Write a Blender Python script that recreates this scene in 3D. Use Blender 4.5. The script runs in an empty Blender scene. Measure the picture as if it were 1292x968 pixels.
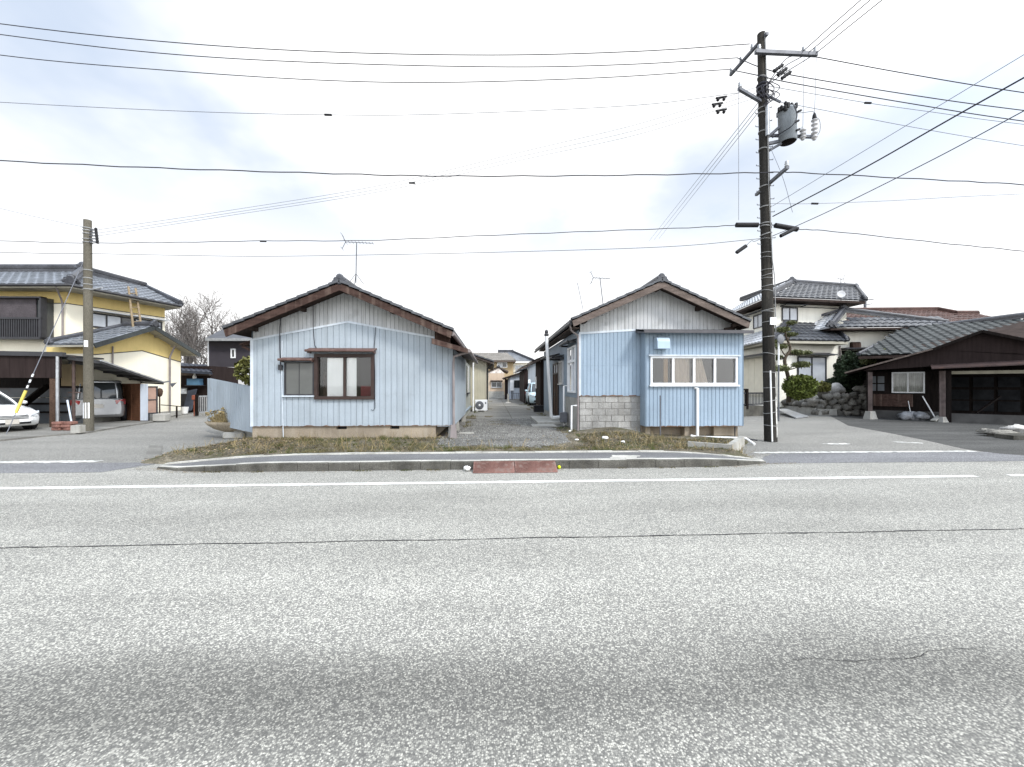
import bpy, math, random
from mathutils import Vector, Matrix, noise
random.seed(7)
R = math.radians
SC = bpy.context.scene
COL = SC.collection
# ------------------------------------------------------------------ camera model (used to turn measured angles into places)
F, CX, HZ, CH = 500.0, 646.0, 486.0, 1.7
YAW = math.atan(24 / 500)
SA, CA = math.sin(YAW), math.cos(YAW)


def ray(px, py):
    c, u = (px - CX) / F, (HZ - py) / F
    return Vector((SA + c * CA, CA - c * SA, u))


def pd(px, py, d):
    r = ray(px, py)
    return Vector((r.x * d, r.y * d, CH + r.z * d))


def onY(px, py, Y):
    r = ray(px, py)
    return pd(px, py, Y / r.y)


def onX(px, py, X):
    r = ray(px, py)
    return pd(px, py, X / r.x)


def onZ(px, py, z=0.0):
    r = ray(px, py)
    return pd(px, py, (z - CH) / r.z)


# ------------------------------------------------------------------ materials
MATS = {}


def nodes(m):
    m.use_nodes = True
    nt = m.node_tree
    nt.nodes.clear()
    return nt, nt.nodes, nt.links


def s2l(c):
    return tuple(((v / 12.92) if v <= 0.04045 else ((v + 0.055) / 1.055) ** 2.4) for v in c)


def rgb(r, g, b):
    return s2l((r / 255, g / 255, b / 255))


def pmat(name, col, rough=0.6, var=0.15, vscale=2.5, fine=0.0, fscale=60, bump=0.0, bscale=60, metal=0.0, spec=0.4,
         streak=0.0, streakcol=(0.1, 0.08, 0.06), island=0.0, rust=0.0, rustcol=(0.16, 0.07, 0.035), rustscale=5.0, rustlo=.56, stretch=None):
    """principled material with large patches, fine grain, run-down streaks and bump, all in object space"""
    if name in MATS:
        return MATS[name]
    m = bpy.data.materials.new(name)
    nt, N, L = nodes(m)
    out = N.new('ShaderNodeOutputMaterial')
    b = N.new('ShaderNodeBsdfPrincipled')
    L.new(b.outputs[0], out.inputs[0])
    b.inputs['Roughness'].default_value = rough
    b.inputs['Metallic'].default_value = metal
    b.inputs['Specular IOR Level'].default_value = spec if (rough < .5 or spec != 0.4) else (.2 if rough < .7 else .06)
    tc = N.new('ShaderNodeTexCoord')
    src = tc.outputs['Object']
    if stretch:
        mp = N.new('ShaderNodeMapping')
        mp.inputs['Scale'].default_value = stretch
        L.new(src, mp.inputs[0])
        ssrc = mp.outputs[0]
    else:
        ssrc = src

    def noise_n(scale, detail=4, s=None):
        n = N.new('ShaderNodeTexNoise')
        n.inputs['Scale'].default_value = scale
        n.inputs['Detail'].default_value = detail
        L.new(s if s is not None else ssrc, n.inputs['Vector'])
        return n.outputs['Fac']

    def mul(colsock, facsock, lo, hi):
        mr = N.new('ShaderNodeMapRange')
        mr.inputs['From Min'].default_value = 0.3
        mr.inputs['From Max'].default_value = 0.7
        mr.inputs['To Min'].default_value = lo
        mr.inputs['To Max'].default_value = hi
        L.new(facsock, mr.inputs[0])
        vm = N.new('ShaderNodeVectorMath')
        vm.operation = 'SCALE'
        L.new(colsock, vm.inputs[0])
        L.new(mr.outputs[0], vm.inputs['Scale'])
        return vm.outputs[0]

    c = N.new('ShaderNodeRGB')
    c.outputs[0].default_value = (*col, 1)
    cs = c.outputs[0]
    if var:
        cs = mul(cs, noise_n(vscale, 5), 1 - var, 1 + var)
    if fine:
        cs = mul(cs, noise_n(fscale, 2), 1 - fine, 1 + fine)
    if island:
        g = N.new('ShaderNodeNewGeometry')
        mr = N.new('ShaderNodeMapRange')
        mr.inputs['To Min'].default_value = 1 - island
        mr.inputs['To Max'].default_value = 1 + island
        L.new(g.outputs['Random Per Island'], mr.inputs[0])
        vm = N.new('ShaderNodeVectorMath')
        vm.operation = 'SCALE'
        L.new(cs, vm.inputs[0])
        L.new(mr.outputs[0], vm.inputs['Scale'])
        cs = vm.outputs[0]

    def over(cs, facsock, lo, hi, amt, colr):
        mr = N.new('ShaderNodeMapRange')
        mr.inputs['From Min'].default_value = lo
        mr.inputs['From Max'].default_value = hi
        mr.inputs['To Max'].default_value = amt
        L.new(facsock, mr.inputs[0])
        mx = N.new('ShaderNodeMix')
        mx.data_type = 'RGBA'
        L.new(mr.outputs[0], mx.inputs['Factor'])
        L.new(cs, mx.inputs['A'])
        mx.inputs['B'].default_value = (*colr, 1)
        return mx.outputs['Result']

    if streak:
        mp = N.new('ShaderNodeMapping')
        mp.inputs['Scale'].default_value = (9, 9, 0.55)
        L.new(src, mp.inputs[0])
        cs = over(cs, noise_n(1.0, 5, mp.outputs[0]), 0.5, 0.78, streak, streakcol)
    if rust:
        cs = over(cs, noise_n(rustscale, 8, src), rustlo, rustlo + .12, rust, rustcol)
    L.new(cs, b.inputs['Base Color'])
    if bump:
        bn = N.new('ShaderNodeBump')
        bn.inputs['Strength'].default_value = bump
        bn.inputs['Distance'].default_value = 0.02
        L.new(noise_n(bscale, 3), bn.inputs['Height'])
        L.new(bn.outputs[0], b.inputs['Normal'])
    MATS[name] = m
    return m


def asphalt(name, dark, light, scale=85, tracks=False, patch=0.12, tint=None, lscale=0.5):
    """old asphalt: small stones of random brightness, worn patches and (road) wheel tracks"""
    m = bpy.data.materials.new(name)
    nt, N, L = nodes(m)
    out = N.new('ShaderNodeOutputMaterial')
    b = N.new('ShaderNodeBsdfPrincipled')
    L.new(b.outputs[0], out.inputs[0])
    b.inputs['Roughness'].default_value = 0.85
    b.inputs['Specular IOR Level'].default_value = 0.25
    tc = N.new('ShaderNodeTexCoord')

    def vor(sc):
        v = N.new('ShaderNodeTexVoronoi')
        v.inputs['Scale'].default_value = sc
        L.new(tc.outputs['Object'], v.inputs['Vector'])
        return v

    def noi(sc, det=4, vec=None):
        n = N.new('ShaderNodeTexNoise')
        n.inputs['Scale'].default_value = sc
        n.inputs['Detail'].default_value = det
        L.new(vec or tc.outputs['Object'], n.inputs['Vector'])
        return n.outputs['Fac']

    def math_(op, a, bb):
        n = N.new('ShaderNodeMath')
        n.operation = op
        for i, v in enumerate((a, bb)):
            if isinstance(v, (int, float)):
                n.inputs[i].default_value = v
            else:
                L.new(v, n.inputs[i])
        return n.outputs[0]

    v1, v2 = vor(scale), vor(scale * 0.42)
    s1 = N.new('ShaderNodeSeparateColor')
    L.new(v1.outputs['Color'], s1.inputs[0])
    s2 = N.new('ShaderNodeSeparateColor')
    L.new(v2.outputs['Color'], s2.inputs[0])
    # stone brightness, darker binder between stones, a few big pale stones
    st = math_('POWER', s1.outputs[0], 1.7)
    gap = N.new('ShaderNodeMapRange')
    gap.inputs['From Min'].default_value = 0.25
    gap.inputs['From Max'].default_value = 0.75
    gap.inputs['To Min'].default_value = 1.0
    gap.inputs['To Max'].default_value = 0.25
    L.new(v1.outputs['Distance'], gap.inputs[0])
    st = math_('MULTIPLY', st, gap.outputs[0])
    big = N.new('ShaderNodeMapRange')
    big.inputs['From Min'].default_value = 0.86
    big.inputs['From Max'].default_value = 0.9
    big.inputs['To Max'].default_value = 0.55
    L.new(s2.outputs[1], big.inputs[0])
    near = N.new('ShaderNodeMapRange')
    near.inputs['From Min'].default_value = 0.45
    near.inputs['From Max'].default_value = 0.3
    L.new(v2.outputs['Distance'], near.inputs[0])
    bigm = math_('MULTIPLY', big.outputs[0], near.outputs[0])
    fac = math_('MAXIMUM', st, bigm)
    # wear
    mp = N.new('ShaderNodeMapping')
    mp.inputs['Scale'].default_value = (0.35, 1.4, 1)
    L.new(tc.outputs['Object'], mp.inputs[0])
    w = noi(lscale * 2, 6, mp.outputs[0])
    mr = N.new('ShaderNodeMapRange')
    mr.inputs['From Min'].default_value = 0.3
    mr.inputs['From Max'].default_value = 0.7
    mr.inputs['To Min'].default_value = 1 - patch
    mr.inputs['To Max'].default_value = 1 + patch
    L.new(w, mr.inputs[0])
    wear = mr.outputs[0]
    if tracks:
        sx = N.new('ShaderNodeSeparateXYZ')
        L.new(tc.outputs['Object'], sx.inputs[0])
        wob = math_('MULTIPLY', math_('SUBTRACT', noi(0.9, 3, mp.outputs[0]), 0.5), 0.9)
        y = math_('ADD', sx.outputs['Y'], wob)
        for cy, wd, amt in ((2.2, 0.36, 0.40), (1.2, 0.8, 0.15), (5.45, 0.35, 0.08), (6.5, 0.2, -0.03), (3.4, 0.5, -0.10)):
            dd = math_('DIVIDE', math_('SUBTRACT', y, cy), wd)
            g = math_('POWER', 2.718, math_('MULTIPLY', math_('MULTIPLY', dd, dd), -1.0))
            wear = math_('MULTIPLY', wear, math_('SUBTRACT', 1.0, math_('MULTIPLY', g, amt)))
    mx = N.new('ShaderNodeMix')
    mx.data_type = 'RGBA'
    L.new(fac, mx.inputs['Factor'])
    mx.inputs['A'].default_value = (*dark, 1)
    mx.inputs['B'].default_value = (*light, 1)
    vm = N.new('ShaderNodeVectorMath')
    vm.operation = 'SCALE'
    L.new(mx.outputs['Result'], vm.inputs[0])
    L.new(wear, vm.inputs['Scale'])
    L.new(vm.outputs[0], b.inputs['Base Color'])
    bn = N.new('ShaderNodeBump')
    bn.inputs['Strength'].default_value = 0.55
    bn.inputs['Distance'].default_value = 0.006
    L.new(v1.outputs['Distance'], bn.inputs['Height'])
    bn.invert = True
    L.new(bn.outputs[0], b.inputs['Normal'])
    MATS[name] = m
    return m


def glass(name, tint=(0.75, 0.8, 0.8), refl=0.16):
    m = bpy.data.materials.new(name)
    nt, N, L = nodes(m)
    out = N.new('ShaderNodeOutputMaterial')
    t = N.new('ShaderNodeBsdfTransparent')
    t.inputs[0].default_value = (*tint, 1)
    g = N.new('ShaderNodeBsdfGlossy')
    g.inputs['Roughness'].default_value = 0.03
    mx = N.new('ShaderNodeMixShader')
    fr = N.new('ShaderNodeFresnel')
    fr.inputs[0].default_value = 1.5
    ad = N.new('ShaderNodeMath')
    ad.operation = 'ADD'
    ad.inputs[1].default_value = refl - 0.06
    L.new(fr.outputs[0], ad.inputs[0])
    L.new(ad.outputs[0], mx.inputs[0])
    L.new(t.outputs[0], mx.inputs[1])
    L.new(g.outputs[0], mx.inputs[2])
    L.new(mx.outputs[0], out.inputs[0])
    MATS[name] = m
    return m


M = {}
M['road'] = asphalt('road_asphalt', (0.158, 0.155, 0.144), (0.69, 0.67, 0.59), 105, tracks=True)
M['street'] = asphalt('side_street_asphalt', (0.125, 0.122, 0.113), (0.47, 0.455, 0.41), 85, lscale=0.35)
M['patch'] = asphalt('dark_asphalt', (0.105, 0.105, 0.11), (0.38, 0.38, 0.38), 90)
M['drive'] = asphalt('driveway_asphalt', (0.045, 0.045, 0.043), (0.14, 0.137, 0.128), 75, patch=0.3)
M['walk'] = asphalt('sidewalk_asphalt', (0.10, 0.10, 0.103), (0.28, 0.28, 0.275), 110, patch=0.2)
M['gravel'] = asphalt('gravel_ground', (0.105, 0.102, 0.094), (0.28, 0.275, 0.255), 55, patch=0.3)
M['slab'] = asphalt('old_concrete_ground', (0.15, 0.145, 0.13), (0.27, 0.26, 0.24), 40, patch=0.3)
M['earth'] = pmat('earth', (0.11, 0.095, 0.065), 0.95, 0.4, 1.2, 0.4, 30, 0.5, 40)
M['verge'] = pmat('verge_earth', (0.125, 0.11, 0.082), 0.95, 0.45, 2.2, 0.55, 28, 0.8, 25, rust=.7, rustcol=(.075, .078, .04), rustscale=2.0, rustlo=.5)
M['white_paint'] = pmat('road_paint', (0.74, 0.735, 0.70), 0.7, 0.1, 3, 0.15, 60, 0.2, 90, rust=.75, rustcol=(.36, .355, .33), rustscale=14, rustlo=.55)
M['worn_paint'] = pmat('worn_road_paint', (0.66, 0.655, 0.62), 0.7, 0.1, 3, 0.2, 60, 0.2, 90, rust=.9, rustcol=(.31, .305, .285), rustscale=9, rustlo=.45)
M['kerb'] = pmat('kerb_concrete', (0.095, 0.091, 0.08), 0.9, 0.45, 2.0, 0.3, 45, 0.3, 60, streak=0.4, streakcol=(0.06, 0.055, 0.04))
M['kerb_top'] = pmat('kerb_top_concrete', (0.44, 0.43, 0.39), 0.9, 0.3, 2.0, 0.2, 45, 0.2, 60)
M['concrete'] = pmat('concrete', (0.36, 0.35, 0.32), 0.9, 0.25, 1.5, 0.12, 40, 0.2, 50, streak=0.35, streakcol=(0.14, 0.12, 0.09))
M['foundation'] = pmat('foundation_mortar', (0.28, 0.235, 0.18), 0.9, 0.3, 0.9, 0.12, 40, 0.2, 50, streak=0.3, streakcol=(0.45, 0.42, 0.36))
M['block'] = pmat('concrete_block_face', (0.31, 0.305, 0.29), 0.92, 0.3, 2.5, 0.25, 50, 0.5, 70, streak=0.35, streakcol=(0.18, 0.16, 0.13), island=0.08)
M['mortar'] = pmat('block_mortar', (0.25, 0.24, 0.225), 0.95, 0.3, 3)
M['siding'] = pmat('blue_siding', (0.345, 0.392, 0.432), 0.5, 0.11, 0.9, 0.04, 30, 0.12, 4, streak=0.5, streakcol=(0.235, 0.265, 0.285), rust=.35, rustcol=(.22, .24, .25), rustscale=2.2, rustlo=.6)
M['siding_up'] = pmat('faded_siding', (0.475, 0.485, 0.49), 0.6, 0.12, 1.1, 0.04, 30, 0.1, 4, streak=0.6, streakcol=(0.23, 0.23, 0.22), rust=.45, rustcol=(.28, .28, .27), rustscale=2.5, rustlo=.57)
M['siding_right'] = pmat('bright_blue_siding', (0.285, 0.362, 0.44), 0.5, 0.09, 0.9, 0.04, 30, 0.1, 4, streak=0.42, streakcol=(0.20, 0.255, 0.31), rust=.25, rustcol=(.22, .25, .28), rustscale=2.4, rustlo=.6)
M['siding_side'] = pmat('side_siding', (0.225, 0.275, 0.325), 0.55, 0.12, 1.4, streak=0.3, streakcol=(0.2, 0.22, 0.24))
M['trim_pale'] = pmat('pale_trim', (0.55, 0.60, 0.65), 0.5, 0.12, 3, streak=0.2)
M['rust'] = pmat('rusty_edge', (0.16, 0.10, 0.07), 0.9, 0.4, 12)
M['tile'] = pmat('grey_roof_tile', (0.058, 0.062, 0.07), 0.3, 0.3, 1.3, 0.25, 12, 0.1, 40, spec=0.5)
M['tile_pale'] = pmat('glazed_roof_tile', (0.15, 0.162, 0.18), 0.32, 0.3, 1.6, 0.25, 9, spec=0.7)
M['tile_sheen'] = pmat('painted_sheen_tile', (0.55, 0.57, 0.60), 0.3, 0.15, 1.6, 0.15, 9, spec=0.7)  # sky reflection on the left-facing slopes, painted into the tile colour
M['tile_dark'] = pmat('dark_roof_tile', (0.045, 0.047, 0.055), 0.42, 0.4, 1.5, 0.3, 12, spec=0.5)
M['tile_red'] = pmat('red_roof_tile', (0.085, 0.047, 0.039), 0.5, 0.3, 1.2, 0.25, 12)
M['tile_brown'] = pmat('brown_grey_roof_tile', (0.20, 0.185, 0.165), 0.55, 0.25, 1.0, 0.25, 12)
M['tile_green'] = pmat('green_grey_roof_tile', (0.045, 0.05, 0.05), 0.55, 0.25, 1.0, 0.25, 14)
M['maroon'] = pmat('weathered_maroon_wood', (0.058, 0.036, 0.030), 0.75, 0.35, 2.5, 0.3, 30, 0.3, 40, streak=0.3, streakcol=(0.35, 0.27, 0.22), stretch=(0.6, 4, 4))
M['greywood'] = pmat('weathered_grey_wood', (0.135, 0.108, 0.094), 0.8, 0.3, 2.5, 0.3, 30, 0.3, 40, stretch=(0.6, 4, 4))
M['darkwood'] = pmat('dark_brown_wood', (0.012, 0.009, 0.008), 0.7, 0.4, 2.5, 0.3, 25, 0.3, 40, stretch=(6, 6, 0.7))
M['brownwood'] = pmat('brown_wood', (0.07, 0.045, 0.033), 0.75, 0.35, 2.5, 0.3, 25, 0.2, 40)
M['black'] = pmat('black_rubber', (0.018, 0.018, 0.02), 0.6, 0.2, 5)
M['wire'] = pmat('wire_black', (0.03, 0.03, 0.04), 0.5, 0.0)
M['wire_thin'] = pmat('wire_grey', (0.2, 0.21, 0.24), 0.5, 0.0)
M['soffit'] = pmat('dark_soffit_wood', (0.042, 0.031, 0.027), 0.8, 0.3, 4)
M['awning'] = pmat('red_brown_awning', (0.125, 0.075, 0.065), 0.55, 0.2, 5, streak=0.3, streakcol=(0.4, 0.3, 0.26))
M['frame_brown'] = pmat('brown_window_frame', (0.045, 0.030, 0.026), 0.5, 0.2, 6)
M['frame_white'] = pmat('white_aluminium', (0.80, 0.81, 0.82), 0.4, 0.06, 4)
M['frame_silver'] = pmat('silver_aluminium', (0.5, 0.51, 0.52), 0.35, 0.08, 4, metal=0.4)
M['frame_dark'] = pmat('dark_aluminium', (0.03, 0.03, 0.034), 0.45, 0.2, 6)
M['glass'] = glass('window_glass', (0.985, 0.99, 0.985), 0.07)
M['frosted'] = pmat('frosted_glass', (0.10, 0.103, 0.097), 0.25, 0.12, 2, spec=0.6)
M['pane_dark'] = pmat('dark_window_glass', (0.03, 0.034, 0.036), 0.08, 0.3, 2, spec=0.7)
M['pane_pale'] = pmat('curtained_window_glass', (0.47, 0.5, 0.54), 0.2, 0.12, 2, spec=0.6)
M['curtain'] = pmat('white_curtain', (0.95, 0.95, 0.94), 0.9, 0.04, 3)
M['curtain_beige'] = pmat('beige_curtain', (0.42, 0.34, 0.27), 0.9, 0.2, 6, stretch=(9, 9, 0.6))
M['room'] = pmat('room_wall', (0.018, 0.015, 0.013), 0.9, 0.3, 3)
M['red_box'] = pmat('red_plastic', (0.14, 0.012, 0.018), 0.5, 0.1, 4)
M['pvc'] = pmat('white_pvc', (0.80, 0.80, 0.79), 0.45, 0.06, 4, streak=0.15, streakcol=(0.5, 0.47, 0.42))
M['pipe_grey'] = pmat('pinkish_grey_pipe', (0.24, 0.21, 0.205), 0.55, 0.15, 4)
M['galv'] = pmat('galvanised_metal', (0.42, 0.43, 0.44), 0.4, 0.2, 6, metal=0.5)
M['steel'] = pmat('grey_steel', (0.13, 0.135, 0.15), 0.5, 0.2, 6, metal=0.2)
M['pole_old'] = pmat('aged_pole_concrete', (0.034, 0.032, 0.029), 0.85, 0.4, 1.2, 0.25, 40, 0.2, 60, streak=0.3, streakcol=(0.17, 0.15, 0.12), stretch=(1, 1, 0.4))
M['pole_new'] = pmat('pole_concrete', (0.12, 0.11, 0.088), 0.85, 0.25, 1.2, 0.2, 40, 0.2, 60, stretch=(1, 1, 0.4))
M['band'] = pmat('pole_band', (0.27, 0.27, 0.265), 0.5, 0.2, 8)
M['poster'] = pmat('pale_poster_scraps', (0.55, 0.54, 0.51), 0.8, 0.4, 6)
M['transformer'] = pmat('transformer_grey', (0.24, 0.265, 0.29), 0.5, 0.15, 3, streak=0.2)
M['porcelain'] = pmat('white_porcelain', (0.45, 0.445, 0.45), 0.25, 0.1, 5)
M['beige'] = pmat('beige_siding', (0.50, 0.465, 0.36), 0.55, 0.08, 1.4, streak=0.25, streakcol=(0.28, 0.25, 0.18))
M['greywall'] = pmat('greyish_wall', (0.36, 0.37, 0.33), 0.7, 0.15, 1.4, streak=0.3)
M['yellow'] = pmat('yellow_stucco', (0.70, 0.545, 0.235), 0.85, 0.08, 1.2, 0.05, 40, 0.15, 60, streak=0.15, streakcol=(0.4, 0.3, 0.12))
M['cream'] = pmat('cream_wall', (0.84, 0.79, 0.65), 0.85, 0.06, 0.8, 0.03, 40, 0.1, 60, streak=0.1, streakcol=(0.6, 0.54, 0.4))
M['cream_white'] = pmat('cream_white_wall', (0.90, 0.875, 0.78), 0.85, 0.08, 0.8, 0.03, 40, 0.1, 60, streak=0.2, streakcol=(0.55, 0.51, 0.42))
M['tan'] = pmat('tan_stucco', (0.40, 0.31, 0.19), 0.9, 0.12, 0.8, streak=0.2)
M['pinktan'] = pmat('pink_tan_stucco', (0.52, 0.41, 0.31), 0.9, 0.12, 0.8, streak=0.2)
M['peel'] = pmat('peeling_gable_plaster', (0.72, 0.66, 0.6), 0.9, 0.2, 1.5, rust=0.9)
M['pale_blue'] = pmat('pale_blue_wall', (0.56, 0.61, 0.68), 0.6, 0.1, 1, streak=0.25)
M['greyblue'] = pmat('grey_blue_wall', (0.27, 0.295, 0.32), 0.6, 0.15, 1.2, streak=.3)
M['charcoal'] = pmat('charcoal_cladding', (0.055, 0.05, 0.058), 0.7, 0.1, 1)
M['white_wall'] = pmat('white_wall', (0.75, 0.74, 0.73), 0.8, 0.08, 1, streak=0.2, streakcol=(0.5, 0.48, 0.45))
M['brown_clad'] = pmat('dark_brown_cladding', (0.026, 0.0185, 0.0175), 0.7, 0.2, 2, stretch=(6, 6, .6))
M['metal_red'] = pmat('red_metal_roof', (0.066, 0.046, 0.043), 0.6, 0.3, 1.6, rust=0.2)
M['bluegrey_metal'] = pmat('blue_grey_sheet', (0.12, 0.13, 0.14), 0.5, 0.2, 2, rust=0.2)
M['shed_roof'] = pmat('navy_roof', (0.035, 0.042, 0.06), 0.45, 0.3, 2)
M['car_white'] = pmat('white_car_paint', (0.78, 0.79, 0.78), 0.15, 0.02, 1, spec=0.6)
M['car_silver'] = pmat('silver_car_paint', (0.42, 0.43, 0.44), 0.22, 0.03, 1, metal=0.6, spec=0.6)
M['car_blue'] = pmat('pale_blue_car_paint', (0.50, 0.64, 0.70), 0.15, 0.03, 1, spec=0.6)
M['headlight'] = pmat('headlight_glass', (0.62, 0.65, 0.68), 0.08, 0.2, 8, spec=0.9)
M['dim_curtain'] = pmat('dim_curtain', (.36, .37, .35), .9, .2, 4)
M['panel_shade'] = pmat('painted_shade_panel', (.018, .019, .021), .9, .4, 3)  # shade inside the garage, painted into the rear panels' colour
M['tail'] = pmat('tail_light_glass', (0.30, 0.05, 0.05), 0.1, 0.2, 8, spec=0.8)
M['plate'] = pmat('blank_plate', (0.5, 0.47, 0.42), 0.6, 0.05, 3)
M['chrome'] = pmat('chrome', (0.6, 0.6, 0.62), 0.12, 0.0, metal=0.9)
M['safety_yellow'] = pmat('yellow_guard', (0.66, 0.54, 0.12), 0.45, 0.08, 3)
M['redbrick'] = pmat('red_blocks', (0.20, 0.105, 0.085), 0.85, 0.25, 6, 0.2, 40)
M['ramp_red'] = pmat('red_brown_rubber', (0.165, 0.092, 0.078), 0.8, 0.3, 3.5, 0.25, 70, 0.4, 90, rust=.5, rustcol=(.22, .18, .16), rustscale=9, rustlo=.52)
M['blue_box'] = pmat('blue_plastic', (0.08, 0.17, 0.27), 0.5, 0.15, 3)
M['orange'] = pmat('orange_red_plastic', (0.24, 0.075, 0.045), 0.5, 0.1, 4)
M['lattice'] = pmat('red_brown_lattice', (0.125, 0.06, 0.035), 0.7, 0.2, 6)
M['pinkboard'] = pmat('pinkish_board', (0.36, 0.24, 0.19), 0.8, 0.15, 3)
M['ladder'] = pmat('bamboo_ladder', (0.22, 0.17, 0.11), 0.7, 0.3, 8)
M['bark'] = pmat('grey_bark', (0.15, 0.135, 0.125), 0.95, 0.3, 4, 0.2, 20)
M['bark_dark'] = pmat('dark_bark', (0.075, 0.06, 0.045), 0.95, 0.3, 4, 0.2, 20)
M['leaf_bright'] = pmat('bush_leaves', (0.085, 0.105, 0.022), 0.6, 0.35, 2.5, island=0.55)
M['leaf_dark'] = pmat('dark_conifer_leaves', (0.028, 0.043, 0.022), 0.65, 0.4, 2.5, island=0.5)
M['needle'] = pmat('pine_needles', (0.10, 0.11, 0.045), 0.65, 0.35, 2.5, island=0.5)
M['leaf_olive'] = pmat('olive_leaves', (0.12, 0.12, 0.035), 0.6, 0.4, 3.5, island=0.6)
M['dry'] = pmat('dry_stems', (0.24, 0.19, 0.10), 0.9, 0.3, 3, island=0.5)
M['grass'] = pmat('dull_grass', (0.125, 0.108, 0.055), 0.8, 0.45, 1.6, island=0.6, rust=.85, rustcol=(.07, .088, .03), rustscale=1.1, rustlo=.47)
M['litter'] = pmat('dead_leaf', (0.22, 0.17, 0.105), 0.85, 0.3, 3, island=0.65)
M['pebble'] = pmat('pebble', (0.215, 0.21, 0.195), 0.9, 0.3, 4, island=0.65)
M['rock'] = pmat('field_stone', (0.20, 0.19, 0.17), 0.9, 0.35, 2.0, 0.35, 22, 0.6, 18, island=0.4)
M['rock_pale'] = pmat('pale_stone', (0.46, 0.445, 0.42), 0.9, 0.25, 2.0, 0.2, 22, 0.4, 18)
M['rock_dark'] = pmat('gap_soil', (0.035, 0.032, 0.026), 0.95, 0.3, 3)
M['tarp'] = pmat('grey_tarp', (0.22, 0.225, 0.235), 0.45, 0.35, 4, 0.2, 14)
M['stone_basin'] = pmat('mossy_basin_concrete', (0.30, 0.255, 0.19), 0.95, 0.3, 2.5, 0.25, 30, 0.4, 30, streak=0.3)
M['sign_grey'] = pmat('sign_back', (0.17, 0.175, 0.185), 0.5, 0.1, 4)
M['ball'] = pmat('yellow_green_ball', (0.55, 0.62, 0.03), 0.8, 0.1, 9)
M['plastic_white'] = pmat('crumpled_white_plastic', (0.82, 0.82, 0.8), 0.5, 0.05, 4)


# ------------------------------------------------------------------ mesh builder
ROOTLOC = {}


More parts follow.
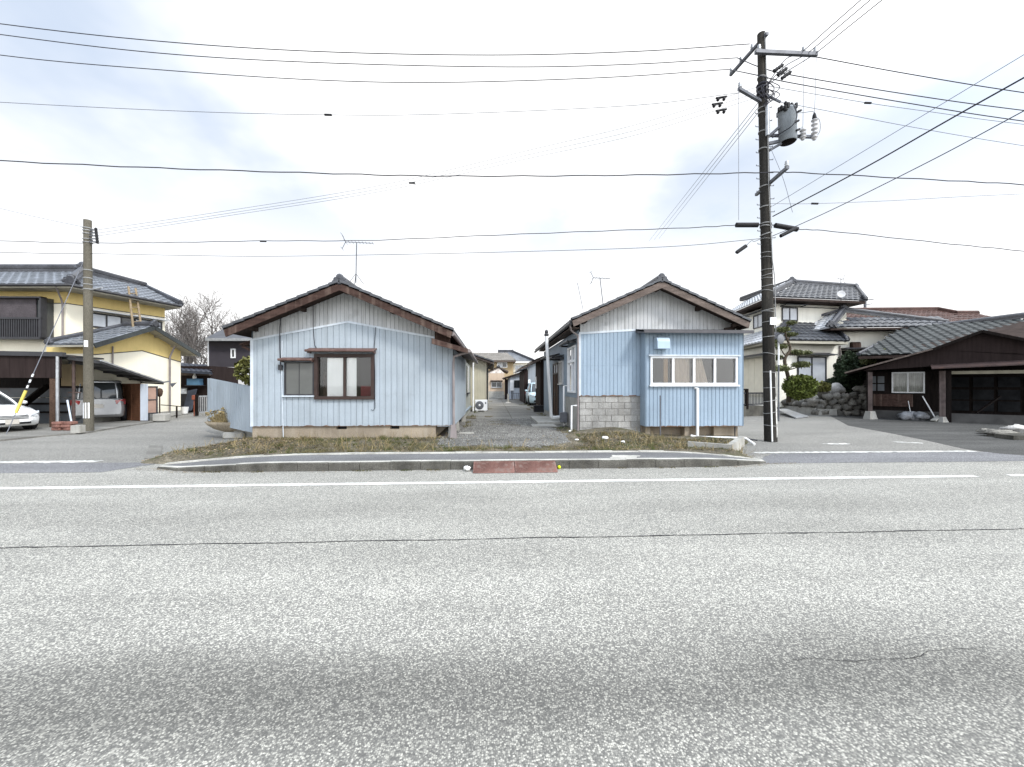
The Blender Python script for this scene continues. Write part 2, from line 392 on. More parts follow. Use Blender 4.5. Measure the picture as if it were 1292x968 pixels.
class MB:
    def __init__(s):
        s.v, s.f, s.sm = [], [], []

    def add(s, vs, fs, smooth=False):
        o = len(s.v)
        s.v += [Vector(v) for v in vs]
        for f in fs:
            s.f.append([o + i for i in f])
            s.sm.append(smooth)
        return s

    def poly(s, *vs):
        return s.add(vs, [list(range(len(vs)))])

    def hexa(s, a, b):  # two matching quads (bottom a, top b)
        return s.add(list(a) + list(b), [[3, 2, 1, 0], [4, 5, 6, 7], [0, 1, 5, 4], [1, 2, 6, 5], [2, 3, 7, 6], [3, 0, 4, 7]])

    def box(s, x0, x1, y0, y1, z0, z1):
        return s.hexa([(x0, y0, z0), (x1, y0, z0), (x1, y1, z0), (x0, y1, z0)], [(x0, y0, z1), (x1, y0, z1), (x1, y1, z1), (x0, y1, z1)])

    def bevbox(s, x0, x1, y0, y1, z0, z1, b):
        rings = []
        for z, i in ((z0, b), (z0 + b, 0), (z1 - b, 0), (z1, b)):
            rings.append([(x0 + i + b, y0 + i, z), (x1 - i - b, y0 + i, z), (x1 - i, y0 + i + b, z), (x1 - i, y1 - i - b, z), (x1 - i - b, y1 - i, z), (x0 + i + b, y1 - i, z), (x0 + i, y1 - i - b, z), (x0 + i, y0 + i + b, z)])
        return s.loft(rings)

    def loft(s, rings, caps=True, smooth=False, close=True):
        n = len(rings[0])
        vs = [p for r in rings for p in r]
        fs = []
        for k in range(len(rings) - 1):
            for i in range(n if close else n - 1):
                j = (i + 1) % n
                fs.append([k * n + i, k * n + j, (k + 1) * n + j, (k + 1) * n + i])
        s.add(vs, fs, smooth)
        if caps:
            s.add(rings[0], [list(range(n))[::-1]])
            s.add(rings[-1], [list(range(n))])
        return s

    def slab(s, p, t):  # 4 (or more) top corners, vertical thickness t
        p = [Vector(q) for q in p]
        n = len(p)
        lo = [q - Vector((0, 0, t)) for q in p]
        fs = [list(range(n)), list(range(2 * n - 1, n - 1, -1))]
        for i in range(n):
            j = (i + 1) % n
            fs.append([i, n + i, n + j, j])
        return s.add(p + lo, fs)

    def bar(s, p0, p1, w, h, up=(0, 0, 1)):  # rectangular bar between two points
        p0, p1 = Vector(p0), Vector(p1)
        d = (p1 - p0).normalized()
        up = Vector(up)
        if abs(d.dot(up)) > 0.98:
            up = Vector((0, 1, 0))
        x = d.cross(up).normalized() * (w / 2)
        y = x.cross(d).normalized() * (h / 2)
        a = [p0 - x - y, p0 + x - y, p0 + x + y, p0 - x + y]
        b = [p1 - x - y, p1 + x - y, p1 + x + y, p1 - x + y]
        return s.hexa(a, b)

    def tube(s, pts, r, n=6, r1=None, caps=True, smooth=True):
        pts = [Vector(p) for p in pts]
        k = len(pts)
        rings = []
        prev = None
        for i, p in enumerate(pts):
            d = (pts[min(i + 1, k - 1)] - pts[max(i - 1, 0)])
            d = d.normalized() if d.length > 1e-9 else Vector((0, 0, 1))
            a = prev if prev is not None else (Vector((0, 0, 1)) if abs(d.z) < 0.9 else Vector((1, 0, 0)))
            x = a - d * a.dot(d)
            if x.length < 1e-5:
                x = d.orthogonal()
            x.normalize()
            prev = x
            y = d.cross(x)
            rr = r if r1 is None else r + (r1 - r) * i / max(1, k - 1)
            rings.append([p + (x * math.cos(2 * math.pi * j / n) + y * math.sin(2 * math.pi * j / n)) * rr for j in range(n)])
        return s.loft(rings, caps, smooth)

    def lathe(s, base, prof, n=16, axis=(0, 0, 1), smooth=True):  # prof: (radius, height)
        ax = Vector(axis).normalized()
        x = ax.orthogonal().normalized()
        y = ax.cross(x)
        base = Vector(base)
        rings = [[base + ax * h + (x * math.cos(2 * math.pi * j / n) + y * math.sin(2 * math.pi * j / n)) * r for j in range(n)] for r, h in prof]
        return s.loft(rings, True, smooth)

    def blob(s, c, rad, seed=0, rough=0.25, freq=1.3, nu=10, nv=7, flat=None, smooth=True):
        c = Vector(c)
        rad = Vector(rad) if hasattr(rad, '__len__') else Vector((rad,) * 3)
        rings = []
        for i in range(nv + 1):
            th = math.pi * i / nv
            rg = []
            for j in range(nu):
                ph = 2 * math.pi * j / nu
                d = Vector((math.sin(th) * math.cos(ph), math.sin(th) * math.sin(ph), -math.cos(th)))
                k = 1 + rough * noise.noise(d * freq + Vector((seed * 3.1, seed * 1.7, seed)))
                p = Vector((d.x * rad.x, d.y * rad.y, d.z * rad.z)) * k
                rg.append(c + p)
            rings.append(rg)
        return s.loft(rings, False, smooth)

    def leaves(s, c, rad, n, size, thick=0.55, asp=1.8, flat=0.0, rng=random):
        """n leaf-sized faces spread through an uneven ellipsoid"""
        c, rad = Vector(c), Vector(rad)
        for _ in range(n):
            while True:
                d = Vector((rng.gauss(0, 1), rng.gauss(0, 1), rng.gauss(0, 1)))
                if d.length > 1e-3:
                    break
            d.normalize()
            k = 1 + 0.28 * noise.noise(d * 2.3 + c)
            rr = k * (1 - thick * rng.random() ** 1.6)
            p = c + Vector((d.x * rad.x, d.y * rad.y, d.z * rad.z)) * rr
            a = Vector((rng.gauss(0, 1), rng.gauss(0, 1), rng.gauss(0, 1 - flat))).normalized()
            b = a.cross(Vector((rng.gauss(0, 1), rng.gauss(0, 1), rng.gauss(0, 1)))).normalized()
            z = size * rng.uniform(0.6, 1.4)
            s.add([p - a * z * asp * .5, p + b * z * .5, p + a * z * asp * .5, p - b * z * .5], [[0, 1, 2, 3]])
        return s

    # wall-frame helpers
    def wbox(s, W, u0, u1, z0, z1, o0, o1):
        a = [W.p(u0, z0, o1), W.p(u1, z0, o1), W.p(u1, z0, o0), W.p(u0, z0, o0)]
        b = [W.p(u0, z1, o1), W.p(u1, z1, o1), W.p(u1, z1, o0), W.p(u0, z1, o0)]
        return s.hexa(a, b)

    def wpoly(s, W, uz, o0, o1):  # prism over an outline in the wall plane
        n = len(uz)
        vs = [W.p(u, z, o1) for u, z in uz] + [W.p(u, z, o0) for u, z in uz]
        fs = [list(range(n)), list(range(2 * n - 1, n - 1, -1))]
        for i in range(n):
            j = (i + 1) % n
            fs.append([i, n + i, n + j, j])
        return s.add(vs, fs)

    def corr(s, W, u0, u1, zb, zt, pitch, depth=0.014, holes=(), gw=0.2, base=0.0, kinks=()):
        """ribbed sheet siding with openings"""
        fzb = zb if callable(zb) else (lambda u: zb)
        fzt = zt if callable(zt) else (lambda u: zt)
        pts = []
        k = math.floor(u0 / pitch) - 1
        while k * pitch < u1 + pitch:
            a = k * pitch
            g = pitch * gw
            pts += [(a, depth), (a + pitch - g, depth), (a + pitch - g * .8, 0), (a + pitch - g * .2, 0)]
            k += 1
        pts.sort()

        def off(u):
            for (a, oa), (b, ob) in zip(pts, pts[1:]):
                if a <= u <= b:
                    return oa + (ob - oa) * ((u - a) / (b - a) if b > a else 0)
            return depth
        us = [u for u, _ in pts if u0 < u < u1] + [u0, u1] + [h[i] for h in holes for i in (0, 1) if u0 < h[i] < u1] + [q for q in kinks if u0 < q < u1]
        us = sorted(set(round(u, 5) for u in us))
        for a, b in zip(us, us[1:]):
            if b - a < 1e-4:
                continue
            m = (a + b) / 2
            oa, ob = base + off(a + 1e-6), base + off(b - 1e-6)
            za, zb2, ta, tb = fzb(a), fzb(b), fzt(a), fzt(b)
            segs = [((za, zb2), (ta, tb))]
            for h in holes:
                if h[0] <= m <= h[1]:
                    new = []
                    for lo, hi in segs:
                        if min(lo) < h[2] - 1e-4:
                            new.append((lo, (min(h[2], hi[0]), min(h[2], hi[1]))))
                        if max(hi) > h[3] + 1e-4:
                            new.append(((max(h[3], lo[0]), max(h[3], lo[1])), hi))
                    segs = new
            for lo, hi in segs:
                if hi[0] - lo[0] < 1e-4 and hi[1] - lo[1] < 1e-4:
                    continue
                s.add([W.p(a, lo[0], oa), W.p(b, lo[1], ob), W.p(b, hi[1], ob), W.p(a, hi[0], oa)], [[0, 1, 2, 3]])
        return s

    def build(s, name, mat, parent=None, label=None):
        me = bpy.data.meshes.new(name)
        base = Vector((0, 0, 0))
        if parent is not None:
            base = ROOTLOC[parent.name]
        me.from_pydata([tuple(v - base) for v in s.v], [], s.f)
        me.polygons.foreach_set('use_smooth', s.sm)
        me.materials.append(M[mat] if isinstance(mat, str) else mat)
        me.update()
        o = bpy.data.objects.new(name, me)
        COL.objects.link(o)
        if parent is not None:
            o.parent = parent
            ROOTLOC[o.name] = base
        if label:
            o['label'] = label
        return o

    def top(s, name, mat, label=None, cat=None, group=None, kind=None):
        """a top-level object of its own, origin at the middle of its base"""
        xs, ys, zs = [v.x for v in s.v], [v.y for v in s.v], [v.z for v in s.v]
        base = Vector(((min(xs) + max(xs)) / 2, (min(ys) + max(ys)) / 2, min(zs)))
        if kind:
            base = Vector((0, 0, 0))
        me = bpy.data.meshes.new(name)
        me.from_pydata([tuple(v - base) for v in s.v], [], s.f)
        me.polygons.foreach_set('use_smooth', s.sm)
        me.materials.append(M[mat] if isinstance(mat, str) else mat)
        me.update()
        o = bpy.data.objects.new(name, me)
        o.location = base
        COL.objects.link(o)
        ROOTLOC[o.name] = base
        for k, v in (('label', label), ('category', cat), ('group', group), ('kind', kind)):
            if v:
                o[k] = v
        return o


def thing(name, label, cat, loc, group=None):
    o = bpy.data.objects.new(name, None)
    o.empty_display_size = 0.2
    o.location = loc
    COL.objects.link(o)
    ROOTLOC[o.name] = Vector(loc)
    o['label'], o['category'] = label, cat
    if group:
        o['group'] = group
    return o


def copy_tree(o, parent=None):
    c = o.copy()
    COL.objects.link(c)
    c.parent = parent
    if o.name in ROOTLOC:
        ROOTLOC[c.name] = ROOTLOC[o.name]
    for ch in [q for q in COL.objects if q.parent == o]:
        copy_tree(ch, c)
    return c


class Wall:
    """vertical plane over the ground line A-B; u runs from A to B, off points towards the street"""

    def __init__(s, A, B, flip=False):
        s.A = Vector((A[0], A[1], 0))
        s.B = Vector((B[0], B[1], 0))
        d = s.B - s.A
        s.len = d.length
        s.u = d.normalized()
        n = Vector((s.u.y, -s.u.x, 0))
        if n.dot(-s.A) < 0:
            n = -n
        s.n = -n if flip else n

    def p(s, u, z, off=0.0):
        q = s.A + s.u * u + s.n * off
        return Vector((q.x, q.y, z))

    def hit(s, px, py, off=0.0):
        r = ray(px, py)
        d = (s.A + s.n * off).dot(s.n) / Vector((r.x, r.y, 0)).dot(s.n)
        q = pd(px, py, d)
        return (q - s.A).dot(s.u), q.z

    def rect(s, x0, y0, x1, y1, off=0.0):
        a = s.hit(x0, (y0 + y1) / 2, off)[0]
        b = s.hit(x1, (y0 + y1) / 2, off)[0]
        xm = (x0 + x1) / 2
        z1, z0 = s.hit(xm, y0, off)[1], s.hit(xm, y1, off)[1]
        return min(a, b), max(a, b), z0, z1


def tile_roof(mb, E0, E1, R0, R1, tw=0.27, tl=0.26, amp=0.03, lift=0.022, flat=False):
    """pantiles as real waves in overlapping courses; E eave, R ridge corners"""
    E0, E1, R0, R1 = map(Vector, (E0, E1, R0, R1))
    u = (E1 - E0)
    le = u.length
    u.normalize()
    up = ((R0 + R1) / 2 - (E0 + E1) / 2)
    v = up - u * up.dot(u)
    lw = v.length
    v.normalize()
    n = u.cross(v)
    if n.z < 0:
        n = -n
    sl, sr = (R0 - E0).dot(u), (R1 - E0).dot(u)
    w0, w1 = (R0 - E0).dot(v), (R1 - E0).dot(v)
    rows = max(2, round(lw / tl))
    ns = 6 if tw >= .38 else 4

    def h(x):
        if flat:
            return 0.035 if (x / tw) % 1 > 0.24 else -0.03
        f = (x / tw) % 1
        if tw >= .38:
            return amp * (1 - abs(2 * f - 1) ** 3)
        return amp * (0.5 + 0.5 * math.cos(2 * math.pi * f)) ** 1.4
    for j in range(rows):
        a, b = lw * j / rows, lw * (j + 1) / rows
        tm = (j + .5) / rows
        L_, R_ = sl * tm, le + (sr - le) * tm
        if R_ - L_ < 0.05:
            continue
        k0, k1 = math.floor(L_ / tw * ns) + 1, math.ceil(R_ / tw * ns) - 1
        xs = [L_] + [k * tw / ns for k in range(k0, k1 + 1)] + [R_]
        lo = [E0 + u * x + v * a + n * (h(x) + lift) for x in xs]
        hi = [E0 + u * x + v * (b + 0.01) + n * h(x) for x in xs]
        dn = [E0 + u * x + v * a + n * (-0.02) for x in xs]
        m = len(xs)
        mb.add(lo + hi, [[i, i + 1, m + i + 1, m + i] for i in range(m - 1)], not flat)
        mb.add(dn + lo, [[i, i + 1, m + i + 1, m + i] for i in range(m - 1)])
    return mb


def ridge_cap(mb, p0, p1, w=0.2, h=0.16):
    p0, p1 = Vector(p0), Vector(p1)
    mb.bar(p0 + Vector((0, 0, h * .3)), p1 + Vector((0, 0, h * .3)), w, h)
    k = max(2, int((p1 - p0).length / 0.3))
    mb.bar(p0 + Vector((0, 0, h * .62)), p1 + Vector((0, 0, h * .62)), w * 1.25, 0.025)
    pts = [p0.lerp(p1, i / k) + Vector((0, 0, h * .95)) for i in range(k + 1)]
    mb.tube(pts, w * .4, 8)


def end_tile(mb, p, d, s=1.0):
    """onigawara: scalloped end tile at a ridge's end, facing d"""
    p, d = Vector(p), Vector(d).normalized()
    x = d.cross(Vector((0, 0, 1))).normalized()
    for dx, dz, r in ((0, .17, .13), (-.13, .09, .09), (.13, .09, .09), (-.2, .0, .07), (.2, .0, .07), (0, .02, .13)):
        mb.lathe(p + x * dx * s + Vector((0, 0, dz * s)) - d * .05 * s, [(r * s * .75, 0), (r * s, .03 * s), (r * s, .1 * s), (r * s * .7, .14 * s)], 10, d)


def frame_window(root, W, rc, n, frame, panes, fw=0.05, o0=-0.03, o1=0.05, mull=None, name='window', sill=None, sashes=True):
    """sliding window: outer frame, mullions, one mesh per pane"""
    u0, u1, z0, z1 = rc
    mb = MB()
    mb.wbox(W, u0, u1, z1 - fw, z1, o0, o1).wbox(W, u0, u1, z0, z0 + fw, o0, o1)
    mb.wbox(W, u0, u0 + fw, z0 + fw, z1 - fw, o0, o1).wbox(W, u1 - fw, u1, z0 + fw, z1 - fw, o0, o1)
    mull = mull or fw * .9
    cuts = [u0 + fw + (u1 - u0 - 2 * fw) * i / n for i in range(n + 1)]
    for c in cuts[1:-1]:
        mb.wbox(W, c - mull / 2, c + mull / 2, z0 + fw, z1 - fw, o0 + .004, o1 - .012)
    fr = mb.build(name, frame, root)
    for i in range(n):
        a, b = cuts[i] + (mull / 2 if i else 0), cuts[i + 1] - (mull / 2 if i < n - 1 else 0)
        o = o0 + .012 + (0.012 if i % 2 else 0)
        pm = panes[i % len(panes)] if isinstance(panes, (list, tuple)) else panes
        MB().wbox(W, a, b, z0 + fw, z1 - fw, o, o + .006).build('window_pane', pm, fr)
    if sill:
        MB().wbox(W, u0 - .04, u1 + .04, z0 - .035, z0 - .002, o0, o1 + .04).build('window_sill', sill, fr)
    return fr


def awning(root, W, u0, u1, z, proj, mat, rise=0.1, name='window_awning'):
    """small pent roof over a window with a rolled front edge"""
    mb = MB()
    mb.wpoly(W, [(u0, z - .02), (u1, z - .02), (u1, z + .03), (u0, z + .03)], proj - .03, proj)
    a = [W.p(u0, z + rise, 0.0), W.p(u1, z + rise, 0.0), W.p(u1, z + .012, proj), W.p(u0, z + .012, proj)]
    mb.slab(a, .03)
    mb.tube([W.p(u0, z + .005, proj), W.p(u1, z + .005, proj)], .034, 8)
    mb.wbox(W, u0 + .03, u0 + .06, z - .05, z + .01, 0, proj * .8)
    mb.wbox(W, u1 - .06, u1 - .03, z - .05, z + .01, 0, proj * .8)
    return mb.build(name, mat, root)


def pipe(root, pts, r, mat, name='drainpipe', n=8):
    return MB().tube(pts, r, n).build(name, mat, root)


def catmull(pts, k=8):
    pts = [Vector(p) for p in pts]
    if len(pts) < 3:
        return [pts[0].lerp(pts[-1], i / k) for i in range(k + 1)]
    P = [pts[0] * 2 - pts[1]] + pts + [pts[-1] * 2 - pts[-2]]
    out = []
    for i in range(1, len(P) - 2):
        p0, p1, p2, p3 = P[i - 1:i + 3]
        for j in range(k):
            t = j / k
            out.append(0.5 * ((2 * p1) + (p2 - p0) * t + (2 * p0 - 5 * p1 + 4 * p2 - p3) * t * t + (3 * p1 - p0 - 3 * p2 + p3) * t ** 3))
    out.append(pts[-1])
    return out


exec_parts = []
# ------------------------------------------------------------------ the setting
def sstep(t):
    t = max(0.0, min(1.0, t))
    return t * t * (3 - 2 * t)


def lot_left(Y):
    return -8.0 + 1.1 * sstep((Y - 9.1) / 2.6)


def lot_right(Y):
    return 6.3 + 1.7 * sstep((Y - 9.5) / 2.5)


ST = [(-6.85, 8.42, .035, 8.72, .05), (-6.2, 8.12, .07, 8.86, .09), (-5.4, 8.02, .125, 8.98, .14), (-4.4, 8.0, .165, 9.04, .17), (-3, 8.0, .17, 9.06, .175),
      (0, 8.0, .17, 9.06, .175), (3.2, 8.0, .17, 9.06, .175), (4.2, 8.01, .165, 9.0, .17), (4.9, 8.05, .14, 8.84, .145), (5.5, 8.16, .09, 8.66, .095), (5.95, 8.36, .035, 8.55, .04)]


def station(x):
    for a, b in zip(ST, ST[1:]):
        if a[0] <= x <= b[0]:
            t = (x - a[0]) / (b[0] - a[0])
            return [p + (q - p) * t for p, q in zip(a, b)]
    return list(ST[0] if x < 0 else ST[-1])


def lotz(X, Y):
    z = 0.17 + 0.09 * sstep((Y - 9.3) / 1.6)
    z += 0.16 * math.exp(-((X - 3.5) / 0.9) ** 2 - ((Y - 11.75) / 0.7) ** 2)
    z += 0.05 * math.exp(-((X - 2.2) / 1.2) ** 2 - ((Y - 11.0) / 0.6) ** 2)
    z += 0.03 * (noise.noise(Vector((X * 1.7, Y * 1.7, 3)))) * (1 if Y < 12 else 0.4)
    z -= 0.10 * sstep((X - 4.0) / 1.2) * sstep((Y - 9.3) / 1.0)
    st = station(X)
    z = st[4] + .008 + (z - st[4] - .008) * sstep((Y - st[3]) / .8)
    if X < -6.5 or X > 5.5:
        tt = min(1.0, max(-6.5 - X, X - 5.5) / .35)
        z = z + (-.03 - z) * tt * (1 - sstep((Y - st[3]) / .5))
    e = min(X - lot_left(Y), lot_right(Y) - X)
    k = sstep(e / 0.7)
    return -0.035 + (z + 0.035) * k


def grid_sheet(xs, ys, zf, keep=None):
    mb = MB()
    idx = {}
    vs, fs = [], []
    for j, y in enumerate(ys):
        for i, x in enumerate(xs):
            idx[i, j] = len(vs)
            vs.append((x, y, zf(x, y)))
    for j in range(len(ys) - 1):
        for i in range(len(xs) - 1):
            if keep is None or keep((xs[i] + xs[i + 1]) / 2, (ys[j] + ys[j + 1]) / 2):
                fs.append([idx[i, j], idx[i + 1, j], idx[i + 1, j + 1], idx[i, j + 1]])
    mb.add(vs, fs, True)
    return mb


def frange(a, b, s):
    n = max(1, round((b - a) / s))
    return [a + (b - a) * i / n for i in range(n + 1)]


MB().poly((-600, -600, -.06), (600, -600, -.06), (600, 900, -.06), (-600, 900, -.06)).top('ground', 'earth', kind='structure')
MB().poly((-150, -5, 0), (150, -5, 0), (150, 9.1, 0), (-150, 9.1, 0)).top('road', 'road', kind='structure')
# side streets either side of the two houses
MB().poly((-40, 9.1, 0), (-5.5, 9.1, 0), (-5.5, 60, 0), (-40, 60, 0)).top('side_street', 'street', kind='structure')
MB().poly((5.0, 9.1, 0), (60, 9.1, 0), (60, 60, 0), (5.0, 60, 0)).top('side_street', 'street', kind='structure')
# darker relaid strips at the two junctions
def irregular(pts, z, seed=1, amp=.05, k=10):
    rng = random.Random(seed)
    out = []
    for a, b in zip(pts, pts[1:] + pts[:1]):
        for i in range(k):
            t = i / k
            out.append((a[0] + (b[0] - a[0]) * t + rng.uniform(-amp, amp), a[1] + (b[1] - a[1]) * t + rng.uniform(-amp, amp), z))
    return out


MB().poly(*irregular([(-30, 8.1), (-7.6, 8.12), (-7.2, 9.05), (-30, 9.08)], .004, 2, .03)).top('asphalt_patch', 'patch', kind='structure')
MB().poly(*irregular([(5.6, 8.3), (30, 8.35), (30, 9.45), (6.9, 9.5)], .004, 3, .03)).top('asphalt_patch', 'patch', kind='structure')
# painted lines, worn
def painted(name, p0, p1, w, z, seed, wear=0.35, step=.12):
    rng = random.Random(seed)
    a, b = Vector((*p0, z)), Vector((*p1, z))
    d = (b - a).normalized()
    n = Vector((-d.y, d.x, 0))
    k = int((b - a).length / step)
    vs, fs = [], []
    for i in range(k + 1):
        p = a.lerp(b, i / k)
        j0, j1 = (noise.noise(p * 5 + Vector((seed, 0, 0))) * wear * w, noise.noise(p * 5 + Vector((0, seed, 7))) * wear * w)
        vs += [p - n * (w / 2 + j0 * .5), p + n * (w / 2 + j1 * .5)]
    for i in range(k):
        fs.append([2 * i, 2 * i + 2, 2 * i + 3, 2 * i + 1])
    return MB().add(vs, fs).top(name, 'white_paint' if name == 'edge_line' else 'worn_paint', kind='structure')


painted('edge_line', (-40, 6.78), (9.0, 6.98), .135, .004, 3, .2)
painted('edge_line', (9.7, 7.0), (40, 7.1), .12, .004, 4, .4)
painted('stop_line', (-24, 9.28), (-8.75, 9.22), .24, .008, 5, .45)
painted('stop_line', (6.55, 9.62), (12.3, 9.58), .18, .008, 6, .5)
MB().poly(*irregular([(9.5, 10.92), (10.4, 10.9), (10.3, 11.1), (9.35, 11.06)], .004, 8, .07, 6)).top('road_marking', 'worn_paint', kind='structure')
MB().poly(*irregular([(12.0, 11.2), (12.5, 10.95), (12.62, 11.05), (12.0, 11.4)], .004, 9, .03, 5)).top('road_marking', 'worn_paint', kind='structure')
# longitudinal joint in the road and a crack
mb = MB()
xs = frange(-40, 40, .05)
vs = []
for x in xs:
    y = 4.385 + .02 * noise.noise(Vector((x * 1.1, 0, 0))) + .012 * noise.noise(Vector((x * 6, 3, 0)))
    y += .006 * noise.noise(Vector((x * 25, 1, 0)))
    w = .008 + .008 * noise.noise(Vector((x * 3, 9, 0))) + .004 * noise.noise(Vector((x * 22, 5, 0)))
    vs += [(x, y - w, .004), (x, y + w, .004)]
mb.add(vs, [[2 * i, 2 * i + 2, 2 * i + 3, 2 * i + 1] for i in range(len(xs) - 1)])
mb.top('road_seam', pmat('tar_joint', (0.03, 0.03, 0.032), 0.8, .2, 5), kind='structure')
mb = MB()
cr = [onZ(px, py) for px, py in ((1000, 833), (1035, 831), (1070, 835), (1110, 832), (1150, 831), (1185, 820), (1240, 818))]
cr = catmull(cr, 40)
vs = []
for i, p in enumerate(cr):
    j = .012 * noise.noise(p * 9)
    j += .006 * noise.noise(p * 40)
    w = max(.0004, .0022 * noise.noise(p * 7) + .0014)
    vs += [(p.x, p.y + j - w, .004), (p.x, p.y + j + w, .004)]
mb.add(vs, [[2 * i, 2 * i + 2, 2 * i + 3, 2 * i + 1] for i in range(len(cr) - 1)])
mb.top('road_crack', MATS['tar_joint'], kind='structure')
# low lot the two houses stand on; its front edge follows the footway
xs = frange(-8.4, 8.4, .14)
ts = frange(0, 1, .06)
rows = [[station(x)[3] - .03 + (10.4 - station(x)[3] + .03) * t for x in xs] for t in ts] + [[y] * len(xs) for y in frange(10.5, 13.2, .12) + frange(13.5, 62, 1.5)]
mb = MB()
nx = len(xs)
mb.add([(x, r_[i], lotz(x, r_[i])) for r_ in rows for i, x in enumerate(xs)], [[j * nx + i, j * nx + i + 1, (j + 1) * nx + i + 1, (j + 1) * nx + i] for j in range(len(rows) - 1) for i in range(nx - 1)], True)
mb.top('verge', 'verge', kind='structure')


def gravel_keep(x, y):
    e = .35 * noise.noise(Vector((x * 2.3, y * 2.3, 1)))
    return (-1.45 + e * .4 < x < 3.0) and y > 9.75 + e + .5 * sstep((x - 1.0) / 1.5) and not (x > 2.0 + e * .6 and y < 13.5) and y < 16.9


grid_sheet(frange(-1.8, 3.1, .08), frange(9.3, 17.0, .08), lambda x, y: lotz(x, y) + .006 + .008 * noise.noise(Vector((x * 7, y * 7, 0))), gravel_keep).top('gravel_yard', 'gravel', kind='structure')
# old concrete paving further down the lane, with joints
mb = MB()
y = 16.9
i = 0
while y < 42:
    st = 1.7 + .5 * ((i * 37) % 5) / 5
    for (a, b) in ((-1.3, .8), (.83, 3.2)):
        z = .262 + .006 * (i % 3)
        mb.box(a, b, y, y + st - .03, .1, z)
    y += st
    i += 1
mb.top('lane_paving', 'slab', kind='structure')
# kerb blocks, footway and back edging
kf, kt, sw, be = MB(), MB(), MB(), MB()
x = ST[0][0]
i = 0
rng = random.Random(4)
while x < ST[-1][0] - .05:
    x2 = min(x + .6, ST[-1][0])
    dz = rng.uniform(-.006, .006)
    dy = rng.uniform(-.006, .006)
    a, b = station(x + .004), station(x2 - .004)
    m_ = station((x + x2) / 2)
    # front face block with a worn rounded edge
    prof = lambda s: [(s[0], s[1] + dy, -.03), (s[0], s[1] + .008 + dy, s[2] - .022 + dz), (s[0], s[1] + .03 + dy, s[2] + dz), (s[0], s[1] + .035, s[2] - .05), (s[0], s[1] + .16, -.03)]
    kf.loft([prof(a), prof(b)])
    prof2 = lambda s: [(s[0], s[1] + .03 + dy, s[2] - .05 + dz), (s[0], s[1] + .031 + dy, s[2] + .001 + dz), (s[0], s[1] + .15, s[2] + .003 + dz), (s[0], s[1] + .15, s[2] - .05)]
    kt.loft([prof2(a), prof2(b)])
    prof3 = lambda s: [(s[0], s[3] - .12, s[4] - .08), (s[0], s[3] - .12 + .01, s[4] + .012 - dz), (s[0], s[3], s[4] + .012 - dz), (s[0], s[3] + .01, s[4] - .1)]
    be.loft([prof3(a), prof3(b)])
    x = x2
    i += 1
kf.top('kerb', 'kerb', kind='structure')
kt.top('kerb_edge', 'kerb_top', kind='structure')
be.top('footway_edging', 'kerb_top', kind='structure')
xs = frange(ST[0][0], ST[-1][0], .15)
vs = []
for x in xs:
    s = station(x)
    for k in range(5):
        t = k / 4
        vs.append((x, s[1] + .14 + (s[3] - .11 - s[1] - .14) * t, s[2] - .012 + (s[4] - s[2]) * t + .004 * noise.noise(Vector((x * 2, t * 3, 0)))))
sw.add(vs, [[5 * i + k, 5 * i + 5 + k, 5 * i + 6 + k, 5 * i + 1 + k] for i in range(len(xs) - 1) for k in range(4)], True)
sw.top('sidewalk', 'walk', kind='structure')
MB().poly(*irregular([(2.45, 8.2), (3.0, 8.17), (3.2, 8.5), (2.6, 8.55)], .167, 5, .03, 6)).top('footway_patch', 'kerb_top', kind='structure')
# drain cover at the left end of the verge
mb = MB()
dc = [onZ(182, 579), onZ(202, 579), onZ(205, 563), onZ(188, 563)]
mb.slab([(p.x, p.y, .02) for p in dc], .08)
mb.top('drain_cover', 'slab', kind='structure')
# yard in front of the yellow house and forecourt of the dark garage
yl = [onZ(px, py) for px, py in ((-60, 563), (0, 557), (60, 551), (110, 547), (150, 540), (190, 534), (262, 513))] + [Vector((-13, 60, 0)), Vector((-60, 60, 0)), Vector((-60, 12, 0))]
MB().slab([(p.x, p.y, .05) for p in yl], .12).top('yard', 'slab', kind='structure')
dr = [onZ(px, py) for px, py in ((1046, 524), (1070, 537), (1120, 546), (1170, 556), (1215, 566), (1255, 572), (1330, 578))] + [Vector((40, 9.9, 0)), Vector((40, 40, 0)), Vector((19.5, 40, 0))]
MB().slab([(p.x, p.y, .006) for p in dr], .05).top('driveway', 'drive', kind='structure')
# concrete edging beside the bay
mb = MB()
e0, e1, e2 = onZ(868, 566, .1), onZ(922, 572, .06), onZ(940, 561, .06)
mb.bar((e0.x, e0.y, .13), (e1.x, e1.y, .12), .1, .3)
mb.bar((e1.x, e1.y + .05, .121), (e2.x + .05, e2.y + .2, .121), .12, .3)
mb.top('concrete_edging', 'concrete', kind='structure')

# ------------------------------------------------------------------ left blue house
HL = thing('blue_house', 'long pale blue metal-clad house with plain gable, brown window and no bay', 'house', (-3.9, 11, .2))
xL, xF, xR, YF = -6.49, -1.53, -1.1, 11.0
RX, RZ, SL = -3.95, 4.36, .425
EL, ER = -6.86, -1.04
WF = Wall((xL, YF), (xR, YF))
def zl(X):
    return RZ - SL * abs(X - RX)


def trimz(u):
    X = xL + u
    return 3.42 - .20 * (RX - X) if X < RX else 3.42 - .175 * (X - RX)


